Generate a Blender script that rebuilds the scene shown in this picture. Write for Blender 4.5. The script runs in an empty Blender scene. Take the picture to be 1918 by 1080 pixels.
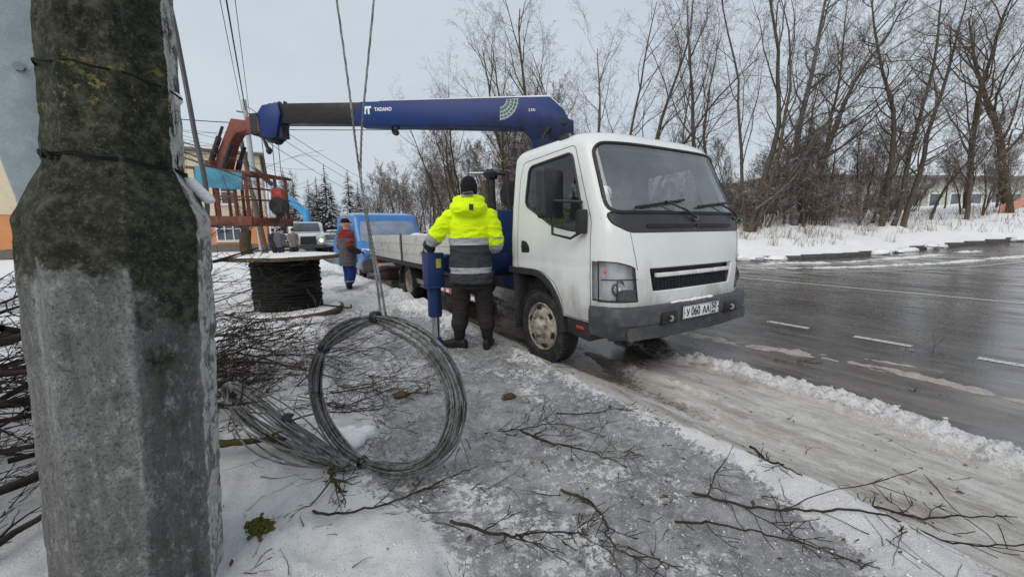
import bpy, bmesh, math, random
import numpy as np
from mathutils import Vector, Matrix
R = math.radians
SC = bpy.context.scene
COL = SC.collection

# ------------------------------------------------------------------ camera
cam_d = bpy.data.cameras.new('camera'); cam = bpy.data.objects.new('camera', cam_d); COL.objects.link(cam)
cam_d.sensor_width = 36.0; cam_d.lens = 36.0 * 720.0 / 1918.0
cam_d.clip_start = 0.05; cam_d.clip_end = 3000
yaw, pitch, roll = R(31), R(8.3), R(0.9)
fw0 = Vector((math.sin(yaw), math.cos(yaw), 0)); rt0 = Vector((math.cos(yaw), -math.sin(yaw), 0)); up0 = Vector((0, 0, 1))
fw = fw0 * math.cos(pitch) - up0 * math.sin(pitch); upv = up0 * math.cos(pitch) + fw0 * math.sin(pitch)
rv = rt0 * math.cos(roll) - upv * math.sin(roll); uv_ = upv * math.cos(roll) + rt0 * math.sin(roll)
m = Matrix((rv, uv_, -fw)).transposed().to_4x4(); m.translation = (0, 0, 1.36)
cam.matrix_world = m
SC.camera = cam

# ------------------------------------------------------------------ overcast sky
world = bpy.data.worlds.new('World'); SC.world = world; world.use_nodes = True
nt = world.node_tree; nt.nodes.clear()
sky = nt.nodes.new('ShaderNodeTexSky'); sky.sky_type = 'NISHITA'; sky.sun_disc = False
SUN_EL, SUN_AZ = R(42), R(-120)
sky.sun_elevation = SUN_EL; sky.sun_rotation = SUN_AZ; sky.air_density = 1.5; sky.dust_density = 4.0
tc = nt.nodes.new('ShaderNodeTexCoord')
mp = nt.nodes.new('ShaderNodeMapping'); mp.inputs['Scale'].default_value = (1.2, 1.2, 3.0)
nz = nt.nodes.new('ShaderNodeTexNoise'); nz.inputs['Scale'].default_value = 1.6; nz.inputs['Detail'].default_value = 5
cr = nt.nodes.new('ShaderNodeValToRGB')
cr.color_ramp.elements[0].position = 0.3; cr.color_ramp.elements[0].color = (0.525, 0.597, 0.672, 1)
cr.color_ramp.elements[1].position = 0.7; cr.color_ramp.elements[1].color = (0.635, 0.70, 0.765, 1)
b1 = nt.nodes.new('ShaderNodeBackground'); b1.inputs['Strength'].default_value = 0.06
b2 = nt.nodes.new('ShaderNodeBackground'); b2.inputs['Strength'].default_value = 1.0
mx = nt.nodes.new('ShaderNodeMixShader'); mx.inputs[0].default_value = 0.9
ow = nt.nodes.new('ShaderNodeOutputWorld')
L = nt.links.new
L(tc.outputs['Generated'], mp.inputs['Vector']); L(mp.outputs['Vector'], nz.inputs['Vector'])
L(nz.outputs['Fac'], cr.inputs['Fac']); L(cr.outputs['Color'], b2.inputs['Color'])
L(sky.outputs['Color'], b1.inputs['Color'])
L(b1.outputs[0], mx.inputs[1]); L(b2.outputs[0], mx.inputs[2]); L(mx.outputs[0], ow.inputs['Surface'])

sun_d = bpy.data.lights.new('sun', 'SUN'); sun_d.energy = 1.5; sun_d.angle = R(50); sun_d.color = (1, 0.93, 0.84)
sun = bpy.data.objects.new('sun', sun_d); COL.objects.link(sun)
# light comes from azimuth SUN_AZ (0 = +Y, positive towards +X)
sd = Vector((math.sin(SUN_AZ) * math.cos(SUN_EL), math.cos(SUN_AZ) * math.cos(SUN_EL), math.sin(SUN_EL)))
sun.rotation_euler = sd.to_track_quat('Z', 'Y').to_euler()
SC.view_settings.view_transform = 'Standard'; SC.view_settings.look = 'None'
SC.view_settings.exposure = 0.12; SC.view_settings.gamma = 1.0
SC.view_settings.use_curve_mapping = False
SC.render.engine = 'CYCLES'
SC.cycles.use_denoising = True; SC.cycles.denoising_prefilter = 'NONE'; SC.cycles.use_adaptive_sampling = False
SC.cycles.max_bounces = 8; SC.cycles.transparent_max_bounces = 16

# ------------------------------------------------------------------ numpy noise
def _hash(ix, iy, iz, seed):
    h = (ix.astype(np.int64) * 374761393 + iy.astype(np.int64) * 668265263 + iz.astype(np.int64) * 2147483647 + seed * 974634541) & 0xffffffff
    h = ((h ^ (h >> 13)) * 1274126177) & 0xffffffff
    h = ((h ^ (h >> 16)) * 2246822519) & 0xffffffff
    return ((h ^ (h >> 15)) & 0xffffff) / float(0xffffff)
def vnoise(x, y, z=0.0, seed=0):
    x = np.asarray(x, float); y = np.asarray(y, float) + x * 0; z = np.asarray(z, float) + x * 0
    ix, iy, iz = np.floor(x), np.floor(y), np.floor(z)
    fx, fy, fz = x - ix, y - iy, z - iz
    fx = fx * fx * (3 - 2 * fx); fy = fy * fy * (3 - 2 * fy); fz = fz * fz * (3 - 2 * fz)
    r = 0
    for dx in (0, 1):
        for dy in (0, 1):
            for dz in (0, 1):
                w = (fx if dx else 1 - fx) * (fy if dy else 1 - fy) * (fz if dz else 1 - fz)
                r = r + w * _hash(ix + dx, iy + dy, iz + dz, seed)
    return r
def fbm(x, y, z=0.0, oct=4, seed=0, gain=0.5):
    a, s, t = 1.0, 0.0, 0.0
    x = np.asarray(x, float); y = np.asarray(y, float); z = np.asarray(z, float)
    for o in range(oct):
        s = s + a * vnoise(x * 2 ** o + 17.3 * o, y * 2 ** o - 9.1 * o, z * 2 ** o + 3.7 * o, seed + o); t += a; a *= gain
    return s / t
def sstep(a, b, x):
    t = np.clip((np.asarray(x, float) - a) / (b - a), 0, 1); return t * t * (3 - 2 * t)

# ------------------------------------------------------------------ materials
MATS = {}
class NT:
    def __init__(s, name):
        s.m = bpy.data.materials.new(name); s.m.use_nodes = True; s.t = s.m.node_tree
        s.b = s.t.nodes['Principled BSDF']; s.out = s.t.nodes['Material Output']; MATS[name] = s.m
        s.co = s.t.nodes.new('ShaderNodeTexCoord')
        s.geo = s.t.nodes.new('ShaderNodeNewGeometry')
    def n(s, ty, **kw):
        n = s.t.nodes.new(ty)
        for k, v in kw.items():
            if k in n.inputs: n.inputs[k].default_value = v
            else: setattr(n, k, v)
        return n
    def link(s, a, b): s.t.links.new(a, b)
    def noise(s, scale, detail=4, rough=0.55, vec=None, stretch=None, dist=0.0):
        n = s.n('ShaderNodeTexNoise'); n.inputs['Scale'].default_value = scale; n.inputs['Detail'].default_value = detail
        n.inputs['Roughness'].default_value = rough; n.inputs['Distortion'].default_value = dist
        v = vec or s.co.outputs['Object']
        if stretch:
            mp = s.n('ShaderNodeMapping'); mp.inputs['Scale'].default_value = stretch; s.link(v, mp.inputs['Vector']); v = mp.outputs['Vector']
        s.link(v, n.inputs['Vector']); return n.outputs['Fac']
    def ramp(s, fac, stops):
        r = s.n('ShaderNodeValToRGB'); e = r.color_ramp.elements
        while len(e) < len(stops): e.new(0.5)
        for i, (p, c) in enumerate(stops):
            e[i].position = p; e[i].color = (c, c, c, 1) if isinstance(c, (int, float)) else (*c, 1)
        s.link(fac, r.inputs['Fac']); return r.outputs['Color']
    def mix(s, fac, a, b, mode='MIX'):
        n = s.n('ShaderNodeMix', data_type='RGBA', blend_type=mode)
        for sock, v in ((n.inputs[0], fac), (n.inputs[6], a), (n.inputs[7], b)):
            if hasattr(v, 'links'): s.link(v, sock)
            elif isinstance(v, (int, float)) : sock.default_value = v if sock == n.inputs[0] else (v, v, v, 1)
            else: sock.default_value = (*v, 1)
        return n.outputs[2]
    def math(s, op, a, b=None, c=None):
        n = s.n('ShaderNodeMath', operation=op)
        for i, v in enumerate((a, b, c)):
            if v is None: continue
            if hasattr(v, 'links'): s.link(v, n.inputs[i])
            else: n.inputs[i].default_value = v
        return n.outputs[0]
    def maprange(s, v, a, b, c=0.0, d=1.0, smooth=True):
        n = s.n('ShaderNodeMapRange'); n.interpolation_type = 'SMOOTHSTEP' if smooth else 'LINEAR'
        s.link(v, n.inputs[0])
        for i, q in enumerate((a, b, c, d)): n.inputs[i + 1].default_value = q
        return n.outputs[0]
    def attr(s, name):
        n = s.n('ShaderNodeAttribute', attribute_name=name); return n.outputs['Fac']
    def sep(s, v):
        n = s.n('ShaderNodeSeparateXYZ'); s.link(v, n.inputs[0]); return n.outputs
    def col(s, v): s._set('Base Color', v)
    def rough(s, v): s._set('Roughness', v)
    def _set(s, k, v):
        if hasattr(v, 'links'): s.link(v, s.b.inputs[k])
        elif isinstance(v, (int, float)): s.b.inputs[k].default_value = v
        else: s.b.inputs[k].default_value = (*v, 1)
    def bump(s, h, strength=0.3, dist=0.02):
        n = s.n('ShaderNodeBump'); n.inputs['Strength'].default_value = strength; n.inputs['Distance'].default_value = dist
        s.link(h, n.inputs['Height']); s.link(n.outputs[0], s.b.inputs['Normal'])

def simple(name, c, rough=0.5, metal=0.0, var=0.25, scale=6.0, dirt=None, dirt_amt=0.0, bump=0.0, bscale=60.0, spec=0.5, coat=0.0, stretch=None):
    t = NT(name)
    f = t.noise(scale, 5, 0.6, stretch=stretch)
    lo = tuple(x * (1 - var) for x in c); hi = tuple(min(1, x * (1 + var)) for x in c)
    c0 = t.ramp(f, [(0.3, lo), (0.7, hi)])
    if dirt:
        g = t.noise(scale * 1.7, 6, 0.7)
        g2 = t.ramp(g, [(0.62 - dirt_amt * 0.4, 0.0), (0.80 - dirt_amt * 0.3, 0.85)])
        c0 = t.mix(g2, c0, dirt)
    t.col(c0)
    rr = t.ramp(t.noise(scale * 2.3, 3), [(0.3, max(0.02, rough - 0.08)), (0.7, min(1, rough + 0.08))]); t.rough(rr)
    t.b.inputs['Metallic'].default_value = metal; t.b.inputs['Specular IOR Level'].default_value = spec
    t.b.inputs['Coat Weight'].default_value = coat; t.b.inputs['Coat Roughness'].default_value = 0.08
    if bump: t.bump(t.noise(bscale, 4), bump, 0.01)
    return t.m

# ------------------------------------------------------------------ mesh building
OFF = {}
class MB:
    def __init__(s): s.v = []; s.f = []; s.mi = []
    def add(s, vs, fs, mi=0):
        o = len(s.v); s.v.extend([tuple(map(float, p)) for p in vs]); s.f.extend([tuple(i + o for i in f) for f in fs]); s.mi.extend([mi] * len(fs)); return s
    def box(s, c, d, rz=0.0, mi=0, M=None):
        hx, hy, hz = d[0] / 2, d[1] / 2, d[2] / 2
        vs = [Vector((x, y, z)) for z in (-hz, hz) for (x, y) in ((-hx, -hy), (hx, -hy), (hx, hy), (-hx, hy))]
        if M is not None: vs = [M @ p for p in vs]
        elif rz: 
            q = Matrix.Rotation(rz, 3, 'Z'); vs = [q @ p for p in vs]
        vs = [p + Vector(c) for p in vs]
        return s.add(vs, [(0, 3, 2, 1), (4, 5, 6, 7), (0, 1, 5, 4), (1, 2, 6, 5), (2, 3, 7, 6), (3, 0, 4, 7)], mi)
    def bar(s, a, b, w, h, mi=0, up=(0, 0, 1)):
        a, b = Vector(a), Vector(b); d = b - a; ln = d.length; d.normalize(); u = Vector(up)
        if abs(d.dot(u)) > 0.98: u = Vector((1, 0, 0))
        x = d.cross(u).normalized(); u2 = x.cross(d)
        M = Matrix((x, d, u2)).transposed()
        return s.box((a + b) / 2, (w, ln, h), mi=mi, M=M)
    def tube(s, pts, r, k=8, cap=True, mi=0, closed=False, twist=0.0, lobe=1.0):
        pts = [Vector(p) for p in pts]; n = len(pts)
        rr = r if hasattr(r, '__len__') else [r] * n
        d0 = (pts[1] - pts[0]).normalized(); u = Vector((0, 0, 1)) if abs(d0.z) < 0.9 else Vector((1, 0, 0))
        x = d0.cross(u).normalized(); vs = []
        for i in range(n):
            if closed: d = (pts[(i + 1) % n] - pts[i - 1])
            else: d = pts[min(i + 1, n - 1)] - pts[max(i - 1, 0)]
            d.normalize(); x = (x - d * x.dot(d)).normalized(); y = d.cross(x)
            for j in range(k):
                a = 2 * math.pi * j / k + twist * i; q = rr[i] * (lobe if j % 2 else 1.0)
                vs.append(pts[i] + x * (math.cos(a) * q) + y * (math.sin(a) * q))
        fs = []
        for i in range(n if closed else n - 1):
            i2 = (i + 1) % n
            for j in range(k): fs.append((i * k + j, i * k + (j + 1) % k, i2 * k + (j + 1) % k, i2 * k + j))
        if cap and not closed: fs.append(tuple(range(k))[::-1]); fs.append(tuple((n - 1) * k + j for j in range(k)))
        return s.add(vs, fs, mi)
    def lathe(s, prof, c, axis=(0, 0, 1), n=32, mi=0, close=False):
        ax = Vector(axis).normalized(); u = Vector((0, 0, 1)) if abs(ax.z) < 0.9 else Vector((1, 0, 0))
        x = ax.cross(u).normalized(); y = ax.cross(x); c = Vector(c); vs = []; fs = []; k = len(prof)
        for j in range(n):
            a = 2 * math.pi * j / n; dr = x * math.cos(a) + y * math.sin(a)
            for (r, h) in prof: vs.append(c + dr * r + ax * h)
        for j in range(n):
            j2 = (j + 1) % n
            for i in range(k if close else k - 1): 
                i2 = (i + 1) % k
                fs.append((j * k + i, j2 * k + i, j2 * k + i2, j * k + i2))
        return s.add(vs, fs, mi)
    def prism(s, poly, o, ex, ey, t0, t1, mi=0):
        o, ex, ey = Vector(o), Vector(ex), Vector(ey); ez = ex.cross(ey).normalized(); n = len(poly)
        vs = [o + ex * a + ey * b + ez * t for t in (t0, t1) for (a, b) in poly]
        fs = [tuple(range(n))[::-1], tuple(range(n, 2 * n))] + [(i, (i + 1) % n, n + (i + 1) % n, n + i) for i in range(n)]
        return s.add(vs, fs, mi)
    def blob(s, c, r, seed=0, n=8, mi=0, flat=1.0, rough=0.25):
        rs = np.random.RandomState(seed); vs = []; fs = []; m_ = n // 2 + 1
        if not hasattr(r, '__len__'): r = (r, r, r * flat)
        for i in range(m_ + 1):
            th = math.pi * i / m_
            for j in range(n):
                ph = 2 * math.pi * j / n; q = 1 + rough * (rs.rand() - 0.5) * 2 if 0 < i < m_ else 1
                vs.append((c[0] + r[0] * q * math.sin(th) * math.cos(ph), c[1] + r[1] * q * math.sin(th) * math.sin(ph), c[2] + r[2] * q * math.cos(th)))
        for i in range(m_):
            for j in range(n): fs.append((i * n + j, (i + 1) * n + j, (i + 1) * n + (j + 1) % n, i * n + (j + 1) % n))
        return s.add(vs, fs, mi)
    def build(s, name, mats, parent=None, bevel=0.0, seg=2, angle=35, world=True, smooth=True):
        me = bpy.data.meshes.new(name)
        off = OFF.get(parent.name, (0, 0, 0)) if (parent is not None and world) else (0, 0, 0)
        vs = s.v if off == (0, 0, 0) else [(p[0] - off[0], p[1] - off[1], p[2] - off[2]) for p in s.v]
        me.from_pydata(vs, [], s.f)
        mats = mats if isinstance(mats, (list, tuple)) else [mats]
        for q in mats: me.materials.append(MATS[q] if isinstance(q, str) else q)
        if len(mats) > 1: me.polygons.foreach_set('material_index', s.mi)
        bm = bmesh.new(); bm.from_mesh(me)
        if bevel:
            ed = [e for e in bm.edges if len(e.link_faces) == 2 and e.calc_face_angle(0) > R(25)]
            bmesh.ops.bevel(bm, geom=ed, offset=bevel, segments=seg, profile=0.5, affect='EDGES', clamp_overlap=True)
        bmesh.ops.recalc_face_normals(bm, faces=bm.faces); bm.to_mesh(me); bm.free()
        if smooth:
            me.polygons.foreach_set('use_smooth', [True] * len(me.polygons)); me.set_sharp_from_angle(angle=R(angle))
        me.update()
        return link(name, me, parent)
def link(name, me, parent=None):
    o = bpy.data.objects.new(name, me); COL.objects.link(o)
    if parent is not None:
        o.parent = parent; OFF[o.name] = OFF.get(parent.name, (0, 0, 0))
    return o
def fast_mesh(name, V, F, mats, parent=None, smooth=True, mi=None, off=None):
    """V (n,3) array, F (m,k) int array of equal-size faces."""
    V = np.asarray(V, float); F = np.asarray(F, np.int32)
    if off is None and parent is not None: off = OFF.get(parent.name, (0, 0, 0))
    if off is not None: V = V - np.asarray(off)
    me = bpy.data.meshes.new(name); k = F.shape[1]
    me.vertices.add(len(V)); me.vertices.foreach_set('co', V.astype(np.float32).ravel())
    me.loops.add(F.size); me.loops.foreach_set('vertex_index', F.ravel())
    me.polygons.add(len(F)); me.polygons.foreach_set('loop_start', np.arange(0, F.size, k, dtype=np.int32))
    if smooth: me.polygons.foreach_set('use_smooth', np.ones(len(F), bool))
    for q in (mats if isinstance(mats, (list, tuple)) else [mats]): me.materials.append(MATS[q] if isinstance(q, str) else q)
    if mi is not None: me.polygons.foreach_set('material_index', np.asarray(mi, np.int32))
    me.update(calc_edges=True); me.validate()
    return link(name, me, parent)
def tag(o, label=None, cat=None, group=None, kind=None):
    if label: o['label'] = label
    if cat: o['category'] = cat
    if group: o['group'] = group
    if kind: o['kind'] = kind
    return o
def thing(name, label, cat, loc=(0, 0, 0), group=None, rz=0.0):
    o = bpy.data.objects.new(name, None); COL.objects.link(o); o.location = loc; o.rotation_euler = (0, 0, rz)
    o.empty_display_size = 0.2
    OFF[o.name] = tuple(loc); return tag(o, label, cat, group)
def copy_tree(o, parent=None):
    c = o.copy(); COL.objects.link(c); c.parent = parent
    for ch in list(o.children): copy_tree(ch, c)
    return c
def text_part(name, s, mat, origin, ex, ey, size, parent, bold=0.0, depth=0.0008, align='LEFT', shear=0.0, sx=1.0):
    cu = bpy.data.curves.new('t', 'FONT'); cu.body = s; cu.size = size; cu.align_x = align; cu.offset = bold; cu.extrude = depth; cu.shear = shear
    ob = bpy.data.objects.new('t', cu); COL.objects.link(ob)
    dg = bpy.context.evaluated_depsgraph_get(); dg.update()
    me = bpy.data.meshes.new_from_object(ob.evaluated_get(dg)); bpy.data.objects.remove(ob); bpy.data.curves.remove(cu)
    ex, ey = Vector(ex).normalized(), Vector(ey).normalized(); ez = ex.cross(ey); o = Vector(origin)
    off = Vector(OFF.get(parent.name, (0, 0, 0)))
    for v in me.vertices: c = v.co.copy(); v.co = o + ex * c.x * sx + ey * c.y + ez * c.z - off
    me.materials.clear(); me.materials.append(MATS[mat]); me.name = name
    return link(name, me, parent)
def catm(P, n=14):
    P = [np.array(p, float) for p in P]; P = [2 * P[0] - P[1]] + P + [2 * P[-1] - P[-2]]; out = []
    for i in range(1, len(P) - 2):
        for t_ in np.linspace(0, 1, n, endpoint=False):
            out.append(.5 * ((2 * P[i]) + (-P[i - 1] + P[i + 1]) * t_ + (2 * P[i - 1] - 5 * P[i] + 4 * P[i + 1] - P[i + 2]) * t_ ** 2 + (-P[i - 1] + 3 * P[i] - 3 * P[i + 1] + P[i + 2]) * t_ ** 3))
    out.append(P[-2]); return out
# ------------------------------------------------------------------ material library
def snow_mat(name, tint=(0.86, 0.865, 0.875), dirt=0.0):
    t = NT(name)
    f = t.noise(2.2, 6, 0.62); c = t.ramp(f, [(0.3, tuple(x * 0.9 for x in tint)), (0.7, tint)])
    if dirt:
        g = t.noise(9, 7, 0.7); c = t.mix(t.ramp(g, [(0.5, 0.0), (0.75, dirt)]), c, (0.36, 0.32, 0.27))
    t.col(c); t.rough(0.65); t.b.inputs['Specular IOR Level'].default_value = 0.3
    h = t.math('ADD', t.math('MULTIPLY', t.noise(40, 5, 0.65), 0.6), t.math('MULTIPLY', t.noise(190, 3, 0.6), 0.4))
    t.bump(h, 0.55, 0.02); return t.m
snow_mat('snow'); snow_mat('snow_dirty', (0.66, 0.645, 0.625), 0.8)

def near_ground():
    t = NT('winter_ground')
    sn, sl, wet = t.attr('snow'), t.attr('slush'), t.attr('wet')
    n1, n2, n3 = t.noise(5, 7, 0.68), t.noise(24, 7, 0.72), t.noise(105, 5, 0.72)
    # trodden ice: grey sheet, dark wet hollows, packed snow smears, white crumbs
    ice = t.ramp(n1, [(0.34, (0.19, 0.187, 0.19)), (0.50, (0.315, 0.313, 0.317)), (0.66, (0.46, 0.46, 0.468))])
    ice = t.mix(t.ramp(n2, [(0.50, 0.0), (0.60, 0.7)]), ice, (0.60, 0.605, 0.615))
    ice = t.mix(t.ramp(t.noise(12, 6, 0.72), [(0.56, 0.0), (0.66, 0.6)]), ice, (0.15, 0.128, 0.108))
    ice = t.mix(t.ramp(n3, [(0.57, 0.0), (0.64, 0.9)]), ice, (0.74, 0.745, 0.75))
    ice = t.mix(t.ramp(t.noise(150, 4, 0.7), [(0.61, 0.0), (0.67, 0.8)]), ice, (0.06, 0.055, 0.05))
    snw = t.ramp(t.noise(3.1, 6, 0.65), [(0.35, (0.72, 0.72, 0.725)), (0.6, (0.87, 0.872, 0.88))])
    snw = t.mix(t.ramp(t.noise(17, 8, 0.75), [(0.54, 0.0), (0.70, 0.6)]), snw, (0.50, 0.475, 0.45))
    snw = t.mix(t.ramp(t.noise(130, 4, 0.7), [(0.62, 0.0), (0.68, 0.8)]), snw, (0.14, 0.11, 0.085))
    # brown road slush, streaked along the road
    st = t.noise(2.2, 7, 0.72, stretch=(3.6, 0.6, 1.0), dist=0.5); st2 = t.noise(9.0, 6, 0.72, stretch=(2.0, 0.8, 1.0), dist=0.4)
    slu = t.ramp(st, [(0.36, (0.36, 0.325, 0.285)), (0.50, (0.56, 0.53, 0.49)), (0.64, (0.74, 0.72, 0.69))])
    slu = t.mix(t.ramp(st2, [(0.50, 0.0), (0.62, 0.6)]), slu, (0.76, 0.745, 0.72))
    slu = t.mix(t.ramp(n2, [(0.53, 0.0), (0.64, 0.5)]), slu, (0.42, 0.38, 0.335))
    slu = t.mix(t.ramp(n3, [(0.56, 0.0), (0.65, 0.6)]), slu, (0.80, 0.79, 0.77))
    wetc = t.ramp(st, [(0.36, (0.06, 0.052, 0.045)), (0.64, (0.19, 0.165, 0.14))])
    jit = t.math('ADD', t.math('MULTIPLY', t.math('SUBTRACT', n2, 0.5), 2.2), t.math('MULTIPLY', t.math('SUBTRACT', n3, 0.5), 1.2))
    fs = t.maprange(t.math('ADD', sn, jit), 0.38, 0.62)
    fl = t.maprange(t.math('ADD', sl, t.math('MULTIPLY', jit, 0.5)), 0.4, 0.6)
    fwt = t.maprange(t.math('ADD', wet, t.math('MULTIPLY', jit, 0.5)), 0.3, 0.8)
    base = t.mix(fl, ice, slu); base = t.mix(fwt, base, wetc); base = t.mix(fs, base, snw)
    t.col(base)
    ri = t.ramp(n1, [(0.36, 0.14), (0.64, 0.45)]); rs = t.mix(fl, ri, 0.42); rs = t.mix(fwt, rs, 0.18); rs = t.mix(fs, rs, 0.68)
    t.rough(rs); t.b.inputs['Specular IOR Level'].default_value = 0.4
    h = t.math('ADD', t.math('MULTIPLY', n2, 0.5), t.math('MULTIPLY', n3, 0.5))
    t.bump(h, 1.0, 0.03)
near_ground()

def asphalt():
    t = NT('wet_asphalt')
    a = t.noise(1.1, 5, 0.6, stretch=(1.6, 0.22, 1)); g = t.noise(240, 3, 0.7); b = t.noise(5.0, 6, 0.7, stretch=(1.5, 0.5, 1))
    c = t.ramp(g, [(0.36, (0.030, 0.029, 0.029)), (0.64, (0.105, 0.10, 0.098))])
    film = t.ramp(a, [(0.44, 0.0), (0.60, 0.35)])
    c = t.mix(film, c, (0.165, 0.142, 0.12))
    xx = t.sep(t.co.outputs['Object'])[0]; near = t.math('MULTIPLY', t.maprange(xx, 6.6, 4.2), t.ramp(t.noise(1.8, 7, 0.72, stretch=(2.2, 0.4, 1), dist=0.4), [(0.42, 0.0), (0.62, 0.75)]))
    c = t.mix(near, c, (0.21, 0.175, 0.145))
    c = t.mix(t.ramp(b, [(0.56, 0.0), (0.70, 0.5)]), c, (0.30, 0.285, 0.27))
    # old crack-sealed dark patches
    c = t.mix(t.ramp(t.noise(0.7, 3, 0.5), [(0.56, 0.0), (0.60, 0.45)]), c, (0.03, 0.03, 0.032))
    t.col(c)
    r = t.ramp(t.noise(1.5, 5, 0.65, stretch=(1.3, 0.4, 1)), [(0.38, 0.05), (0.5, 0.16), (0.64, 0.42)])
    t.rough(r); t.b.inputs['Specular IOR Level'].default_value = 0.6
    t.bump(t.math('ADD', t.math('MULTIPLY', g, 0.6), t.math('MULTIPLY', t.noise(30, 4, 0.6), 0.4)), 0.16, 0.005)
asphalt()
def worn_paint():
    t = NT('worn_road_paint')
    f = t.noise(28, 6, 0.75); k = t.ramp(f, [(0.38, 0.0), (0.5, 1.0)])
    t.col(t.mix(k, (0.07, 0.067, 0.065), (0.56, 0.54, 0.50))); t.rough(0.35); t.bump(f, 0.3, 0.003)
worn_paint()

def concrete():
    t = NT('mossy_concrete')
    P = t.co.outputs['Object']; xyz = t.sep(P); z = xyz[2]
    side = t.attr('chip')          # 1 on the whitewashed right-hand arris
    n1 = t.noise(5.0, 8, 0.72); n2 = t.noise(26, 8, 0.75); n3 = t.noise(120, 5, 0.75)
    stk = t.noise(7.0, 7, 0.72, stretch=(1.6, 1.6, 0.22))
    grey = t.ramp(stk, [(0.25, (0.05, 0.051, 0.046)), (0.42, (0.12, 0.122, 0.116)), (0.58, (0.19, 0.193, 0.19)), (0.72, (0.34, 0.345, 0.34))])
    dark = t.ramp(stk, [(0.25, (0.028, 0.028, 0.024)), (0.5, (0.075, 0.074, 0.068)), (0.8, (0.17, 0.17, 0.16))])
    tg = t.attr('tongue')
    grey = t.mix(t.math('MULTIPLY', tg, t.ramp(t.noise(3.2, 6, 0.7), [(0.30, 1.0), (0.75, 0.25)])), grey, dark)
    grey = t.mix(t.ramp(t.noise(30, 8, 0.78, stretch=(1.3, 1.3, 0.6)), [(0.53, 0.0), (0.66, 0.6)]), grey, (0.40, 0.41, 0.41))
    grey = t.mix(t.ramp(n3, [(0.50, 0.0), (0.62, 0.8)]), grey, (0.055, 0.057, 0.05))
    moss = t.ramp(n2, [(0.38, (0.012, 0.014, 0.008)), (0.5, (0.028, 0.031, 0.019)), (0.62, (0.075, 0.076, 0.052))])
    moss = t.mix(t.ramp(n3, [(0.55, 0.0), (0.64, 0.7)]), moss, (0.12, 0.12, 0.10))
    hz = t.maprange(z, 1.08, 1.46)
    tongue = t.math('MULTIPLY', tg, t.maprange(z, 0.5, 1.3))
    mk = t.math('ADD', t.math('ADD', hz, t.math('MULTIPLY', tongue, 0.45)), t.math('MULTIPLY', t.math('SUBTRACT', n1, 0.5), 2.6))
    mk = t.math('ADD', mk, t.math('MULTIPLY', t.math('SUBTRACT', n2, 0.5), 0.7))
    mk = t.math('SUBTRACT', mk, t.math('MULTIPLY', side, 0.45))
    c = t.mix(t.maprange(mk, 0.42, 0.62), grey, moss)
    # ochre lichen patches on the neck and dabs of old white paint
    lich = t.math('MULTIPLY', t.maprange(z, 1.60, 1.74), t.math('SUBTRACT', 1.0, t.maprange(z, 1.80, 1.90)))
    lk = t.math('MULTIPLY', lich, t.ramp(t.noise(20, 6, 0.7), [(0.58, 0.0), (0.63, 1.0)]))
    c = t.mix(lk, c, (0.20, 0.165, 0.055))
    wp = t.ramp(t.math('ADD', t.noise(13, 8, 0.8), t.math('MULTIPLY', side, 0.22)), [(0.67, 0.0), (0.71, 1.0)])
    c = t.mix(wp, c, t.ramp(n2, [(0.35, (0.30, 0.30, 0.29)), (0.6, (0.54, 0.54, 0.52))]))
    t.col(c); t.rough(0.88); t.b.inputs['Specular IOR Level'].default_value = 0.2
    h = t.math('ADD', t.math('MULTIPLY', n2, 0.6), t.math('MULTIPLY', n3, 0.4)); t.bump(h, 0.9, 0.012)
concrete()

def bark(name, lo, hi, moss=None, snow=0.0, scale=14):
    t = NT(name)
    f = t.noise(scale, 6, 0.7, stretch=(1, 1, 0.35)); c = t.ramp(f, [(0.3, lo), (0.72, hi)])
    if moss: c = t.mix(t.ramp(t.noise(3.5, 5, 0.6), [(0.48, 0.0), (0.62, 0.75)]), c, moss)
    if snow:
        nz = t.sep(t.geo.outputs['Normal'])[2]
        k = t.math('MULTIPLY', t.maprange(nz, 0.35, 0.75), t.ramp(t.noise(2.6, 4, 0.6), [(0.62 - snow * 0.35, 0.0), (0.70 - snow * 0.35, 1.0)]))
        c = t.mix(k, c, (0.78, 0.80, 0.83))
    t.col(c); t.rough(0.9); t.b.inputs['Specular IOR Level'].default_value = 0.15
    if scale > 8: t.bump(f, 0.5, 0.02)
    return t.m
bark('bark_dark', (0.055, 0.045, 0.037), (0.16, 0.135, 0.112), (0.065, 0.062, 0.034))
bark('bark_brown', (0.030, 0.022, 0.016), (0.105, 0.080, 0.058), (0.10, 0.075, 0.035), 0.35)
bark('bark_ochre', (0.045, 0.032, 0.018), (0.15, 0.11, 0.06), (0.12, 0.09, 0.03), 0.3)
bark('bark_far', (0.045, 0.034, 0.027), (0.125, 0.094, 0.074), None, 0.55, 6)
bark('twig_dark', (0.085, 0.066, 0.054), (0.18, 0.142, 0.118), None, 0.12, 5)
bark('twig_far', (0.10, 0.074, 0.058), (0.20, 0.150, 0.120), None, 0.55, 4)
bark('twig_red', (0.030, 0.016, 0.013), (0.085, 0.048, 0.038), None, 0.0, 5)
bark('branch_mossy', (0.020, 0.016, 0.013), (0.062, 0.049, 0.040), None, 0.0)
bark('moss', (0.045, 0.042, 0.010), (0.16, 0.145, 0.035), None, 0.0, 60)
bark('branch_lichen', (0.020, 0.016, 0.012), (0.065, 0.052, 0.040), (0.085, 0.082, 0.022), 0.0)
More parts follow.
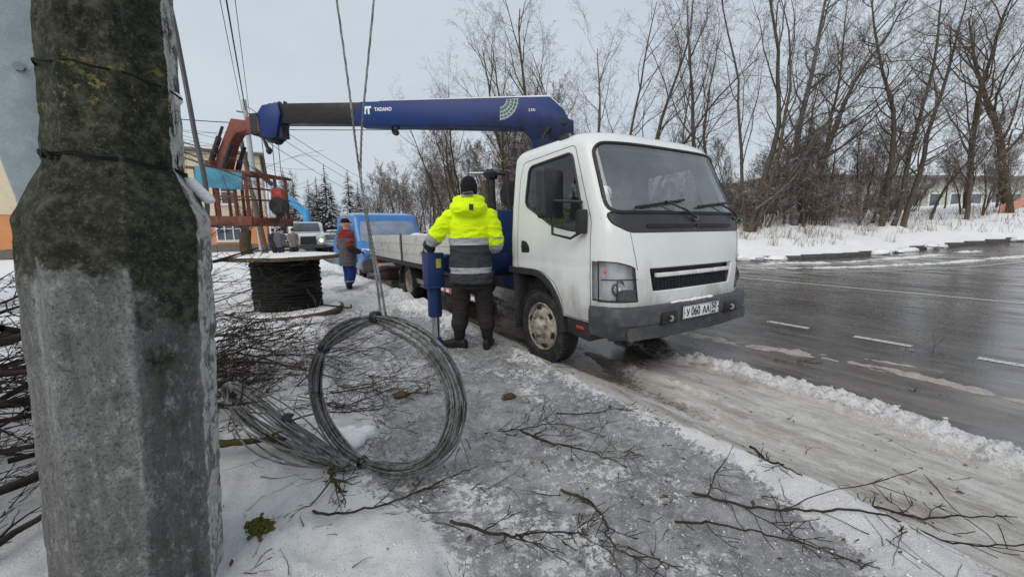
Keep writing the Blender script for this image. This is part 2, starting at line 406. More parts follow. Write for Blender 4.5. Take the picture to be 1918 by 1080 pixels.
def birch():
    t = NT('bark_birch'); f = t.noise(9, 6, 0.75, stretch=(0.7, 0.7, 2.6)); f2 = t.noise(2.0, 4, 0.6)
    c = t.ramp(f, [(0.42, (0.03, 0.027, 0.025)), (0.56, (0.20, 0.19, 0.18)), (0.75, (0.33, 0.32, 0.31))])
    c = t.mix(t.ramp(f2, [(0.4, 0.0), (0.65, 0.75)]), c, (0.055, 0.046, 0.038)); t.col(c); t.rough(0.85)
birch()
def spruce():
    t = NT('spruce_needles'); nz = t.sep(t.geo.outputs['Normal'])[2]
    c = t.ramp(t.noise(4, 5), [(0.3, (0.012, 0.022, 0.020)), (0.7, (0.045, 0.065, 0.055))])
    up = t.math('ABSOLUTE', nz)
    k = t.math('MULTIPLY', t.maprange(up, 0.2, 0.6), t.ramp(t.noise(1.7, 5, 0.7), [(0.47, 0.0), (0.56, 1.0)]))
    t.col(t.mix(k, c, (0.74, 0.77, 0.81))); t.rough(0.9)
spruce()

# vehicles and gear
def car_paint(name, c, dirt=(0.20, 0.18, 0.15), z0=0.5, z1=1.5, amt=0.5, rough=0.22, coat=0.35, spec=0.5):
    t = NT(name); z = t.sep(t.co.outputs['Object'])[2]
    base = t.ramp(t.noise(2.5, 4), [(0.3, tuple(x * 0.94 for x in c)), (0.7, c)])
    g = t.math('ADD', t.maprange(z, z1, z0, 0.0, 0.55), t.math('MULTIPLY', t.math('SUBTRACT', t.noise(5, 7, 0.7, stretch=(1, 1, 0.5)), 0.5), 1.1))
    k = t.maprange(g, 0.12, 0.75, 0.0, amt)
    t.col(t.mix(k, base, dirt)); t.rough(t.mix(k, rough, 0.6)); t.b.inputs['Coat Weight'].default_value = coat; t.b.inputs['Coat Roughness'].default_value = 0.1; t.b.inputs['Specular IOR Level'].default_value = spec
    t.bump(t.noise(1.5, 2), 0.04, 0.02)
car_paint('cab_white', (0.76, 0.78, 0.765), dirt=(0.26, 0.24, 0.21), z0=0.45, z1=1.35, amt=0.8); car_paint('van_blue', (0.035, 0.17, 0.44), amt=0.55, z0=0.3, z1=1.2)
car_paint('truck_grey', (0.62, 0.64, 0.66)); car_paint('car_white', (0.72, 0.75, 0.78)); car_paint('car_dark', (0.05, 0.055, 0.07))
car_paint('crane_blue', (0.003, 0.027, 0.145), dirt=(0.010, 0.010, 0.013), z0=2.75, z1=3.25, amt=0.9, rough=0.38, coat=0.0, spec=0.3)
car_paint('outrigger_blue', (0.018, 0.042, 0.135), dirt=(0.02, 0.025, 0.04), z0=0.0, z1=1.2, amt=0.5, rough=0.45, coat=0.0, spec=0.3)
car_paint('crane_sky_blue', (0.06, 0.36, 0.68), z0=1, z1=3, amt=0.25)
simple('bed_board', (0.50, 0.495, 0.47), 0.55, var=0.08, scale=3, dirt=(0.22, 0.20, 0.17), dirt_amt=0.25, bump=0.1)
simple('black_plastic', (0.022, 0.022, 0.024), 0.55, var=0.2, dirt=(0.06, 0.055, 0.05), dirt_amt=0.2, bump=0.1, bscale=300)
simple('cowl_black', (0.030, 0.031, 0.034), 0.42, var=0.15)
simple('bumper_grey', (0.052, 0.057, 0.066), 0.5, var=0.12, dirt=(0.13, 0.12, 0.105), dirt_amt=0.35, bump=0.12, bscale=250)
simple('rubber', (0.016, 0.016, 0.017), 0.75, var=0.3, dirt=(0.07, 0.064, 0.056), dirt_amt=0.3, bump=0.15, bscale=90)
simple('chassis_black', (0.014, 0.014, 0.015), 0.7, var=0.3, dirt=(0.05, 0.045, 0.04), dirt_amt=0.35)
simple('rim_dirty', (0.42, 0.40, 0.35), 0.6, var=0.15, scale=9, dirt=(0.105, 0.062, 0.032), dirt_amt=0.55, bump=0.1)
simple('chrome', (0.62, 0.63, 0.65), 0.12, 1.0, var=0.05)
simple('reflector', (0.70, 0.71, 0.73), 0.32, 0.25, var=0.15, scale=14)
simple('steel_dull', (0.30, 0.31, 0.32), 0.42, 0.8, var=0.2)
simple('boom_steel', (0.018, 0.017, 0.017), 0.42, 0.2, var=0.35, scale=2.5, dirt=(0.055, 0.045, 0.034), dirt_amt=0.15, stretch=(1, 1, 6), spec=0.3)
simple('galvanised', (0.33, 0.38, 0.41), 0.55, 0.35, var=0.12, scale=14, dirt=(0.42, 0.47, 0.50), dirt_amt=0.3, bump=0.1, bscale=120)
simple('rust_red', (0.155, 0.045, 0.026), 0.75, var=0.35, scale=5, dirt=(0.055, 0.024, 0.016), dirt_amt=0.45, bump=0.25, bscale=90)
simple('jib_red', (0.20, 0.050, 0.036), 0.65, var=0.2, scale=5, dirt=(0.09, 0.03, 0.02), dirt_amt=0.3)
simple('teal_panel', (0.045, 0.225, 0.325), 0.6, var=0.14, scale=3, dirt=(0.025, 0.105, 0.15), dirt_amt=0.35, bump=0.1)
simple('lamp_orange', (0.85, 0.16, 0.03), 0.3, var=0.1); simple('red_plastic', (0.55, 0.035, 0.02), 0.35, var=0.1)
simple('hook_orange', (0.36, 0.045, 0.025), 0.5, var=0.25, dirt=(0.08, 0.03, 0.02), dirt_amt=0.35)
simple('white_paint', (0.76, 0.77, 0.77), 0.45, var=0.05); simple('ink_black', (0.012, 0.012, 0.013), 0.5, var=0.1)
simple('decal_pale', (0.36, 0.43, 0.44), 0.5, var=0.15); simple('decal_green', (0.03, 0.085, 0.075), 0.5, var=0.25)
simple('tape_black', (0.010, 0.010, 0.012), 0.32, var=0.2); simple('yellow_label', (0.58, 0.46, 0.05), 0.5, var=0.15)
simple('interior_dark', (0.15, 0.155, 0.16), 0.8, var=0.2); simple('seat_cloth', (0.24, 0.25, 0.26), 0.9, var=0.2); simple('paper', (0.62, 0.64, 0.66), 0.7, var=0.08)
simple('rope_wire', (0.10, 0.10, 0.105), 0.5, 0.5, var=0.2); simple('cable_black', (0.008, 0.009, 0.008), 0.7, var=0.35, scale=9, spec=0.2)
def alu():
    t = NT('aluminium_wire'); f = t.noise(9, 5, 0.6); c = t.ramp(f, [(0.3, (0.075, 0.075, 0.072)), (0.5, (0.15, 0.152, 0.148)), (0.72, (0.27, 0.275, 0.275))])
    t.col(c); t.rough(0.5); t.b.inputs['Metallic'].default_value = 0.4
alu()
def wood(name, lo, hi):
    t = NT(name); f = t.noise(6, 6, 0.65, stretch=(1, 6, 6)); t.col(t.ramp(f, [(0.3, lo), (0.7, hi)])); t.rough(0.85); t.bump(f, 0.3, 0.01)
wood('drum_wood', (0.055, 0.038, 0.024), (0.17, 0.12, 0.075)); wood('post_wood', (0.05, 0.034, 0.024), (0.14, 0.098, 0.068)); wood('cut_wood', (0.30, 0.15, 0.05), (0.48, 0.28, 0.11))
def cloth(name, c, var=0.12, rough=0.85, sheen=0.0, bumps=0.25):
    t = NT(name); f = t.noise(9, 5, 0.6); t.col(t.ramp(f, [(0.3, tuple(x * (1 - var) for x in c)), (0.7, tuple(min(1, x * (1 + var)) for x in c))])); t.rough(rough)
    t.b.inputs['Specular IOR Level'].default_value = 0.25
    h = t.math('ADD', t.math('MULTIPLY', t.noise(14, 3), 0.8), t.math('MULTIPLY', t.noise(420, 2), 0.2)); t.bump(h, bumps, 0.02)
cloth('hi_vis', (0.74, 1.0, 0.004), 0.05, 0.75); cloth('jacket_grey', (0.042, 0.047, 0.050)); cloth('reflective', (0.36, 0.37, 0.39), 0.06, 0.4)
cloth('trouser_dark', (0.026, 0.022, 0.021)); cloth('boot_black', (0.012, 0.012, 0.013), rough=0.5); cloth('knit_black', (0.010, 0.009, 0.011), bumps=0.6)
cloth('glove_yellow', (0.40, 0.33, 0.10)); cloth('cloth_red', (0.24, 0.020, 0.018)); cloth('cloth_blue', (0.016, 0.036, 0.17)); cloth('cloth_dark', (0.036, 0.034, 0.036))
cloth('cloth_grey', (0.10, 0.095, 0.10)); cloth('cloth_mauve', (0.22, 0.17, 0.165)); cloth('cloth_navy', (0.022, 0.028, 0.045))
simple('skin', (0.50, 0.27, 0.20), 0.5, var=0.1, scale=20)
def glass(name, tint, dirt=0.06, ior=1.5, dcol=(0.42, 0.46, 0.49)):  # dirt: diffuse film; on the cab windscreen it also paints reflection haze
    t = NT(name); nt_ = t.t
    tr = t.n('ShaderNodeBsdfTransparent'); tr.inputs[0].default_value = (*tint, 1)
    gl = t.n('ShaderNodeBsdfGlossy'); gl.inputs['Roughness'].default_value = 0.03; gl.inputs[0].default_value = (0.95, 0.97, 1, 1)
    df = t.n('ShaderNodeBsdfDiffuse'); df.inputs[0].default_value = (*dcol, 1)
    fr = t.n('ShaderNodeFresnel'); fr.inputs['IOR'].default_value = ior
    m1 = t.n('ShaderNodeMixShader'); m2 = t.n('ShaderNodeMixShader')
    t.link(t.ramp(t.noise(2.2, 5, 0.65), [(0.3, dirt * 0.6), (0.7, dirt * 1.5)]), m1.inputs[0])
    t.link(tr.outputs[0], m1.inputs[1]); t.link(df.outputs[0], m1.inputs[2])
    bf = t.geo.outputs['Backfacing']; t.link(t.math('ADD', t.math('MULTIPLY', bf, 1.0 / ior - ior), ior), fr.inputs['IOR'])
    t.link(fr.outputs[0], m2.inputs[0]); t.link(m1.outputs[0], m2.inputs[1]); t.link(gl.outputs[0], m2.inputs[2])
    t.link(m2.outputs[0], t.out.inputs['Surface'])
glass('windscreen', (0.90, 0.94, 0.94), 0.13, 1.9, (0.50, 0.57, 0.61)); glass('clear_glass', (0.86, 0.90, 0.90), 0.03, 1.5); glass('side_glass', (0.30, 0.34, 0.35), 0.02, 1.6); glass('lens', (0.90, 0.91, 0.92), 0.08, 1.5, (0.6, 0.6, 0.6))  # windscreen: bluish diffuse film imitates hazy sky reflection besides dirt
glass('frosted_screen', (0.60, 0.66, 0.70), 0.38, 1.6, (0.42, 0.48, 0.54))
t = NT('window_pane'); t.col(t.ramp(t.noise(0.8, 3), [(0.3, (0.03, 0.035, 0.042)), (0.7, (0.12, 0.135, 0.15))])); t.rough(0.08); t.b.inputs['Specular IOR Level'].default_value = 0.8
simple('plaster_cream', (0.66, 0.555, 0.40), 0.9, var=0.05, scale=1.5, dirt=(0.50, 0.42, 0.31), dirt_amt=0.2)
simple('plaster_orange', (0.62, 0.27, 0.11), 0.9, var=0.06, scale=1.5, dirt=(0.48, 0.22, 0.10), dirt_amt=0.2)
simple('plaster_pale', (0.46, 0.47, 0.42), 0.9, var=0.08, scale=1.2, dirt=(0.34, 0.33, 0.28), dirt_amt=0.3)
simple('plinth_grey', (0.16, 0.14, 0.13), 0.9, var=0.12); simple('frame_white', (0.72, 0.73, 0.73), 0.5, var=0.05); simple('yellow_wall', (0.48, 0.36, 0.12), 0.9)
simple('kerb_stone', (0.085, 0.080, 0.076), 0.75, var=0.3, scale=9, bump=0.4, bscale=40)
simple('slush_ridge', (0.36, 0.33, 0.295), 0.55, var=0.18, scale=14, dirt=(0.25, 0.22, 0.19), dirt_amt=0.45, bump=0.6, bscale=60)
simple('slush_white', (0.76, 0.75, 0.735), 0.6, var=0.10, scale=14, dirt=(0.52, 0.49, 0.45), dirt_amt=0.35, bump=0.6, bscale=60)
simple('dry_grass', (0.20, 0.135, 0.07), 0.9, var=0.4)
simple('leaf_brown', (0.075, 0.040, 0.022), 0.8, var=0.5); simple('orange_mesh', (0.70, 0.30, 0.21), 0.7, var=0.15)
simple('pole_grey', (0.34, 0.37, 0.38), 0.75, var=0.1, scale=3)
t = NT('lit_lamp'); t.b.inputs['Emission Color'].default_value = (1, 0.80, 0.5, 1); t.b.inputs['Emission Strength'].default_value = 3.5; t.col((0.9, 0.8, 0.6))
# ------------------------------------------------------------------ ground
def zroad(x): return np.interp(np.asarray(x, float), [12, 16, 20, 25, 30.5, 40, 60, 95], [0, .05, .11, .22, .60, 1.2, 2.2, 3.4])
KERB = np.array([(95, -22.0), (60, -8.5), (42, -1.2), (34, 1.8), (30.5, 3.2), (27.6, 4.9), (25.3, 5.85), (22.6, 6.2), (20.7, 6.6), (18.6, 7.45), (16.6, 8.8), (15.1, 10.8), (14.2, 13.5), (13.6, 18), (13.3, 30), (13.0, 60), (12.8, 150)])
def kerb_curve(n):
    d = np.r_[0, np.cumsum(np.hypot(*np.diff(KERB, axis=0).T))]; s = np.linspace(0, d[-1], n)
    return np.c_[np.interp(s, d, KERB[:, 0]), np.interp(s, d, KERB[:, 1])]
KC = kerb_curve(1500); KAZ = np.arctan2(KC[:, 0], KC[:, 1]); KR = np.hypot(KC[:, 0], KC[:, 1])
_o = np.argsort(KAZ); KAZ, KR = KAZ[_o], KR[_o]
def kerb_r(az): return np.interp(az, KAZ, KR)
BANK_S = [0, .25, .8, 2.5, 6.0, 13, 26, 45, 90, 400]; BANK_Z = [.13, .16, .27, .70, 1.30, 2.05, 2.8, 3.2, 3.5, 5.0]
def bank_z(x, y):
    az = np.arctan2(x, y); r = np.hypot(x, y); s = np.clip(r - kerb_r(az), 0, 390)
    k = sstep(R(8), R(50), az) * 0.55 + 0.45
    xr = kerb_r(az) * np.sin(az)
    return np.interp(s * k, BANK_S, BANK_Z) + zroad(xr) + (fbm(x * .35, y * .35, oct=4, seed=3) - .5) * .5 * sstep(0.5, 5, s) + (fbm(x * 1.6, y * 1.6, oct=3, seed=5) - .5) * .16 * sstep(0.1, 1.5, s)
def grid_faces(ny, nx):
    i = np.arange(ny - 1)[:, None] * nx + np.arange(nx - 1)[None, :]
    return np.stack([i, i + 1, i + nx + 1, i + nx], -1).reshape(-1, 4)

# snowfield that carries everything, out to the horizon
xs = np.unique(np.r_[-700, -300, -140, np.arange(-80, -4, 4), -4.02, -3.98, np.linspace(-3.5, 1.6, 8), 1.9, 2.2, 4.3, 4.36, 8, 12, 40, 100, 300, 900])
ys = np.unique(np.r_[-700, -200, -60, -20, -8, -2.02, -1.98, np.linspace(-1, 17, 10), 17.9, 17.98, 18.02, np.arange(20, 60, 2), np.arange(60, 120, 6), 150, 300, 1200])
X, Y = np.meshgrid(xs, ys); Z = np.where(X < 2.0, 0.10, -0.06) + (fbm(X * .2, Y * .2, seed=8) - .5) * .25 * (X < 1.7)
inner = (X > -4) & (X < 4.34) & (Y > -2) & (Y < 18); Z = np.where(inner, -0.35, Z)
o = fast_mesh('ground', np.c_[X.ravel(), Y.ravel(), Z.ravel()], grid_faces(*X.shape), 'snow'); tag(o, kind='structure')

# asphalt
xs = np.r_[2.0, np.arange(4, 32, .5), np.arange(32, 98, 4.0)]; ys = np.r_[-25, np.arange(-10, 40, 2.0), np.arange(40, 170, 10.0)]
X, Y = np.meshgrid(xs, ys)
o = fast_mesh('road', np.c_[X.ravel(), Y.ravel(), zroad(X).ravel()], grid_faces(*X.shape), 'wet_asphalt'); tag(o, kind='structure')

def strip(name, pts, w, label, z=0.004):
    b = MB(); n = len(pts)
    for i, (x, y) in enumerate(pts):
        d = np.array(pts[min(i + 1, n - 1)]) - np.array(pts[max(i - 1, 0)]); d = d / np.hypot(*d); nx, ny = -d[1] * w / 2, d[0] * w / 2
        for q in (1, -1): b.v.append((x + nx * q, y + ny * q, float(zroad(x)) + z))
    b.f = [(2 * i, 2 * i + 1, 2 * i + 3, 2 * i + 2) for i in range(n - 1)]; b.mi = [0] * len(b.f)
    return b.build(name, 'worn_road_paint')
mk = tag(thing('dashed_line', None, None), kind='structure')
for i in range(-4, 30):
    y = 2.55 + i * 1.005
    b = MB(); b.add([(6.03, y - .26, .004), (6.15, y - .26, .004), (6.15, y + .26, .004), (6.03, y + .26, .004)], [(0, 1, 2, 3)]); b.build('road_dash', 'worn_road_paint', mk)
o = strip('centre_line', [(10.98, y) for y in np.linspace(-20, 150, 40)], 0.13, ''); tag(o, kind='structure')
o = strip('lane_line', [(12.0, 150), (12.0, 30), (12.0, 9), (12.1, 6.7), (13.2, 5.5), (15.2, 4.1), (18, 2.9), (21, 2.1), (26, .4), (32, -2.2), (45, -8)], 0.14, ''); tag(o, kind='structure')

# near ground: snowy verge, trodden icy sidewalk, slush along the road
def gx():
    a = [np.arange(-4, -1.2, .035), np.arange(-1.2, 2.6, .013), np.arange(2.6, 4.35, .018)]
    return np.unique(np.round(np.concatenate(a), 4))
def gy():
    r = [-2.0]; 
    while r[-1] < 18: r.append(r[-1] + (0.05 if r[-1] < 0 else 0.012 + 0.0085 * max(0, r[-1] - .6)))
    return np.array(r)
GX, GY = gx(), gy(); X, Y = np.meshgrid(GX, GY)
w1 = fbm(X * .8, Y * .5, oct=4, seed=11) - .5; w2 = fbm(X * 2.2, Y * 1.6, oct=4, seed=12) - .5
f3 = fbm(X * 7, Y * 7, oct=4, seed=13) - .5; f4 = fbm(X * 20, Y * 20, oct=3, seed=14) - .5
eA = .30 + .28 * (fbm(Y * .7, Y * 0 + 4.2, seed=21) - .5) + .25 * sstep(3.5, 8, Y) + .18 * sstep(1.9, 1.2, Y)     # verge edge
eB = 1.86 + .30 * (fbm(Y * .9, Y * 0 + 1.2, seed=22) - .5) - .18 * sstep(1.2, .2, Y) - .25 * sstep(4.2, 6.5, Y)   # snow edge on the road side
drop = 2.10 + .09 * (fbm(Y * 1.3, Y * 0 + 7.7, seed=23) - .5) * 2 + .05 * sstep(1.0, .2, Y)
sn_l = sstep(eA + .20, eA - .22, X + w2 * .6); sn_r = sstep(eB - .12, eB + .22, X + w2 * .9) * sstep(drop + .04, drop - .05, X + w2 * .08) * (.62 + .5 * sstep(-.12, .1, fbm(X * 2.5, Y * 2.5, oct=4, seed=33) - .5))
patch = sstep(.0, .20, fbm(X * 1.5 + 5, Y * 1.5, oct=5, seed=31, gain=.68) - .45) * .58
far = sstep(4.5, 8.0, Y) * sstep(-.05, .1, w1 + .02) * .75
snow = np.clip(np.maximum.reduce([sn_l, sn_r, np.where(X < drop, np.maximum(patch * .85, far), 0)]), 0, 1)
slush = sstep(drop - .04, drop + .06, X + w2 * .08)
z_side = .105 + .02 * w1 + .03 * w2 * sstep(0, 1, snow + .4) + .022 * f3 + .007 * f4
# footprints trodden into the ice
rs = np.random.RandomState(4)
dent = np.zeros_like(X)
for k in range(190):
    cx, cy, a = rs.uniform(-.7, 2.0), rs.uniform(.5, 9), rs.normal(0, .5)
    sel = (np.abs(X - cx) < .25) & (np.abs(Y - cy) < .25)
    dx = (X[sel] - cx) * math.cos(a) + (Y[sel] - cy) * math.sin(a); dy = -(X[sel] - cx) * math.sin(a) + (Y[sel] - cy) * math.cos(a)
    q = (dx / .065) ** 2 + (dy / .15) ** 2; dent[sel] += np.exp(-q ** 2) * rs.uniform(.012, .028) - .35 * np.exp(-(q - 1.5) ** 2 * 3) * .012
z_side = z_side - dent * sstep(-1.2, .2, X)
z_verge = - dent * .9 + .15 - .07 * np.exp(-((X - .25) / .5) ** 2 - ((Y - 1.95) / .5) ** 2) + .10 * w1 + .10 * w2 + .03 * f3 + .008 * f4 + .05 * sstep(0, -3, X)
zz = z_side + sn_l * (z_verge - z_side + .02) + sn_r * (.045 + .05 * w2) + .07 * sn_r * sstep(4.0, 5.2, Y) * (1 - sstep(9.5, 11, Y)) * (1 + 2 * w2)
snow_bump = np.where(X < drop, snow, 0); zz += .012 * snow_bump * (1 + f3 * 2)
# slush: wheel ruts along the road, kerb-side ridge, ploughed ridge at the asphalt
rid = 3.60 + .17 * (fbm(Y * .55, Y * 0 + 3.1, seed=24) - .5) * 2 - .22 * sstep(1.2, 0, Y)
rut = (fbm(X * 5.5, Y * .35, oct=4, seed=41) - .5)
z_sl = .042 + .040 * rut + .012 * w2 + .008 * f3 + .005 * f4
tread = np.sin((X - 2.45) * 90) * .006 * np.exp(-((X - 2.52) / .10) ** 2) * sstep(.6, 1.2, Y) * sstep(3.2, 2.6, Y)
z_sl += tread - .03 * np.exp(-((X - 2.52) / .13) ** 2) * sstep(.4, 1.3, Y)
lump = .55 * fbm(X * 6, Y * 5, oct=3, seed=43) + .45 * (1 - np.abs(fbm(X * 11, Y * 10, oct=4, seed=44, gain=.6) - .5) * 4); amp = np.exp(-((X - rid) / .15) ** 2) * sstep(-3, .3, Y)
under = sstep(2.0, 2.9, Y)     # beneath and behind the truck the slush has melted away
z_sl += amp * (.035 + .16 * (lump - .45) + .10 * f4) * (1 - .6 * under) + .012 * f3 + .010 * (fbm(X * 14, Y * 3, oct=4, seed=47) - .5)
z_sl += np.exp(-((X - 2.78 - .05 * w1 * 4) / .09) ** 2) * (.03 + .10 * (lump - .4)) * sstep(1.3, 1.9, Y) * sstep(3.4, 2.4, Y)
z_sl -= .055 * sstep(2.35, 2.75, X) * under * sstep(4.2, 3.4, X) * 1.0
fade = sstep(rid + .10, rid + .34, X + w2 * .3); z_sl = z_sl * (1 - fade) - .05 * fade
zz = zz * (1 - slush) + z_sl * slush
wet = np.clip(slush * under * (sstep(2.25, 2.6, X + w2 * .3)) * .9 + slush * np.exp(-((X - 2.52) / .16) ** 2) * .55 * sstep(.9, 1.8, Y) + fade * .4, 0, 1)
snow = np.where(X > drop + .05, np.maximum(0, amp * 1.3 * (lump + .1) * (1 - .5 * under)), snow)
V = np.c_[X.ravel(), Y.ravel(), zz.ravel()]
def ground_h(x, y):
    i = np.clip(np.searchsorted(GY, y), 1, len(GY) - 1); j = np.clip(np.searchsorted(GX, x), 1, len(GX) - 1); return float(zz[i, j])
def slab(name, x0, x1):
    j0, j1 = np.searchsorted(GX, x0), np.searchsorted(GX, x1); j1 = min(j1, len(GX) - 1)
    sub = np.s_[:, j0:j1 + 1]; v = np.c_[X[sub].ravel(), Y[sub].ravel(), zz[sub].ravel()]
    o = fast_mesh(name, v, grid_faces(len(GY), j1 - j0 + 1), 'winter_ground')
    for nm, A in (('snow', snow), ('slush', slush), ('wet', wet)):
        at = o.data.attributes.new(nm, 'FLOAT', 'POINT'); at.data.foreach_set('value', A[sub].astype(np.float32).ravel())
    return tag(o, kind='structure')
slab('snow_verge', -4.1, 0.1); slab('sidewalk', 0.1, 2.15); slab('slush_strip', 2.15, 4.4)

# loose slush crumbs along the ploughed ridge
b = MB(); rs = np.random.RandomState(9)
for k in range(1500):
    y = .05 + 1.9 * rs.rand() ** 1.2; j = rs.randint(0, 12)
    x = float(np.interp(y, GY, rid[:, 0])) + rs.normal(.02, .12) if j else 2.12 + rs.normal(0, .05)
    r = .0015 + .006 * rs.rand() ** 2.5 + (.008 * rs.rand() if rs.rand() < .04 else 0)
    if not j: r = .002 + .006 * rs.rand()
    b.blob((x, y, max(ground_h(x, y), 0.0) + r * .35), (r, r * rs.uniform(.7, 1.3), r * .8), seed=k, n=6, rough=.35)
o = b.build('slush_crumbs', 'slush_ridge' if False else 'snow_dirty', angle=60); tag(o, 'loose pale slush crumbs along the ploughed roadside ridge', 'slush', kind='stuff')
b = MB(); rs = np.random.RandomState(19)
for k in range(5200):
    y = .3 + 5.5 * rs.rand() ** 1.9; x = rs.uniform(-.3, 2.12); r = .0016 + .0045 * rs.rand() ** 3
    g = ground_h(x, y) + r * .3; q = rs.rand(4, 3) - .5; q /= np.linalg.norm(q, axis=1, keepdims=True) + 1e-6
    b.add([(x + r * (1.2 if i % 2 else -1.2) * abs(q[i][0] + .3), y + r * (1.2 if i > 1 else -1.2) * abs(q[i][1] + .3), g + r * q[i][2]) for i in range(4)] + [(x, y, g + r)], [(0, 1, 4), (1, 3, 4), (3, 2, 4), (2, 0, 4)])
o = b.build('ice_crumbs', 'slush_white', smooth=False); tag(o, 'tiny white ice crumbs strewn over the grey sidewalk ice', 'ice', kind='stuff')
# thin slush ridges out on the asphalt
def ridge(name, pts, w, h, seed, mat='slush_ridge', label='', rough=1.0):
    pts = np.array(pts, float); d = np.r_[0, np.cumsum(np.hypot(*np.diff(pts, axis=0).T))]; n = int(d[-1] / .03); s = np.linspace(0, d[-1], n)
    cx, cy = np.interp(s, d, pts[:, 0]), np.interp(s, d, pts[:, 1]); t = np.linspace(-1, 1, 21)
    tx, ty = np.gradient(cx), np.gradient(cy); l = np.hypot(tx, ty); nx, ny = -ty / l, tx / l
    wob = (fbm(s * .8, s * 0, oct=4, seed=seed) - .5) * .35
    ww = w * (.45 + 1.1 * fbm(s * 1.5, s * 0 + 5, oct=3, seed=seed + 1))
    PX = cx[:, None] + nx[:, None] * (t * ww[:, None] + wob[:, None]); PY = cy[:, None] + ny[:, None] * (t * ww[:, None] + wob[:, None])
    g = sstep(.30, .55, fbm(s * .9, s * 0 + 9, oct=4, seed=seed + 2))
    H = (1 - t ** 2)[None, :] * h * (2.6 * fbm(PX * 8, PY * 8, oct=5, seed=seed + 3, gain=.65) - .95) * g[:, None] - .008 + zroad(PX)
    o = fast_mesh(name, np.c_[PX.ravel(), PY.ravel(), H.ravel()], grid_faces(n, 21), mat); return tag(o, label, 'slush', kind='stuff')
ridge('slush_ridge', [(4.95, -1.0), (4.85, .5), (4.75, 1.6), (4.6, 2.6), (4.5, 4)], .11, .05, 61, label='brown slush ridge trailing across the wet asphalt')
ridge('slush_ridge', [(5.35, -1.0), (5.25, .7), (5.15, 1.5)], .06, .035, 66, label='short slush trail beside the dashed line')
ridge('slush_ridge', [(13.2, 9), (14.0, 6.6), (16, 5.0), (19, 3.7), (24, 2.4), (29, .2), (38, -4)], .28, .05, 71, 'slush_white', 'pale slush ridge curving into the side road')
ridge('slush_ridge', [(13.6, 11), (15, 8.0), (17.5, 6.0), (21, 5.0), (25, 4.1), (29, 2.2), (40, -2.4)], .35, .06, 76, 'slush_white', 'wide slush ridge along the far kerb')

# far bank
az = np.linspace(R(4.5), R(93), 520); ss = np.r_[0, .12, .3, .6, 1, 1.5, np.arange(2, 8, .5), np.arange(8, 24, 1.2), np.arange(24, 60, 4), 80, 120, 200, 380]
AZ, S = np.meshgrid(az, ss); RR = kerb_r(AZ) + S; X, Y = RR * np.sin(AZ), RR * np.cos(AZ); Z = bank_z(X, Y); Z[0] -= .5
o = fast_mesh('snow_bank', np.c_[X.ravel(), Y.ravel(), Z.ravel()], grid_faces(*X.shape), 'snow'); tag(o, kind='structure')
# kerb stones, each one laid on its own
kb = tag(thing('kerb', None, None), kind='structure'); pts = []
d = np.r_[0, np.cumsum(np.hypot(*np.diff(KC, axis=0).T))]
i0 = np.interp(95 - 40, -KC[:, 0] + 95, d); st = np.arange(i0, i0 + 42, 1.0); rs = np.random.RandomState(2)
sb = MB()
for k, s0 in enumerate(st):
    a = np.array([np.interp(s0 + .01, d, KC[:, 0]), np.interp(s0 + .01, d, KC[:, 1])]); c = np.array([np.interp(s0 + .99, d, KC[:, 0]), np.interp(s0 + .99, d, KC[:, 1])])
    z = float(zroad((a[0] + c[0]) / 2)) + rs.uniform(-.015, .02)
    b = MB(); b.bar((*a, z + .04), (*c, z + .04), .16, .22); b.build('kerb_stone', 'kerb_stone', kb, bevel=.015)
    if rs.rand() < .45:
        for q in range(5):
            t_ = rs.rand(); p = a + (c - a) * t_; r = rs.uniform(.10, .30)
            nrm = -p / np.hypot(*p) * rs.uniform(-.05, .22)
            sb.blob((p[0] + nrm[0], p[1] + nrm[1], z + rs.uniform(.0, .10)), (r * 1.7, r * 1.2, r * .55), seed=k * 7 + q, n=10, rough=.22)
o = sb.build('kerb_snow', 'snow', angle=70); tag(o, 'snow heaped over the far kerb stones', 'snow', kind='stuff')
# ------------------------------------------------------------------ crane truck
TCX, TFY = 3.17, 2.08                 # centre line, front face
TR = thing('crane_truck', 'white cab flatbed truck with long blue crane boom parked at the roadside', 'truck', (TCX, 3.2, 0))
CN, CD = 3.5, 0.37
zc = np.arange(.58, 2.085, .0092)
def smooth(a, k=9):
    p = np.pad(a, k, mode='edge'); return np.convolve(p, np.hanning(2 * k + 1) / np.hanning(2 * k + 1).sum(), 'valid')
Wz = smooth(np.interp(zc, [.58, .8, 1.02, 1.06, 1.12, 1.3, 1.6, 2.0, 2.09], [.935, .95, .957, .952, .957, .955, .935, .897, .885]), 5)
Fz = smooth(np.interp(zc, [.58, .78, 1.0, 1.2, 1.36, 1.5, 1.7, 2.09], [.03, .0, .0, .012, .03, .065, .155, .335]), 7)
rows = [(z, w, f, 1.65) for z, w, f in zip(zc, Wz, Fz)]
for t_ in np.linspace(0, 1, 22)[1:]:
    a = t_ * math.pi / 2; rows.append((2.082 + .155 * math.sin(a), .886 - .17 * (1 - math.cos(a)), .335 + .055 * t_ * 2 + .16 * (1 - math.cos(a)), 1.65 - .10 * (1 - math.cos(a))))
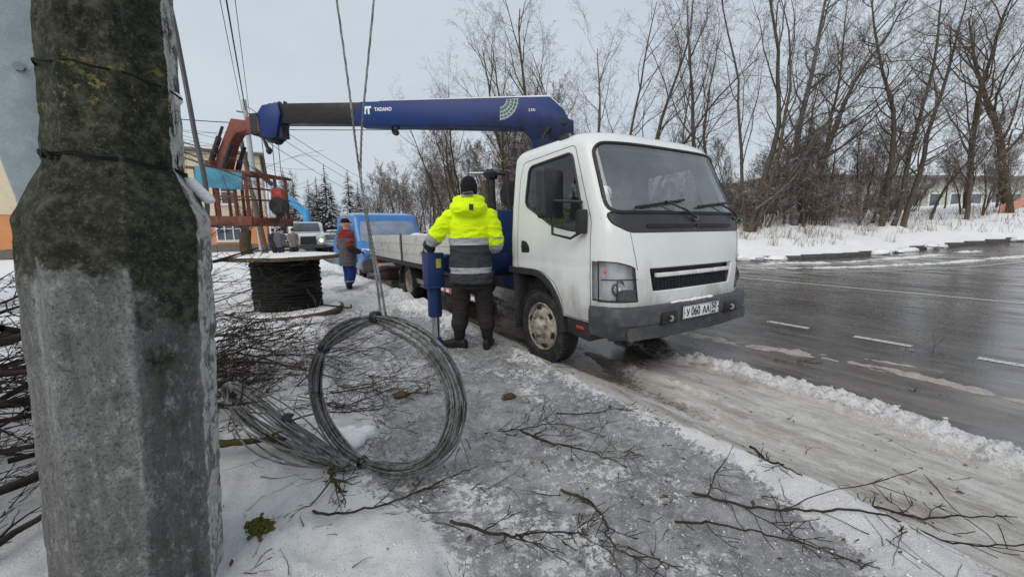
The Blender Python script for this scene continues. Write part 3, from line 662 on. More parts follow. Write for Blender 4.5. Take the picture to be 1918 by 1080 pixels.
def outline(w, f, rear, inset=0.0, nf=150, ns=110, nr=40):
    w -= inset; f += inset; rear -= inset
    th = np.linspace(0, math.pi / 2, 900); a = w * np.sin(th) ** (2 / CN); b = f + CD - CD * np.cos(th) ** (2 / CN)
    s = np.r_[0, np.cumsum(np.hypot(np.diff(a), np.diff(b)))]; q = np.linspace(0, s[-1], nf); fa, fb = np.interp(q, s, a), np.interp(q, s, b)
    rr = .09; sb_ = np.linspace(f + CD, rear - rr, ns)[1:]; sa = np.full_like(sb_, w)
    t2 = np.linspace(0, math.pi / 2, 10)[1:]; ca, cb = w - rr + rr * np.cos(t2), rear - rr + rr * np.sin(t2)
    ra = np.linspace(w - rr, 0, nr)[1:]; rb = np.full_like(ra, rear)
    A = np.r_[fa, sa, ca, ra]; B = np.r_[fb, sb_, cb, rb]      # right half, a measured towards the right-hand side
    A = np.r_[-A, A[-2:0:-1]]; B = np.r_[B, B[-2:0:-1]]         # right side is -x
    return A, B
def cab_grid(inset=0.0):
    P = []
    for (z, w, f, rr) in rows:
        A, B = outline(w, f, rr, inset); P.append(np.c_[TCX + A, TFY + B, np.full(len(A), z - (inset if z > 2.08 else 0))])
    z, w, f, rr = rows[-1]; A, B = outline(w, f, rr, inset); ym = (f + rr) / 2
    for k in np.linspace(1, .02, 16)[1:]:
        P.append(np.c_[TCX + A * k, TFY + ym + (B - ym) * k, np.full(len(A), z - inset + .035 * (1 - k * k))])
    return np.array(P)
CG = cab_grid(); NR_, NCc = CG.shape[:2]
fc = (CG[:-1] + CG[1:]); fc = (fc + np.roll(fc, -1, axis=1)) / 4; fx, fy, fz = fc[..., 0] - TCX, fc[..., 1], fc[..., 2]
wrow = np.interp(fz, zc, Wz); ratio = np.abs(fx) / wrow
def inpoly(u, v, poly):
    r = np.zeros(u.shape, bool); n = len(poly)
    for i in range(n):
        (x0, y0), (x1, y1) = poly[i], poly[(i + 1) % n]
        c = ((y0 > v) != (y1 > v)); r ^= c & (u < (x1 - x0) * (v - y0) / (y1 - y0 + 1e-12) + x0)
    return r
def rpoly(poly, r=.05, n=6):
    out = []; m_ = len(poly)
    for i in range(m_):
        p0, p1, p2 = (np.array(poly[j % m_], float) for j in (i - 1, i, i + 1)); a, c = p0 - p1, p2 - p1
        k = min(r, np.linalg.norm(a) * .45, np.linalg.norm(c) * .45); a = p1 + a / np.linalg.norm(a) * k; c = p1 + c / np.linalg.norm(c) * k
        for t_ in np.linspace(0, 1, n): out.append(tuple((1 - t_) ** 2 * a + 2 * t_ * (1 - t_) * p1 + t_ * t_ * c))
    return out
side = (fy > TFY + .14) & (ratio > .88) & (fy < TFY + 1.60)
front = (fy < TFY + .75)
WINP = rpoly([(3.43, 1.64), (3.40, 2.015), (2.73, 2.045), (2.475, 1.375), (2.62, 1.365), (2.95, 1.42), (3.28, 1.575)], .07)
ARCH = [(3.62 + .3, .3), (3.62 + .3, .985), (3.45, .985)] + [(3.27 - .49 * math.sin(a), .50 + .485 * math.cos(a)) for a in np.linspace(0, math.pi / 2, 14)] + [(2.78, .3)]
DOORP = rpoly([(3.555, .985), (3.555, 1.9), (3.51, 2.075), (2.70, 2.105), (2.415, 1.45), (2.405, .59), (2.78, .59), (2.80, .72), (2.9, .88), (3.1, .97), (3.27, .985)], .05)
m_arch = inpoly(fy, fz, ARCH) & (np.abs(fx) > .5) & (fy < TFY + 1.9)
m_win = inpoly(fy, fz, WINP) & side
m_door = inpoly(fy, fz, DOORP) & side & ~m_win & ~m_arch
WSP = rpoly([(-.945, 1.505), (.945, 1.505), (.935, 2.095), (-.935, 2.095)], .10)
sr = np.sign(fx) * ratio
m_ws = inpoly(sr, fz, WSP) & front & ~m_door & ~m_win & (fy < TFY + .75)
COWL = rpoly([(-.80, 1.345), (.80, 1.345), (.93, 1.42), (.952, 1.505), (-.952, 1.505), (-.93, 1.42)], .05)
m_cowl = inpoly(sr, fz, COWL) & (fy < TFY + .45) & ~m_ws
GRP = rpoly([(-.60, 1.06), (.60, 1.06), (.555, .845), (-.555, .845)], .03)
m_gr = inpoly(fx, fz, GRP) & (fy < TFY + .3)
hl_top = np.interp(ratio, [.72, .80, .90, 1.0], [1.035, 1.075, 1.105, 1.115])
m_hl = (ratio > np.interp(fz, [.78, 1.05], [.735, .765])) & (fy < TFY + .31) & (fz > .785) & (fz < hl_top)
RWP = rpoly([(-.62, 1.52), (.62, 1.52), (.60, 1.93), (-.60, 1.93)], .06)
m_rw = inpoly(fx, fz, RWP) & (fy > TFY + 1.60)
m_body = ~(m_arch | m_win | m_door | m_ws | m_cowl | m_gr | m_hl | m_rw)
ii = np.arange(NR_ - 1)[:, None]; jj = np.arange(NCc)[None, :]; j2 = (jj + 1) % NCc
QF = np.stack([(ii + 1) * NCc + jj, (ii + 1) * NCc + j2, ii * NCc + j2 + 0 * ii, ii * NCc + jj + 0 * ii], -1)
def region(name, mask, mat, parent, grid=CG):
    F = QF[mask]; u, inv = np.unique(F, return_inverse=True)
    return fast_mesh(name, grid.reshape(-1, 3)[u], inv.reshape(F.shape), mat, parent)
cab = region('cab_shell', m_body, 'cab_white', TR)
rsd, lsd = fx < 0, fx > 0
doors = [region('door', m_door & s_, 'cab_white', TR) for s_ in (rsd, lsd)]
GL = cab_grid(.006)
for s_, dr in zip((rsd, lsd), doors): region('door_window', m_win & s_, 'side_glass', dr, GL)
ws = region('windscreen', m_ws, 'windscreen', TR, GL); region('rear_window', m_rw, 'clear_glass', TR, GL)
cowl = region('cowl_panel', m_cowl, 'cowl_black', TR, cab_grid(.002))
LN = cab_grid(.045); region('cab_lining', ~(m_win | m_ws | m_rw | m_arch | m_hl | m_gr) & (fz > .9) & ~((fz < 1.3) & (fy < TFY + .45)), 'interior_dark', TR, LN)
# helper: point on the cab skin for (y,z) on a side / (ratio,z) on the front
def skin_side(y, z, sgn=-1, out=.002):
    w = float(np.interp(z, [r[0] for r in rows], [r[1] for r in rows])); f = float(np.interp(z, [r[0] for r in rows], [r[2] for r in rows])); b = y - TFY
    if b < f + CD: 
        q = max(0.0, (f + CD - b) / CD); a = w * (1 - min(1, q) ** CN) ** (1 / CN)
    else: a = w
    return (TCX + sgn * (a + out), y, z)
def skin_front(s, z, out=.002):
    w = float(np.interp(z, [r[0] for r in rows], [r[1] for r in rows])); f = float(np.interp(z, [r[0] for r in rows], [r[2] for r in rows]))
    b = f + CD - CD * (1 - min(.9999, abs(s)) ** CN) ** (1 / CN); return (TCX + s * w, TFY + b - out, z)
def dense(poly, step=.03):
    out = []
    for i in range(len(poly)):
        a, c = np.array(poly[i]), np.array(poly[(i + 1) % len(poly)]); n = max(1, int(np.linalg.norm(c - a) / step))
        for k in range(n): out.append(tuple(a + (c - a) * k / n))
    return out
for sgn, dr in ((-1, doors[0]), (1, doors[1])):
    b = MB(); b.tube([skin_side(y, z, sgn, -.002) for y, z in dense(WINP)], .014, 6, closed=True); b.build('window_seal', 'black_plastic', dr)
    b = MB(); b.tube([skin_side(y, z, sgn, -.0025) for y, z in dense(DOORP)], .0045, 5, closed=True); b.build('door_seam', 'ink_black', dr)
    hp = rpoly([(3.475, 1.145), (3.475, 1.275), (3.38, 1.265), (3.325, 1.21), (3.32, 1.15)], .03)
    b = MB(); b.add([skin_side(y, z, sgn, .002) for y, z in hp], [tuple(range(len(hp)))]); h = b.build('door_handle', 'black_plastic', dr)
    b = MB(); b.bar(skin_side(3.46, 1.215, sgn, .012), skin_side(3.34, 1.205, sgn, .012), .012, .03); b.build('handle_grip', 'black_plastic', dr, bevel=.004)
    # arch trim and inner wing
    tr = [(y, z) for y, z in ARCH[1:-1] if y < 3.73] ; tr = [(3.73, .985)] + tr[1:] + [(2.775, .42)]
    b = MB(); n = len(tr)
    for i, (y, z) in enumerate(tr):
        d = np.array(tr[min(i + 1, n - 1)]) - np.array(tr[max(i - 1, 0)]); d /= np.linalg.norm(d); nrm = np.array((-d[1], d[0])) * .065
        if nrm @ (np.array((3.3, .4)) - np.array((y, z))) < 0: nrm = -nrm
        x0 = skin_side(y, max(z, .6), sgn, .012)[0]; x1 = TCX + sgn * .62
        b.v += [(x0, y, z), (x0, y + nrm[0], z + nrm[1]), (x1, y + nrm[0], z + nrm[1]), (x1, y, z)]
    b.f = [(4 * i + a, 4 * i + (a + 1) % 4, 4 * i + 4 + (a + 1) % 4, 4 * i + 4 + a) for i in range(n - 1) for a in range(4)]; b.mi = [0] * len(b.f)
    b.build('arch_trim', 'black_plastic', TR, bevel=.006)
    b = MB(); b.prism([(3.60, .98), (3.70, .98), (3.66, .29), (3.60, .29)], (0, 0, 0), (0, 1, 0), (0, 0, 1), TCX + sgn * .93, TCX + sgn * .60); b.build('mud_flap', 'black_plastic', TR, bevel=.008)
    # step below the door with amber marker
    b = MB(); b.prism([(2.40, .585), (2.76, .585), (2.74, .43), (2.45, .40)], (0, 0, 0), (0, 1, 0), (0, 0, 1), TCX + sgn * .925, TCX + sgn * .60); st_ = b.build('step', 'black_plastic', TR, bevel=.015)
    b = MB(); b.box((TCX + sgn * .928, 2.56, .51), (.012, .10, .028)); b.build('side_marker', 'red_plastic', st_, bevel=.004)
# seams on the nose, windscreen seal
b = MB(); b.tube([skin_front(s, z, -.004) for s, z in dense([(p[0] * .999, p[1]) for p in WSP], .03)], .017, 6, closed=True); b.build('screen_seal', 'ink_black', TR)
for sg in (-1, 1):
    b = MB(); b.tube([skin_front(sg * s, z, -.002) for s, z in ((.795, 1.34), (.77, 1.2), (.75, 1.1), (.74, 1.04))], .004, 5); b.build('panel_seam', 'ink_black', TR)
    b = MB(); b.tube([skin_side(y, z, sg, -.002) for y, z in ((2.405, 1.45), (2.33, 1.46), (2.29, 1.47))], .003, 5); b.build('panel_seam', 'ink_black', TR)
b = MB(); b.tube([skin_front(s, z, -.004) for s, z in dense(COWL, .03)], .0085, 6, closed=True); b.build('cowl_edge', 'cowl_black', cowl)
# cowl vents
for a0, a1 in ((-.60, -.02), (.02, .60)):
    b = MB()
    for t_ in np.linspace(a0, a1, 30)[:-1]:
        p, q = skin_front(t_ / .955, 1.395, .004), skin_front((t_ + (a1 - a0) / 29) / .955, 1.395, .004); b.bar(p, q, .012, .03)
    b.build('air_vent', 'ink_black', cowl)
text_part('badge', 'CANTER', 'interior_dark', skin_front(.50, 1.425, .006), (1, .42, 0), (0, .25, 1), .032, cowl)
# grille
gr = MB(); gb = [(TCX + a, skin_front(a / .957, z, -.05)[1], z) for a, z in GRP]; gr.add(gb, [tuple(range(len(gb)))]); grille = gr.build('grille', 'ink_black', TR)
b = MB(); pr = [(-.52, .975), (-.26, .975), (0, .975), (.26, .975), (.52, .975)]
for i in range(4):
    p, q = skin_front(pr[i][0] / .957, .99, -.004), skin_front(pr[i + 1][0] / .957, .99, -.004); b.bar(p, (q[0] + .003, q[1], q[2]), .035, .036)
b.build('grille_bar', 'cab_white', grille, bevel=.008)
b = MB()
for z in np.arange(.87, .97, .022):
    for a in np.linspace(-.56, .52, 13): 
        k = np.interp(z, [.845, 1.06], [.55, .60]) / .6
        b.bar(skin_front(a * k / .957, z, -.018), skin_front((a + .085) * k / .957, z, -.018), .012, .007)
for a in np.linspace(-.55, .55, 27): b.bar(skin_front(a / .957, .86, -.020), skin_front(a * 1.03 / .957, .965, -.020), .006, .010, up=(0, 1, 0))
b.build('grille_mesh', 'black_plastic', grille)
b = MB(); b.tube([skin_front(a / .957, z, -.012) for a, z in dense(GRP)], .014, 6, closed=True); b.build('grille_frame', 'cab_white', grille)
# headlights
LB = cab_grid(.07); LM = cab_grid(.003)
for s_, sg in ((rsd, -1), (lsd, 1)):
    hl = region('headlight', m_hl & s_, 'lens', TR, LM); region('lamp_bowl', m_hl & s_, 'reflector', hl, LB)
    c = skin_front(sg * .865, .885, -.055)
    b = MB(); b.lathe([(.005, .05), (.035, .045), (.065, .02), (.078, -.02)], c, (sg * -.0 + sg * .25, .9, 0), 20); b.build('main_reflector', 'chrome', hl)
    b = MB(); b.blob((c[0], c[1] - .015, c[2]), .018, n=10, rough=0); b.build('bulb', 'white_paint', hl)
    c2 = skin_front(sg * .955, 1.03, -.045)
    b = MB(); b.blob(c2, (.015, .015, .02), n=10, rough=0); b.build('indicator_bulb', 'lamp_orange', hl)
    b = MB(); 
    zs = [(s, .965) for s in np.linspace(.74, .985, 10)]
    b.tube([skin_front(sg * s, z, -.004) for s, z in zs], .006, 5); b.tube([skin_front(sg * np.interp(z, [.79, .965], [.905, .905]), z, -.004) for z in np.linspace(.79, .965, 6)], .005, 5)
    b.build('lens_rib', 'black_plastic', hl)
    b = MB(); edge = [(s, float(np.interp(s, [.72, .80, .90, 1.0], [1.035, 1.075, 1.105, 1.115]))) for s in np.linspace(.765, .992, 12)] + [(.992, z) for z in np.linspace(1.1, .785, 8)] + [(s, .783) for s in np.linspace(.99, .735, 10)] + [(.735, .79), (.75, .9), (.763, 1.03)]
    b.tube([skin_front(sg * s, z, -.003) for s, z in edge], .006, 5, closed=True); b.build('lamp_seal', 'ink_black', hl)
# bumper: swept round the corners, hollow behind
def bump_pts(z, f_, w_, y_end, n=40):
    th = np.linspace(0, math.pi / 2, 400); a = w_ * np.sin(th) ** (2 / 4.0); bb = f_ + .34 - .34 * np.cos(th) ** (2 / 4.0)
    a = np.r_[a, w_]; bb = np.r_[bb, y_end - TFY]; s = np.r_[0, np.cumsum(np.hypot(np.diff(a), np.diff(bb)))]; q = np.linspace(0, s[-1], n); a, bb = np.interp(q, s, a), np.interp(q, s, bb)
    A = np.r_[-a[::-1], a[1:]]; B = np.r_[bb[::-1], bb[1:]]; return [(TCX + x, TFY + y, z) for x, y in zip(A, B)]
secs = [(.735, .06, .90), (.745, -.02, .93), (.735, -.055, .950), (.70, -.065, .960), (.60, -.06, .960), (.585, -.045, .955), (.50, -.04, .95), (.455, -.015, .935), (.44, .06, .88)]
G = []
for z, f_, w_ in secs:
    p = bump_pts(z, f_, w_, 2.42)
    # the lower edge sweeps up a little towards the corners
    G.append([(x, y, zz_ + (.03 * abs((x - TCX) / .97) ** 3 if z < .52 else 0)) for x, y, zz_ in p])
G = np.array(G); bumper = fast_mesh('bumper', G.reshape(-1, 3), grid_faces(G.shape[0], G.shape[1]), 'bumper_grey', TR); bumper.data.set_sharp_from_angle(angle=R(40))
for sg in (-1, 1):
    b = MB(); c = (TCX + sg * .43 + (.03 if sg > 0 else 0), TFY - .046, .632)
    b.box(c, (.20, .06, .105)); b.build('tow_recess', 'ink_black', bumper, bevel=.012)
    b = MB(); b.lathe([(.014, -.006), (.026, -.006), (.026, .006), (.014, .006)], (c[0], c[1] - .034, c[2]), (1, 0, 0), 16, close=True); b.build('tow_eye', 'rim_dirty', bumper)
    b = MB(); b.prism(rpoly([(-.15, -.06), (.15, -.06), (.15, .05), (-.15, .05)], .03), (TCX + sg * .70, TFY - .024 + .012, .535), (1, sg * .09, 0), (0, 0, 1), -.003, .003); b.build('bumper_inset', 'bumper_grey', bumper)
G2 = np.array([[skin_front(s_, .62, -.035)[:2] + (z,) for s_ in np.linspace(-.99, .99, 80)] for z in (.70, .79)]); fast_mesh('bumper_gap', G2.reshape(-1, 3), grid_faces(2, G2.shape[1]), 'ink_black', bumper)
# number plate
py = TFY - .073
b = MB(); b.box((TCX, py + .008, .655), (.535, .014, .125)); plate = b.build('number_plate', 'black_plastic', TR, bevel=.003)
b = MB(); b.box((TCX, py - .001, .655), (.52, .006, .112)); b.build('plate_face', 'white_paint', plate, bevel=.002)
fr = MB()
for (a0, c0, a1, c1) in ((-.255, .052, .255, .052), (-.255, -.052, .255, -.052), (-.255, -.052, -.255, .052), (.255, -.052, .255, .052), (.125, -.052, .125, .052)):
    fr.bar((TCX + a0, py - .005, .655 + c0), (TCX + a1, py - .005, .655 + c1), .003, .004, up=(0, 1, 0))
fr.build('plate_border', 'ink_black', plate)
text_part('plate_letters', 'У', 'ink_black', (TCX - .225, py - .006, .625), (1, 0, 0), (0, 0, 1), .085, plate, bold=.0015)
text_part('plate_letters', '060', 'ink_black', (TCX - .155, py - .006, .622), (1, 0, 0), (0, 0, 1), .108, plate, bold=.0015, sx=.78)
text_part('plate_letters', 'АА', 'ink_black', (TCX + .008, py - .006, .625), (1, 0, 0), (0, 0, 1), .085, plate, bold=.0015, sx=.9)
text_part('plate_letters', '50', 'ink_black', (TCX + .138, py - .006, .650), (1, 0, 0), (0, 0, 1), .080, plate, bold=.0012, sx=.95)
text_part('plate_letters', 'RUS', 'ink_black', (TCX + .145, py - .006, .611), (1, 0, 0), (0, 0, 1), .034, plate, bold=.0006)
b = MB(); b.blob((TCX - .242, py - .006, .655), .006, n=8, rough=0); b.blob((TCX + .243, py - .006, .66), .007, n=8, rough=0); b.build('plate_bolt', 'ink_black', plate)
b = MB()
for k in range(40): b.blob((TCX - .34 + .56 * random.Random(k).random(), TFY - .028 + .012 * random.Random(k + 9).random(), .744 + .010 * random.Random(k + 5).random()), (.030, .018, .010), seed=k, n=10, rough=.15)
b.build('bumper_snow', 'snow', bumper, angle=70)
# wipers
for (a0, z0, a1, z1, ac, zc_) in ((.02, 1.455, -.38, 1.60, -.73, 1.545), (.80, 1.47, .44, 1.60, .10, 1.565)):
    b = MB(); b.tube([skin_front(a0, z0, .03), skin_front((a0 * .6 + a1 * .4), (z0 * .5 + z1 * .5), .045), skin_front(a1, z1, .035)], [.012, .009, .008], 6); w_ = b.build('wiper_arm', 'black_plastic', TR)
    b = MB(); s0, s1 = ac, a1 + .30 * np.sign(a1 - ac)
    b.tube([skin_front(s, np.interp(s, sorted((ac, s1)), (zc_, z1 + .02) if ac < s1 else (z1 + .02, zc_)), .018) for s in np.linspace(ac, s1, 8)], .011, 5); b.build('wiper_blade', 'ink_black', w_)
    b = MB(); b.blob(skin_front(a0, z0, .012), (.03, .03, .024), n=10, rough=0); b.build('wiper_hub', 'steel_dull', w_)
# mirrors
def mirror(sg):
    b = MB(); x = TCX + sg * 1.14; y0 = 2.72
    b.prism(rpoly([(-.15, -.21), (.15, -.21), (.155, .21), (-.155, .21)], .05), (x - .0, y0, 1.68), (1, sg * .35, 0) if False else (.94, sg * -.34, 0), (0, 0, 1), -.045, .045)
    mr = b.build('mirror', 'black_plastic', TR, bevel=.02, seg=3)
    b = MB(); ax = Vector((.94, sg * -.34, 0)); nz_ = ax.cross(Vector((0, 0, 1)))
    b.prism(rpoly([(-.12, -.18), (.12, -.18), (.12, .18), (-.12, .18)], .04), Vector((x, y0, 1.68)) - nz_ * .047, ax, (0, 0, 1), -.002, .002); b.build('mirror_glass', 'chrome', mr)
    b = MB(); p = skin_side(2.47, 1.42, sg, .02); x2 = TCX + sg * 1.03
    b.tube([(p[0], 2.50, 1.60), (x2, 2.58, 1.61), (x, y0 - .03, 1.62)], .013, 6); b.tube([(p[0], 2.50, 1.36), (x2, 2.58, 1.30), (x + sg * .02, 2.66, 1.34), (x, y0 - .03, 1.55)], .014, 6); b.build('mirror_arm', 'black_plastic', mr)
    b = MB(); b.box((p[0] + sg * .025, 2.485, 1.44), (.075, .085, .20)); b.build('mirror_bracket', 'black_plastic', mr, bevel=.015)
mirror(-1); mirror(1)
b = MB(); b.prism(rpoly([(-.075, -.028), (.075, -.028), (.055, .035), (-.045, .035)], .012), (TCX - .80, 2.93, 2.215), (0, -1, 0), (-.25, 0, 1), -.03, .03); rl = b.build('roof_lamp', 'black_plastic', TR, bevel=.008)
b = MB(); b.box((TCX - .802, 2.875, 2.226), (.03, .03, .03)); b.build('lamp_lens', 'rim_dirty', rl, bevel=.006)
# cab interior
b = MB(); b.box((TCX, 2.50, 1.30), (1.7, .42, .28)); dash = b.build('dashboard', 'interior_dark', TR, bevel=.06)
b = MB(); b.lathe([(.20 + .014 * math.cos(a), .014 * math.sin(a)) for a in np.linspace(0, 2 * math.pi, 9)[:-1]], (TCX + .48, 2.78, 1.42), (0, -.75, .66), 28, close=True); b.bar((TCX + .29, 2.78, 1.42), (TCX + .67, 2.78, 1.42), .03, .02); b.build('steering_wheel', 'ink_black', TR)
for a in (-.48, .48):
    b = MB(); b.box((TCX + a, 3.42, 1.38), (.52, .14, .72)); b.box((TCX + a, 3.18, 1.03), (.52, .5, .14)); st_ = b.build('seat', 'seat_cloth', TR, bevel=.05)
    b = MB(); b.box((TCX + a, 3.44, 1.82), (.28, .10, .17)); b.build('headrest', 'seat_cloth', st_, bevel=.04)
b = MB(); b.box((TCX - .35, 2.40, 1.49), (.22, .004, .10), rz=.2); b.box((TCX + .18, 2.42, 1.50), (.10, .02, .09)); b.build('dash_papers', 'paper', dash, bevel=.002)
b = MB(); b.box((TCX + .05, 2.52, 1.98), (.24, .03, .07)); b.build('inner_mirror', 'ink_black', TR, bevel=.02)
b = MB(); b.box((TCX, 2.9, .72), (1.6, 1.5, .30)); b.build('cab_floor', 'chassis_black', TR, bevel=.03)
# wheels
def tyre_prof(ro, w, ri):
    return [(ri, -w * .38), (ri + .03, -w * .46), (ro - .06, -w * .5), (ro - .02, -w * .45), (ro, -w * .36), (ro, -w * .12), (ro - .008, -w * .11), (ro - .008, -w * .06), (ro, -w * .05), (ro, w * .05), (ro - .008, w * .06), (ro - .008, w * .11), (ro, w * .12), (ro, w * .36), (ro - .02, w * .45), (ro - .06, w * .5), (ri + .03, w * .46), (ri, w * .38)]
def wheel(name, x, y, out, deep, z=.385, w=.22, twin=False):
    b = MB(); ax = (out, 0, 0)
    b.lathe(tyre_prof(.385, w, .245), (x, y, z), ax, 48)
    for k in range(60):       # shoulder blocks
        a = 2 * math.pi * k / 60; b.box((x + out * w * .40, y + math.cos(a) * .383, z + math.sin(a) * .383), (.045, .014, .022), M=Matrix.Rotation(a - math.pi / 2, 3, 'X'))
    if twin: b.lathe(tyre_prof(.385, w, .245), (x - out * .27, y, z), ax, 40)
    ty = b.build(name, 'rubber', TR)
    b = MB(); f = w * .40
    if deep: pr_ = [(.246, f - .05), (.250, f), (.242, f + .012), (.232, f), (.226, f - .03), (.215, -.02), (.20, -.045), (.11, -.06), (.09, -.055), (.085, .02), (.06, .03), (.0, .03)]
    else: pr_ = [(.246, f - .05), (.250, f), (.242, f + .012), (.232, f), (.226, f - .04), (.215, f - .03), (.195, f + .0), (.165, f + .022), (.13, f + .03), (.105, f + .02), (.095, f + .03), (.078, f + .075), (.055, f + .085), (0, f + .085)]
    b.lathe(pr_, (x, y, z), ax, 40); rim = b.build('rim', 'rim_dirty', ty, angle=50)
    for k in range(6):
        a = 2 * math.pi * (k + .3) / 6; q = .185 if not deep else .155; hz = f + .004 if not deep else -.052
        b = MB(); b.lathe([(.0, .008), (.034, .008), (.036, -.004)], (x + out * hz, y + math.cos(a) * q, z + math.sin(a) * q), ax, 14); b.build('hand_hole', 'ink_black', rim)
        a += .5; q = .115; hz = f + .03 if not deep else -.05
        b = MB(); b.lathe([(0, .025), (.013, .025), (.015, 0)], (x + out * hz, y + math.cos(a) * q, z + math.sin(a) * q), ax, 6); b.build('wheel_nut', 'steel_dull', rim)
wheel('front_wheel', TCX - .80, 3.2, -1, False); wheel('front_wheel', TCX + .80, 3.2, 1, False)
wheel('rear_wheel', TCX - .83, 7.85, -1, True, twin=True); wheel('rear_wheel', TCX + .83, 7.85, 1, True, twin=True)
for sg in (-1, 1):
    b = MB(); n = 16
    for k in range(n + 1):
        a = math.pi * (-.05 + 1.1 * k / n); y, z = 7.85 + math.cos(a) * .47, .385 + math.sin(a) * .44
        b.v += [(TCX + sg * 1.0, y, z), (TCX + sg * .62, y, z), (TCX + sg * .62, y - math.cos(a) * .015, z - math.sin(a) * .015), (TCX + sg * 1.0, y - math.cos(a) * .03, z - math.sin(a) * .03)]
    b.f = [(4 * i + a, 4 * i + (a + 1) % 4, 4 * i + 4 + (a + 1) % 4, 4 * i + 4 + a) for i in range(n) for a in range(4)]; b.mi = [0] * len(b.f)
    b.build('mudguard', 'black_plastic', TR)
# chassis and running gear
b = MB()
for sg in (-1, 1): b.box((TCX + sg * .38, 6.8, .66), (.08, 7.6, .20))
for y in (2.6, 4.1, 5.6, 7.0, 8.7, 10.3): b.box((TCX, y, .66), (.7, .10, .16))
ch = b.build('chassis', 'chassis_black', TR, bevel=.01)
b = MB(); b.tube([(TCX - .80, 3.2, .385), (TCX + .80, 3.2, .385)], .06, 10); b.tube([(TCX - .85, 7.85, .385), (TCX + .85, 7.85, .385)], .075, 10); b.blob((TCX, 7.85, .385), .2, n=14, rough=0); b.build('axle', 'chassis_black', TR)
b = MB(); b.box((TCX - .70, 5.6, .50), (.36, .9, .36)); b.box((TCX + .70, 5.6, .5), (.36, 1.0, .36)); b.box((TCX - .1, 3.9, .7), (.8, .9, .5)); b.box((TCX - .55, 6.7, .62), (.5, .5, .3)); b.build('fuel_tank', 'chassis_black', TR, bevel=.06)
# side guard rail with red and white tape
b = MB(); b.box((TCX - .93, 5.75, .47), (.05, 3.0, .09)); sg_ = b.build('side_guard', 'steel_dull', TR, bevel=.008)
for k in range(22):
    y = 4.5 + k * .115; b = MB(); b.box((TCX - .9575, y, .47), (.003, .112, .05)); b.build('reflective_tape', 'red_plastic' if k % 2 else 'white_paint', sg_)
# flat bed
BX0, BX1, BY0, BY1 = TCX - 1.09, TCX + 1.09, 5.05, 10.75
b = MB(); b.box((TCX, (BY0 + BY1) / 2, .83), (BX1 - BX0 - .06, BY1 - BY0 - .02, .05)); b.build('bed_floor', 'post_wood', TR)
b = MB()
for sx in (BX0 + .02, BX1 - .02): b.box((sx, (BY0 + BY1) / 2, .795), (.06, BY1 - BY0, .085))
for y in np.linspace(BY0 + .1, BY1 - .1, 9): b.box((TCX, y, .75), (BX1 - BX0 - .1, .06, .08))
b.build('bed_frame', 'chassis_black', TR, bevel=.006)
def board(x, y0, y1, name='side_board'):
    b = MB(); b.box((x, (y0 + y1) / 2, 1.09), (.03, y1 - y0 - .012, .495)); o_ = b.build(name, 'bed_board', TR, bevel=.006)
    for z in (.99, 1.17): b = MB(); b.box((x - .0155 if x < TCX else x + .0155, (y0 + y1) / 2, z), (.003, y1 - y0 - .03, .006)); b.build('board_groove', 'interior_dark', o_)
    return o_
ym = 7.62
for x in (BX0, BX1): board(x, BY0, ym - .03); board(x, ym + .03, BY1)
b = MB(); b.box((TCX, BY1 + .02, 1.09), (2.2, .03, .495)); b.build('tail_board', 'bed_board', TR, bevel=.006)
b = MB(); b.box((TCX, BY0 - .03, 1.16), (2.2, .04, .66)); b.build('head_board', 'bed_board', TR, bevel=.006)
for x in (BX0, BX1):
    for y in (ym, BY1 - .01, BY0 + .02): b = MB(); b.box((x, y, 1.07), (.045, .05, .54)); b.build('bed_post', 'chassis_black', TR, bevel=.006)
b = MB(); z = 1.36; k = 0          # tie chain hanging over the middle post
while z > .86:
    b.lathe([(.016 + .005 * math.cos(a), .005 * math.sin(a)) for a in np.linspace(0, 2 * math.pi, 7)[:-1]], (BX0 - .032, ym + .02 * math.sin(z * 12), z), (1, 0, 0) if k % 2 else (.2, 1, 0), 10, close=True); z -= .026; k += 1
b.build('tie_chain', 'chassis_black', TR)
b = MB(); rs = np.random.RandomState(5)
for k in range(70): b.blob((rs.uniform(BX0 + .4, BX1 - .4), rs.uniform(BY0 + .4, BY1 - .4), .87), (.3, .35, .08), seed=k, n=10, rough=.1)
for k in range(12): b.blob((rs.uniform(BX0 + .35, BX0 + .9), 7.4 + rs.uniform(0, 1.2), 1.22 + .08 * rs.rand()), (.16, .22, .10), seed=90 + k, n=10, rough=.1)
b.build('bed_snow', 'snow', TR, angle=70)
# rear lights board
b = MB(); b.box((TCX - .85, BY1 + .05, .66), (.3, .05, .12)); b.build('tail_lamp', 'red_plastic', TR, bevel=.01)

# crane: base frame, column, boom in its own vertical plane
CA = Vector((3.5, 4.65, 0)); CE = Vector((-.746, .666, 0)); CNn = Vector((-.666, -.746, 0))    # origin, direction towards the tip, towards the viewer side
def cp(s, z, off=0.0): return CA + CE * s + Vector((0, 0, z)) + CNn * off
b = MB(); b.box((TCX, 4.50, .98), (1.75, .46, .34)); b.box((TCX, 4.50, .74), (.9, .6, .25)); cb = b.build('crane_base', 'outrigger_blue', TR, bevel=.02)
b = MB(); b.lathe([(.0, 1.1), (.30, 1.1), (.30, 1.22), (.21, 1.26), (.19, 2.2), (.24, 2.3), (.24, 2.62), (0, 2.62)], (3.4, 4.62, 0), (0, 0, 1), 24); col_ = b.build('crane_column', 'crane_blue', TR, angle=40)
b = MB(); b.lathe([(0, -.2), (.17, -.2), (.17, -.17), (.12, -.16), (.12, .16), (.17, .17), (.17, .2), (0, .2)], (3.0, 4.78, 1.9), (1, .2, 0), 20); b.build('winch', 'chassis_black', col_, angle=40)
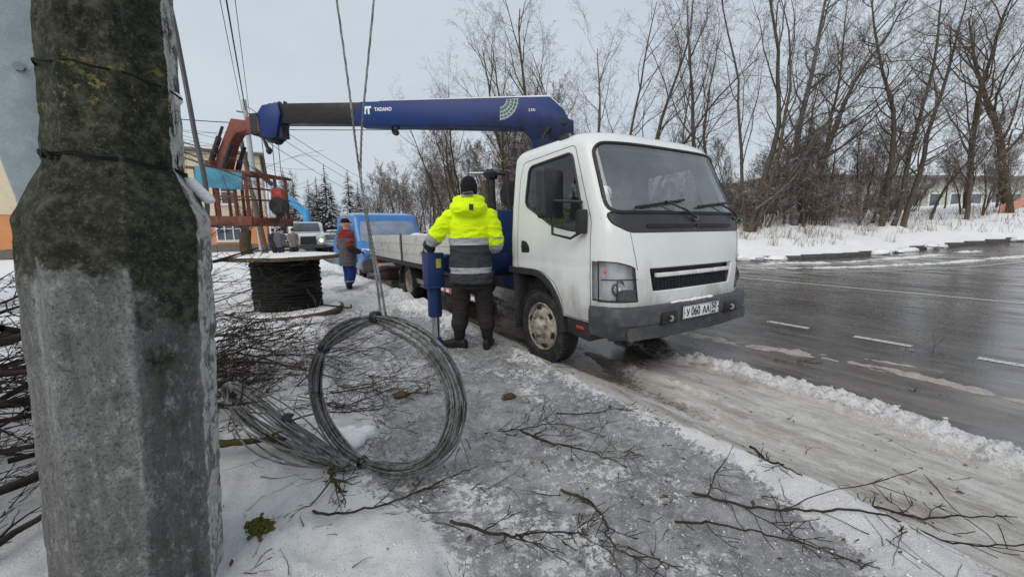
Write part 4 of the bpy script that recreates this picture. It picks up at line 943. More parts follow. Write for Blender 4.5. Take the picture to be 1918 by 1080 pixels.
b = MB(); b.box((2.42, 4.45, 1.25), (.30, .50, .78)); ct = b.build('hydraulic_tank', 'outrigger_blue', TR, bevel=.03)
for k in range(5): b = MB(); b.tube([(2.26, 4.30 + k * .07, 1.40), (2.24, 4.30 + k * .07, 1.58)], .010, 6); b.blob((2.24, 4.30 + k * .07, 1.59), .02, n=8, rough=0); b.build('control_lever', 'ink_black', ct)
b = MB()
for k in range(6): b.tube([(2.30, 4.15 + .02 * k, 1.1 + .06 * k), (2.29, 4.3, 1.3 + .04 * k), (2.28, 4.6, 1.22 + .05 * k), (2.5, 4.75, 1.2)], .016, 6)
b.build('hydraulic_hose', 'rubber', ct)
b = MB(); b.tube([(2.52, 4.66, 1.55), (2.50, 4.66, 2.10)], .05, 12); b.blob((2.50, 4.66, 2.12), (.10, .10, .075), seed=3, n=12, rough=.15); b.tube([(2.50, 4.66, 2.13), (2.70, 4.60, 2.14), (2.74, 4.55, 1.4)], .035, 8); rest = b.build('boom_rest', 'chassis_black', TR)
b = MB(); b.tube([(2.50, 4.72, 2.15), (2.28, 4.90, 2.155)], .018, 8); b.tube([(2.27, 4.90, 2.08), (2.26, 4.90, 2.27)], [.02, .028], 8); b.build('rest_arm', 'steel_dull', rest)
b = MB(); b.bar((2.48, 4.72, 1.5), (2.42, 4.72, 2.05), .13, .05); b.build('rest_strut', 'post_wood', rest)
main = [(2.91, 3.36), (.54, 3.24), (.01, 3.215), (-.18, 3.03), (-.25, 2.90), (-.31, 2.89), (-.31, 2.60), (-.12, 2.52), (.20, 2.55), (.41, 2.83), (2.98, 3.03), (3.03, 3.12)]
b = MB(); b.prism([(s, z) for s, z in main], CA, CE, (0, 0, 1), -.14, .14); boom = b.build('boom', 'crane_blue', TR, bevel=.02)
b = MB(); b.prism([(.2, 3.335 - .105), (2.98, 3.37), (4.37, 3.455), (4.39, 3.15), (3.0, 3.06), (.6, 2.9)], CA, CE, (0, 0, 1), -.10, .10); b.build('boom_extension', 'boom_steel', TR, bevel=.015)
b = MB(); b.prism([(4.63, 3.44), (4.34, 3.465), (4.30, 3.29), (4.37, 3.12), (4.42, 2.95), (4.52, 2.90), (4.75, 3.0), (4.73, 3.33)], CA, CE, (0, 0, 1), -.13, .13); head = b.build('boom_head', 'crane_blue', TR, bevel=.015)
b = MB()
for of in (-.07, .07): b.lathe([(0, -.02), (.11, -.02), (.12, -.01), (.10, 0), (.12, .01), (.11, .02), (0, .02)], cp(4.55, 2.98, of), CNn, 24)
b.box(cp(4.44, 3.02), (.20, .16, .16), rz=-.73); b.build('sheave', 'chassis_black', head, angle=40)
b = MB(); 
for s, z in ((4.58, 3.475), (4.48, 3.48), (4.40, 3.49), (4.30, 3.485)): b.lathe([(0, .02), (.022, .02), (.022, -.02), (0, -.02)], cp(s, z), CNn, 10)
b.build('guide_roller', 'chassis_black', head)
b = MB(); b.tube([cp(4.68, 2.94, .10), cp(4.62, 2.78, .10)], [.022, .03], 8); b.blob(cp(4.60, 2.74, .10), (.045, .045, .06), n=10, rough=.1); b.build('stowed_hook', 'chassis_black', head)
b = MB(); b.lathe([(0, -.16), (.04, -.16), (.04, .16), (0, .16)], cp(-.18, 2.87), CNn, 16); b.lathe([(0, -.16), (.05, -.16), (.05, .16), (0, .16)], cp(.08, 2.68), CNn, 16); b.build('pivot_pin', 'chassis_black', boom)
b = MB(); b.tube([cp(.01, 2.80, .145), cp(.07, 2.73, .15), cp(.10, 2.66, .15), cp(.17, 2.60, .15)], .03, 8); b.build('boom_hose', 'rubber', boom)
b = MB(); b.lathe([(.05 + .009 * math.cos(a), .009 * math.sin(a)) for a in np.linspace(0, 2 * math.pi, 7)[:-1]], cp(.55, 3.26), CNn, 16, close=True); b.build('lifting_eye', 'crane_blue', boom)
b = MB(); b.bar(cp(2.46, 3.02), cp(2.46, 2.93), .02, .03); b.bar(cp(2.36, 3.02), cp(2.36, 2.96), .02, .03); b.lathe([(0, -.03), (.045, -.03), (.045, .03), (0, .03)], cp(2.41, 2.915), CNn, 14); b.build('rope_roller', 'chassis_black', boom)
b = MB(); b.tube([cp(4.45, 3.08), cp(3.0, 2.985), cp(2.41, 2.955), cp(.5, 2.86), cp(.1, 2.6)], .006, 5); b.build('winch_rope', 'rope_wire', boom)
b = MB(); b.prism([(2.6, 3.355), (.54, 3.25), (.03, 3.222), (-.13, 3.08), (-.13, 3.095), (.02, 3.243), (.5, 3.266), (2.6, 3.362)], CA, CE, (0, 0, 1), -.11, .11); b.build('boom_snow', 'snow', boom)
# lettering and load chart on the viewer's side of the boom (plane at +.14)
ex_, ey_ = -CE + Vector((0, 0, -.048)), Vector((0, 0, 1))
def onb(s, z, o_=.1412): return cp(s, z, o_)
text_part('maker_lettering', 'TADANO', 'white_paint', onb(2.665, 3.205), ex_, ey_, .072, boom, bold=.002, sx=.92)
b = MB(); b.prism([(0, .03), (.115, .03), (.115, .0), (.085, .0), (.085, -.085), (.055, -.085), (.055, .0), (.0, -.045)], onb(2.83, 3.255), ex_, (0, 0, 1), -.001, .001); b.prism([(.0, -.05), (.03, -.028), (.02, -.085), (.0, -.085)], onb(2.83, 3.255), ex_, (0, 0, 1), -.001, .001); b.build('maker_emblem', 'white_paint', boom)
text_part('load_lettering', '2.93t', 'white_paint', onb(.315, 3.04), ex_, ey_, .048, boom, bold=.0008)
def arc(r0, r1, a0, a1, c, mat, name, o_, n=14):
    b = MB(); vs = []
    for k in range(n + 1):
        a = a0 + (a1 - a0) * k / n
        for r in (r0, r1): vs.append(cp(c[0] - math.cos(a) * r * 1.0, c[1] + math.sin(a) * r, o_))
    b.add(vs, [(2 * k, 2 * k + 1, 2 * k + 3, 2 * k + 2) for k in range(n)]); return b.build(name, mat, boom)
cc = (.72, 3.215)
arc(.085, .275, -math.pi / 2, 0, cc, 'decal_green', 'load_chart', .1411)
for r in (.09, .15, .20, .245): arc(r, r + .016, -math.pi / 2, 0, cc, 'decal_pale', 'chart_arc', .1416)
for a in np.linspace(-math.pi / 2, 0, 8): arc(.10, .27, a - .022, a + .022, cc, 'decal_pale', 'chart_spoke', .1419, 2)
# ropes and hook block
b = MB()
for s, z0, z1, of in ((4.715, 2.95, 2.10, .10), (4.60, 2.95, 2.10, .02), (4.47, 3.0, 2.16, .04)): b.tube([cp(s, z0, of), cp(s, z1, of)], .006, 5)
b.build('hoist_rope', 'rope_wire', TR)
b = MB(); b.prism([(4.47, 2.12), (4.53, 2.16), (4.66, 2.14), (4.68, 1.98), (4.70, 1.92), (4.44, 1.92), (4.46, 2.0)], CA + CNn * .04, CE, (0, 0, 1), -.05, .05); hb = b.build('hook_block', 'hook_orange', TR, bevel=.02)
b = MB(); b.lathe([(0, -.08), (.13, -.08), (.15, -.05), (.15, .05), (.13, .08), (0, .08)], cp(4.565, 1.86, .04), CNn, 24); b.build('block_sheave', 'chassis_black', hb, angle=40)
b = MB(); b.tube([cp(4.565 + .075 * math.cos(a) , 1.61 + .075 * math.sin(a), .04) for a in np.linspace(1.75, -2.6, 16)], list(np.linspace(.03, .035, 8)) + list(np.linspace(.034, .012, 8)), 8); b.tube([cp(4.55, 1.75, .04), cp(4.55, 1.67, .04)], .03, 8); b.build('hook', 'chassis_black', hb)

# outrigger on the sidewalk side
OX, OY = 1.44, 4.08
og = None
b = MB(); b.box(((OX + 2.4) / 2, OY + .06, 1.02), (2.4 - OX, .16, .17)); b.box((1.95, OY + .06, 1.02), (.7, .20, .21)); beam = b.build('outrigger_beam', 'outrigger_blue', TR, bevel=.012)
b = MB(); b.box((1.62, OY - .023, 1.05), (.03, .004, .07)); b.build('beam_label', 'rim_dirty', beam)
b = MB(); b.prism(rpoly([(-.10, -.09), (.10, -.09), (.10, .09), (-.10, .09)], .02, 3), (OX, OY, 0), (1, 0, 0), (0, 1, 0), .78, 1.15); leg = b.build('outrigger_leg', 'outrigger_blue', TR, bevel=.006)
b = MB(); b.lathe([(0, .80), (.075, .80), (.078, .46), (.070, .44), (0, .44)], (OX, OY, 0), (0, 0, 1), 20); b.build('jack_cylinder', 'outrigger_blue', leg, angle=40)
b = MB(); b.lathe([(0, .46), (.045, .46), (.045, .16), (0, .16)], (OX, OY, 0), (0, 0, 1), 20); b.build('jack_rod', 'chrome', leg, angle=40)
b = MB(); b.lathe([(0, .20), (.05, .20), (.062, .17), (.10, .125), (.10, .105), (0, .105)], (OX, OY, 0), (0, 0, 1), 20); b.build('jack_foot', 'outrigger_blue', leg, angle=40)
b = MB(); b.box((OX + .03, OY - .0915, 1.04), (.055, .003, .10)); b.build('leg_label', 'yellow_label', leg)
b = MB(); b.box((OX - .005, OY, .78), (.24, .22, .018)); b.build('leg_flange', 'outrigger_blue', leg, bevel=.004)
# ------------------------------------------------------------------ work basket slung from the boom tip
BK = thing('work_basket', 'rusty red work basket with teal front panel hanging from the boom tip', 'work basket', tuple(cp(5.4, 1.5)))
def bbar(name, a, c, w, h, mat='rust_red', par=BK): b = MB(); b.bar(cp(*a), cp(*c), w, h); return b.build(name, mat, par, bevel=min(w, h) * .12)
S0, S1, N0, N1 = 4.74, 6.35, .42, -.42
b = MB(); b.prism([(5.27, 3.29), (5.02, 3.245), (4.70, 3.23), (4.70, 3.10), (5.01, 3.08), (5.20, 3.05), (5.32, 2.93), (5.43, 2.71), (5.56, 2.38), (5.76, 2.40), (5.61, 2.76)], CA, CE, (0, 0, 1), -.10, .10); jb = b.build('jib_arm', 'jib_red', BK, bevel=.015)
b = MB(); b.prism([(4.95, 3.28), (4.72, 3.28), (4.70, 3.02), (4.95, 3.02)], CA, CE, (0, 0, 1), -.14, .14); b.build('jib_bracket', 'jib_red', BK, bevel=.01)
b = MB(); b.box(cp(4.80, 3.16), (.16, .30, .34), rz=-.73); b.build('slew_head', 'chassis_black', BK, bevel=.03)
for of in (-.13, .13):
    b = MB(); b.tube([cp(5.41, 3.16, of), cp(5.50, 3.0, of)], .022, 8); b.tube([cp(5.50, 3.0, of), cp(5.75, 2.55, of)], .042, 10); b.build('tilt_ram', 'chassis_black', BK)
    b = MB(); b.tube([cp(5.28, 2.88, of), cp(5.40, 2.66, of)], .03, 8); b.tube([cp(5.40, 2.66, of), cp(5.50, 2.42, of)], .045, 10); b.build('tilt_ram', 'chassis_black', BK)
b = MB(); b.box(cp(5.72, 2.55, 0), (.12, .40, .16), rz=-.73); b.build('hinge_plate', 'jib_red', BK, bevel=.01)
for of in (N0, N1):
    bbar('floor_beam', (S0, 1.60, of), (S1, 1.66, of), .05, .15)
    bbar('top_rail', (S0 - .06, 2.35, of), (S1, 2.54, of), .045, .045)
    bbar('mid_rail', (S0, 1.98, of), (S1, 2.06, of), .03, .03); bbar('mid_rail', (S0, 2.15, of), (S1, 2.30, of), .03, .03)
    for s in (4.80, 5.02, 5.36, 5.72, 6.02, 6.33): bbar('basket_post', (s, 1.63, of), (s, 2.34 + (s - 4.8) * .125, of), .055, .05)
for s in (S0, 5.5, S1): bbar('cross_beam', (s, 1.60, N0), (s, 1.60, N1), .06, .12); bbar('end_rail', (s if s != 5.5 else S1, 2.36, N0), (s if s != 5.5 else S1, 2.36, N1), .045, .045)
b = MB(); b.prism([(S0, 1.56), (S1, 1.62), (S1, 1.585), (S0, 1.525)], CA, CE, (0, 0, 1), -.40, .40); b.build('basket_floor', 'rust_red', BK)
b = MB(); b.prism([(4.81, 2.345), (5.68, 2.50), (5.72, 2.17), (4.83, 2.09)], CA, CE, (0, 0, 1), -N0 - .045, -N0 - .03); b.build('front_panel', 'teal_panel', BK, bevel=.004)
b = MB()
for s in (4.9, 5.6): b.bar(cp(s, 2.40, 0), cp(5.6, 2.44, 0), .05, .05)
b.bar(cp(5.62, 2.42, N0), cp(5.62, 2.42, N1), .06, .08); b.build('hanger_bar', 'rust_red', BK)

# ------------------------------------------------------------------ cable drum lying on its side
DX, DY, DZ = .07, 7.14, .14
DR = thing('cable_drum', 'big wooden drum wound with black cable lying flat on the snow', 'cable drum', (DX, DY, DZ))
def disc(name, z0, z1, r, seed):
    nb = 9; rs = np.random.RandomState(seed); par = None
    w = 2 * r / nb
    for k in range(nb):
        x0, x1 = -r + k * w + .006, -r + (k + 1) * w - .006; n = 7; t_ = [x0 + (x1 - x0) * i / (n - 1) for i in range(n)]
        up = [(x, math.sqrt(max(.0004, r * r - x * x))) for x in t_]; poly = up + [(x, -y) for x, y in up[::-1]]
        dz = rs.uniform(-.004, .004); b = MB(); b.prism(poly, (DX, DY, 0), (.8, .6, 0), (-.6, .8, 0), z0 + dz, z1 + dz); b.build(name, 'drum_wood', DR, bevel=.004)
disc('lower_plank', DZ, DZ + .055, .80, 1); disc('upper_plank', DZ + .86, DZ + .915, .80, 2)
b = MB(); rs = np.random.RandomState(6); z = DZ + .06; k = 0
while z < DZ + .862:
    r = .475 + rs.uniform(-.012, .012); n = 64; ph = rs.rand() * 6
    b.tube([(DX + (r + .008 * math.sin(3 * a + ph)) * math.cos(a), DY + (r + .008 * math.sin(3 * a + ph)) * math.sin(a), z + .006 * math.sin(2 * a + ph)) for a in np.linspace(0, 2 * math.pi, n + 1)[:-1]], .0145, 6, closed=True); z += .0245
b.lathe([(.46, DZ + .05), (.46, DZ + .87)], (DX, DY, 0), (0, 0, 1), 40); b.build('wound_cable', 'cable_black', DR)
def snow_cap(name, cx, cy, r, z, h, parent, seed, hole=0.0, edge=.04):
    n, m_ = 96, 14; P = []
    for i in range(m_ + 1):
        t_ = i / m_
        for j in range(n):
            a = 2 * math.pi * j / n; rr = (hole + (r - hole) * t_) * (1 if t_ < 1 else 1); e = 1 - edge * vnoise(math.cos(a) * 4 + 9, math.sin(a) * 4, seed=seed) * 2 * t_
            P.append((cx + rr * e * math.cos(a), cy + rr * e * math.sin(a), 0))
    P = np.array(P); tt = np.repeat(np.arange(m_ + 1) / m_, n)
    P[:, 2] = z + (h * (.55 + .9 * fbm(P[:, 0] * 4, P[:, 1] * 4, seed=seed))) * np.sqrt(np.clip(1 - tt ** 6, 0, 1)) - .004
    i = np.arange(m_)[:, None] * n; j = np.arange(n)[None, :]; F = np.stack([i + j, i + n + j, i + n + (j + 1) % n, i + (j + 1) % n], -1).reshape(-1, 4)
    return fast_mesh(name, P, F, 'snow', parent)
snow_cap('drum_snow', DX, DY, .785, DZ + .915, .03, DR, 3); snow_cap('drum_snow', DX, DY, .785, DZ + .057, .03, DR, 5, hole=.49)
b = MB(); b.lathe([(.788, -.02), (.806, -.02), (.806, .02), (.788, .02)], (DX, DY, DZ + .03), (0, 0, 1), 64, close=True); b.build('rim_band', 'drum_wood', DR)
b = MB(); b.tube(catm([(DX + .45, DY - .25, DZ + .10), (DX + .62, DY - .45, DZ + .09), (DX + .86, DY - .35, .16), (DX + .92, DY + .0, .15)], 8), .012, 6); b.build('loose_cable_end', 'cable_black', DR)

# ------------------------------------------------------------------ wire coil hanging at the sidewalk, with its two strands
CO = thing('wire_coil', 'upright coil of twisted aluminium wire hanging over the icy sidewalk', 'wire coil', (.39, 1.93, .12))
rs = np.random.RandomState(12); C0 = Vector((.385, 1.935, .545)); U = Vector((math.cos(R(45)), -math.sin(R(45)), 0)); Nn = U.cross(Vector((0, 0, 1)))
Wd = Vector((0, 0, 1))
for k in range(26):
    r = .352 + .056 * rs.rand(); ph = rs.rand() * 6.28; ox, oz = rs.normal(0, .008), rs.normal(0, .006); ds = rs.normal(0, .020); n = 210
    sp = rs.rand(); pts = []
    for j in range(n):
        a = 2 * math.pi * j / n; fan = .030 * sp * max(0, math.cos(a)) ** 2 + .010 * math.sin(2 * a + ph) * sp
        rr = r + fan * (1 if k % 4 else -.6); tie = math.exp(-((a - 1.62) / .22) ** 2) + math.exp(-((a - 2.5) / .2) ** 2) + math.exp(-((a - 4.3) / .25) ** 2)
        rr = rr + (.394 - rr) * min(1, tie) * .75
        pts.append(C0 + U * (math.cos(a) * rr * 1.02 + ox) + Wd * (math.sin(a) * rr * 1.02 + oz) + Nn * (ds * (1 - .7 * min(1, tie)) + .012 * math.sin(a + ph)))
    b = MB(); b.tube(pts, .0053, 6, closed=True, twist=.55, lobe=.84); b.build('wire_turn', 'aluminium_wire', CO)
if True:   # one slack turn standing off to the right
    pts = []
    for j in range(220):
        a = 2 * math.pi * j / 220; rr = .405 + .045 * max(0, math.cos(a + .35)) ** 3
        pts.append(C0 + U * (math.cos(a) * rr) + Wd * (math.sin(a) * rr * 1.03) + Nn * .02)
    b = MB(); b.tube(pts, .0053, 6, closed=True, twist=.55, lobe=.84); b.build('wire_turn', 'aluminium_wire', CO)
for a in (1.60, 2.52, 4.33):
    c = C0 + U * (math.cos(a) * .398) + Wd * (math.sin(a) * .41); d = -U * math.sin(a) + Wd * math.cos(a); L_ = .030 if a > 2 else .038
    b = MB(); b.tube([c - d * L_ / 2, c - d * L_ * .2, c + d * L_ * .3, c + d * L_ / 2], [.030, .034, .033, .030], 10); b.build('tape_wrap', 'tape_black', CO)
STRAND_A = [(.36, 3.9, 6.8), (.425, 2.70, 2.78), (.438, 2.45, 1.80), (.44, 2.28, 1.36), (.43, 2.10, 1.09), (.41, 1.97, .96), (.43, 1.945, .93)]
STRAND_B = [(1.35, 3.05, 6.8), (.62, 2.565, 2.78), (.455, 2.44, 1.82), (.44, 2.28, 1.44), (.44, 2.08, 1.12), (.432, 1.97, .975), (.44, 1.94, .93)]
for P in (STRAND_A, STRAND_B):
    q = catm(P, 60); b = MB(); b.tube(q, .0070, 6, twist=.5, lobe=.80); b.build('hanging_strand', 'aluminium_wire', CO)
# second coil lying flattened between the pole and the first
C2 = thing('wire_bundle', 'flattened bundle of grey wire lying between the pole and the coil', 'wire coil', (-.05, 2.3, .15))
T0, E0 = Vector((-.33, 2.66, .50)), Vector((.20, 2.0, .185)); ax = (E0 - T0); ln = ax.length; ax.normalize(); pv = (Vector((0, 0, 1)) - ax * ax.z).normalized(); qv = ax.cross(pv)
for k in range(17):
    hw = .03 + .085 * rs.rand() ** .8; n = 110; ph = rs.normal(0, .03); sk = rs.normal(0, .05); L2 = ln * (1 + rs.normal(0, .02)); pts = []
    for j in range(n):
        a = 2 * math.pi * j / n; t_ = .5 - .5 * math.cos(a); pts.append(T0 + ax * (L2 * t_ + ph * .3) + pv * (math.sin(a) * hw * (1 + .35 * math.cos(a)) - .05 * math.sin(math.pi * t_) + sk * .3 * math.sin(math.pi * t_)) + qv * (sk * math.sin(math.pi * t_) + .02 * math.cos(a * 2 + k)))
    b = MB(); b.tube(pts, .005, 6, closed=True, twist=.5, lobe=.84); b.build('wire_turn', 'aluminium_wire', C2)
b = MB(); b.tube([T0 + ax * .02, T0 + ax * .05, T0 + ax * .07], [.030, .034, .030], 10); b.build('tape_wrap', 'tape_black', C2)
b = MB(); b.blob(T0 + ax * .47 + pv * .06, (.03, .03, .025), n=8); b.build('tape_wrap', 'tape_black', C2)

# ------------------------------------------------------------------ concrete pole
PX_, PY_ = -.405, 1.665
PL = thing('concrete_pole', 'mossy grey concrete pole on a wider octagonal base in the left foreground', 'utility pole', (PX_, PY_, 0))
_l = math.hypot(PX_, PY_); LR = (PY_ / _l, -PX_ / _l)      # sideways, to the right of the viewer
def octa(r, rot, n_per=26, soft=.06):
    pts = []; edge = []
    for k in range(8):
        a0, a1 = rot + k * math.pi / 4, rot + (k + 1) * math.pi / 4
        p0, p1 = np.array((math.cos(a0), math.sin(a0))) * r, np.array((math.cos(a1), math.sin(a1))) * r
        for t_ in np.arange(n_per) / n_per:
            p = p0 + (p1 - p0) * t_; q = p / np.linalg.norm(p) * r * .968
            w = max(0, 1 - min(t_, 1 - t_) / soft) ** 2; pts.append(p * (1 - w * .2) + q * w * .2); edge.append(k)
    return np.array(pts), np.array(edge)
zs = np.r_[np.arange(-.3, .3, .05), np.arange(.3, 1.44, .012), np.linspace(1.44, 1.575, 22), np.arange(1.585, 2.3, .012), np.arange(2.35, 9, .25)]
rot = R(-74.3); P = []; CH = []; TG = []
rfun = lambda z: np.interp(z, [-.3, 1.418, 1.43, 1.565, 1.575, 2.3, 9], [.205, .221, .217, .160, .157, .146, .11])
for z in zs:
    o_, eg = octa(float(rfun(z)), rot); lean = .065 * (min(z, 3.0) - 1.45)
    P.append(np.c_[o_[:, 0] + PX_ + lean * float(LR[0]) + .0, o_[:, 1] + PY_ + lean * float(LR[1]), np.full(len(o_), z)])
P = np.array(P); nrm = P[..., :2] - P[..., :2].mean(axis=1, keepdims=True); nrm /= np.linalg.norm(nrm, axis=-1, keepdims=True)
dsp = (fbm(P[..., 0] * 22, P[..., 1] * 22, P[..., 2] * 16, oct=5, seed=51) - .5) * .011 + (fbm(P[..., 0] * 5, P[..., 1] * 5, P[..., 2] * 3, oct=3, seed=52) - .5) * .010
pit = -sstep(.66, .74, fbm(P[..., 0] * 30, P[..., 1] * 30, P[..., 2] * 22, oct=3, seed=53)) * .005
P[..., :2] += nrm * (dsp + pit)[..., None]
nn = P.shape[1]; i = np.arange(len(zs) - 1)[:, None] * nn; j = np.arange(nn)[None, :]
F = np.stack([i + j, i + (j + 1) % nn, i + nn + (j + 1) % nn, i + nn + j], -1).reshape(-1, 4)
shaft = fast_mesh('shaft', P.reshape(-1, 3), F, 'mossy_concrete', PL); shaft.data.set_sharp_from_angle(angle=R(27))
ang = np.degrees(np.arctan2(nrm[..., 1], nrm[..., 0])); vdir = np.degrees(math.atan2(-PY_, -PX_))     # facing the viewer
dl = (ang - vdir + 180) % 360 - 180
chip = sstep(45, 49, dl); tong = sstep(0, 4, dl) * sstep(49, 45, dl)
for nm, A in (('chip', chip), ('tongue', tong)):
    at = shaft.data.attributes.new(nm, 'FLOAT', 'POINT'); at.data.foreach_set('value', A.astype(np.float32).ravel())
for z0, tilt, k in ((1.815, .10, 1), (1.575, .10, 2)):
    pts = []
    for a in np.linspace(0, 2 * math.pi, 60)[:-1]:
        r = float(rfun(z0)) + .004 - .012 * (1 - abs(math.cos((a - rot - math.pi / 8) * 4))); lean = .065 * (z0 - 1.45)
        d_ = math.cos(a - math.radians(vdir) - R(90)); pts.append((PX_ + lean * float(LR[0]) + math.cos(a) * r, PY_ + lean * float(LR[1]) + math.sin(a) * r, z0 - tilt * r * d_ * -1.0 * -1 * 1.0 + .004 * math.sin(a * 9)))
    b = MB(); b.tube(pts, .0032, 6, closed=True); 
    if k == 2: b.tube([(p[0] * 1.0, p[1], p[2] + .006) for p in pts], .003, 6, closed=True)
    b.build('tie_wire', 'rust_red' if False else 'cable_black', PL)
vd = Vector((-PX_, -PY_, 0)).normalized(); rd = Vector((-vd.y, vd.x, 0))      # towards viewer, image right
b = MB(); c = Vector((PX_, PY_, 1.80)) + rd * .155 + vd * .03; b.blob(c, (.024, .024, .021), seed=1, n=18, rough=.05); b.build('snow_lump', 'snow', PL, angle=80)
b = MB(); c = Vector((PX_, PY_, 1.545)) + rd * .168 + vd * .02
for k in range(14): b.blob(c + Vector((0, 0, -.0045 * k)) + rd * .0035 * k, (.021, .021, .013), seed=k, n=12, rough=.08)
b.build('snow_lump', 'snow', PL, angle=80)
b = MB(); c = Vector((PX_, PY_, 1.575)) - rd * .135 + vd * .09; b.tube([c, c + Vector((.005, 0, .02)), c + Vector((.012, -.01, .012)), c + Vector((.02, -.012, -.004))], .006, 6); b.build('wire_knot', 'cable_black', PL)

# galvanised brace behind the pole
GB = thing('steel_brace', 'pale galvanised steel brace standing behind the mossy concrete pole', 'brace', (-.66, 1.98, .1))
vd2 = rd
def br(u, v, z): return Vector((-.60, 1.93, 0)) + rd * (u - .085) - vd * v + Vector((0, 0, z))
b = MB(); ring = []
for z, ul, ur in ((.05, .06, .14), (1.50, -.03, .16), (1.70, -.055, .18), (2.4, -.13, .24), (4.5, -.30, .40)):
    ring.append([br(ul, .0, z), br(ur, .0, z), br(ur, .07, z), br(ul, .07, z)])
vs = [p for r_ in ring for p in r_]; fs = [(4 * i + a, 4 * i + (a + 1) % 4, 4 * i + 4 + (a + 1) % 4, 4 * i + 4 + a) for i in range(4) for a in range(4)]
b.add(vs, fs + [(3, 2, 1, 0), (16, 17, 18, 19)]); b.build('brace_plate', 'galvanised', GB, bevel=.006)
b = MB(); b.tube([br(.03, -.012, 1.9), br(.03, .08, 1.9)], .014, 6); b.build('bolt', 'steel_dull', GB)
# cable down beside the pole
b = MB(); q = catm([(-.30, 2.12, 3.2), (-.285, 2.08, 2.4), (-.268, 2.06, 2.12), (-.245, 2.0, 1.78), (-.228, 1.93, 1.46), (-.33, 1.98, 1.0), (-.50, 2.05, .15)], 14); b.tube(q, .0085, 8); o = b.build('guy_cable', 'rope_wire'); tag(o, 'dark cable hanging close behind the mossy concrete pole', 'cable')
# ------------------------------------------------------------------ people
def loft(b, secs, k=18):
    """secs: (centre, rx, ry, x-axis, y-axis)"""
    vs = []
    for c, rx, ry, ux, uy in secs:
        for j in range(k):
            a = 2 * math.pi * j / k; vs.append(Vector(c) + Vector(ux) * (math.cos(a) * rx) + Vector(uy) * (math.sin(a) * ry))
    n = len(secs); fs = [(i * k + j, i * k + (j + 1) % k, (i + 1) * k + (j + 1) % k, (i + 1) * k + j) for i in range(n - 1) for j in range(k)]
    fs += [tuple(range(k))[::-1], tuple((n - 1) * k + j for j in range(k))]; b.add(vs, fs)
def limb(b, pts, rad, flat=1.0, k=14, sub=5):
    q = catm(pts, sub); r = np.interp(np.linspace(0, len(pts) - 1, len(q)), range(len(pts)), rad); secs = []
    q = [Vector(p) for p in q]; x = None
    for i, p in enumerate(q):
        d = (q[min(i + 1, len(q) - 1)] - q[max(i - 1, 0)]).normalized()
        if x is None: x = d.orthogonal().normalized()
        x = (x - d * x.dot(d)).normalized(); secs.append((p, r[i], r[i] * flat, x, d.cross(x)))
    # rounded ends
    loft(b, secs, k); b.blob(q[0], r[0] * .98, n=12, rough=0); b.blob(q[-1], r[-1] * .98, n=12, rough=0)
def remesh(b, name, voxel, mats, parent, wrinkle=0.0, wscale=9.0, seed=0, classify=None, smooth_it=4):
    me = bpy.data.meshes.new('tmp'); me.from_pydata(b.v, [], b.f); ob = bpy.data.objects.new('tmp', me); COL.objects.link(ob)
    bm = bmesh.new(); bm.from_mesh(me); bmesh.ops.recalc_face_normals(bm, faces=bm.faces); bm.to_mesh(me); bm.free()
    md = ob.modifiers.new('r', 'REMESH'); md.mode = 'VOXEL'; md.voxel_size = voxel
    sm = ob.modifiers.new('s', 'SMOOTH'); sm.factor = .5; sm.iterations = smooth_it
    dg = bpy.context.evaluated_depsgraph_get(); dg.update(); out = bpy.data.meshes.new_from_object(ob.evaluated_get(dg)); bpy.data.objects.remove(ob); bpy.data.meshes.remove(me)
    out.name = name; n = len(out.vertices); V = np.empty(n * 3, np.float32); out.vertices.foreach_get('co', V); V = V.reshape(-1, 3).astype(float)
    if wrinkle:
        N = np.empty(n * 3, np.float32); out.vertices.foreach_get('normal', N); N = N.reshape(-1, 3)
        w = fbm(V[:, 0] * wscale * .6, V[:, 1] * wscale * .6, V[:, 2] * wscale * 1.5, oct=4, seed=seed); w = np.abs(w - .5) * 2
        V += N * ((.35 - w) * wrinkle)[:, None]; out.vertices.foreach_set('co', V.astype(np.float32).ravel())
    mats = mats if isinstance(mats, list) else [mats]; out.materials.clear()
    for q in mats: out.materials.append(MATS[q])
    if classify is not None:
        m_ = len(out.polygons); C = np.empty(m_ * 3, np.float32); out.polygons.foreach_get('center', C); out.polygons.foreach_set('material_index', classify(C.reshape(-1, 3)).astype(np.int32))
    else: out.polygons.foreach_set('material_index', np.zeros(len(out.polygons), np.int32))
    out.polygons.foreach_set('use_smooth', np.ones(len(out.polygons), bool)); out.update(); return link(name, out, parent)
X_, Y_, Z_ = (1, 0, 0), (0, 1, 0), (0, 0, 1)
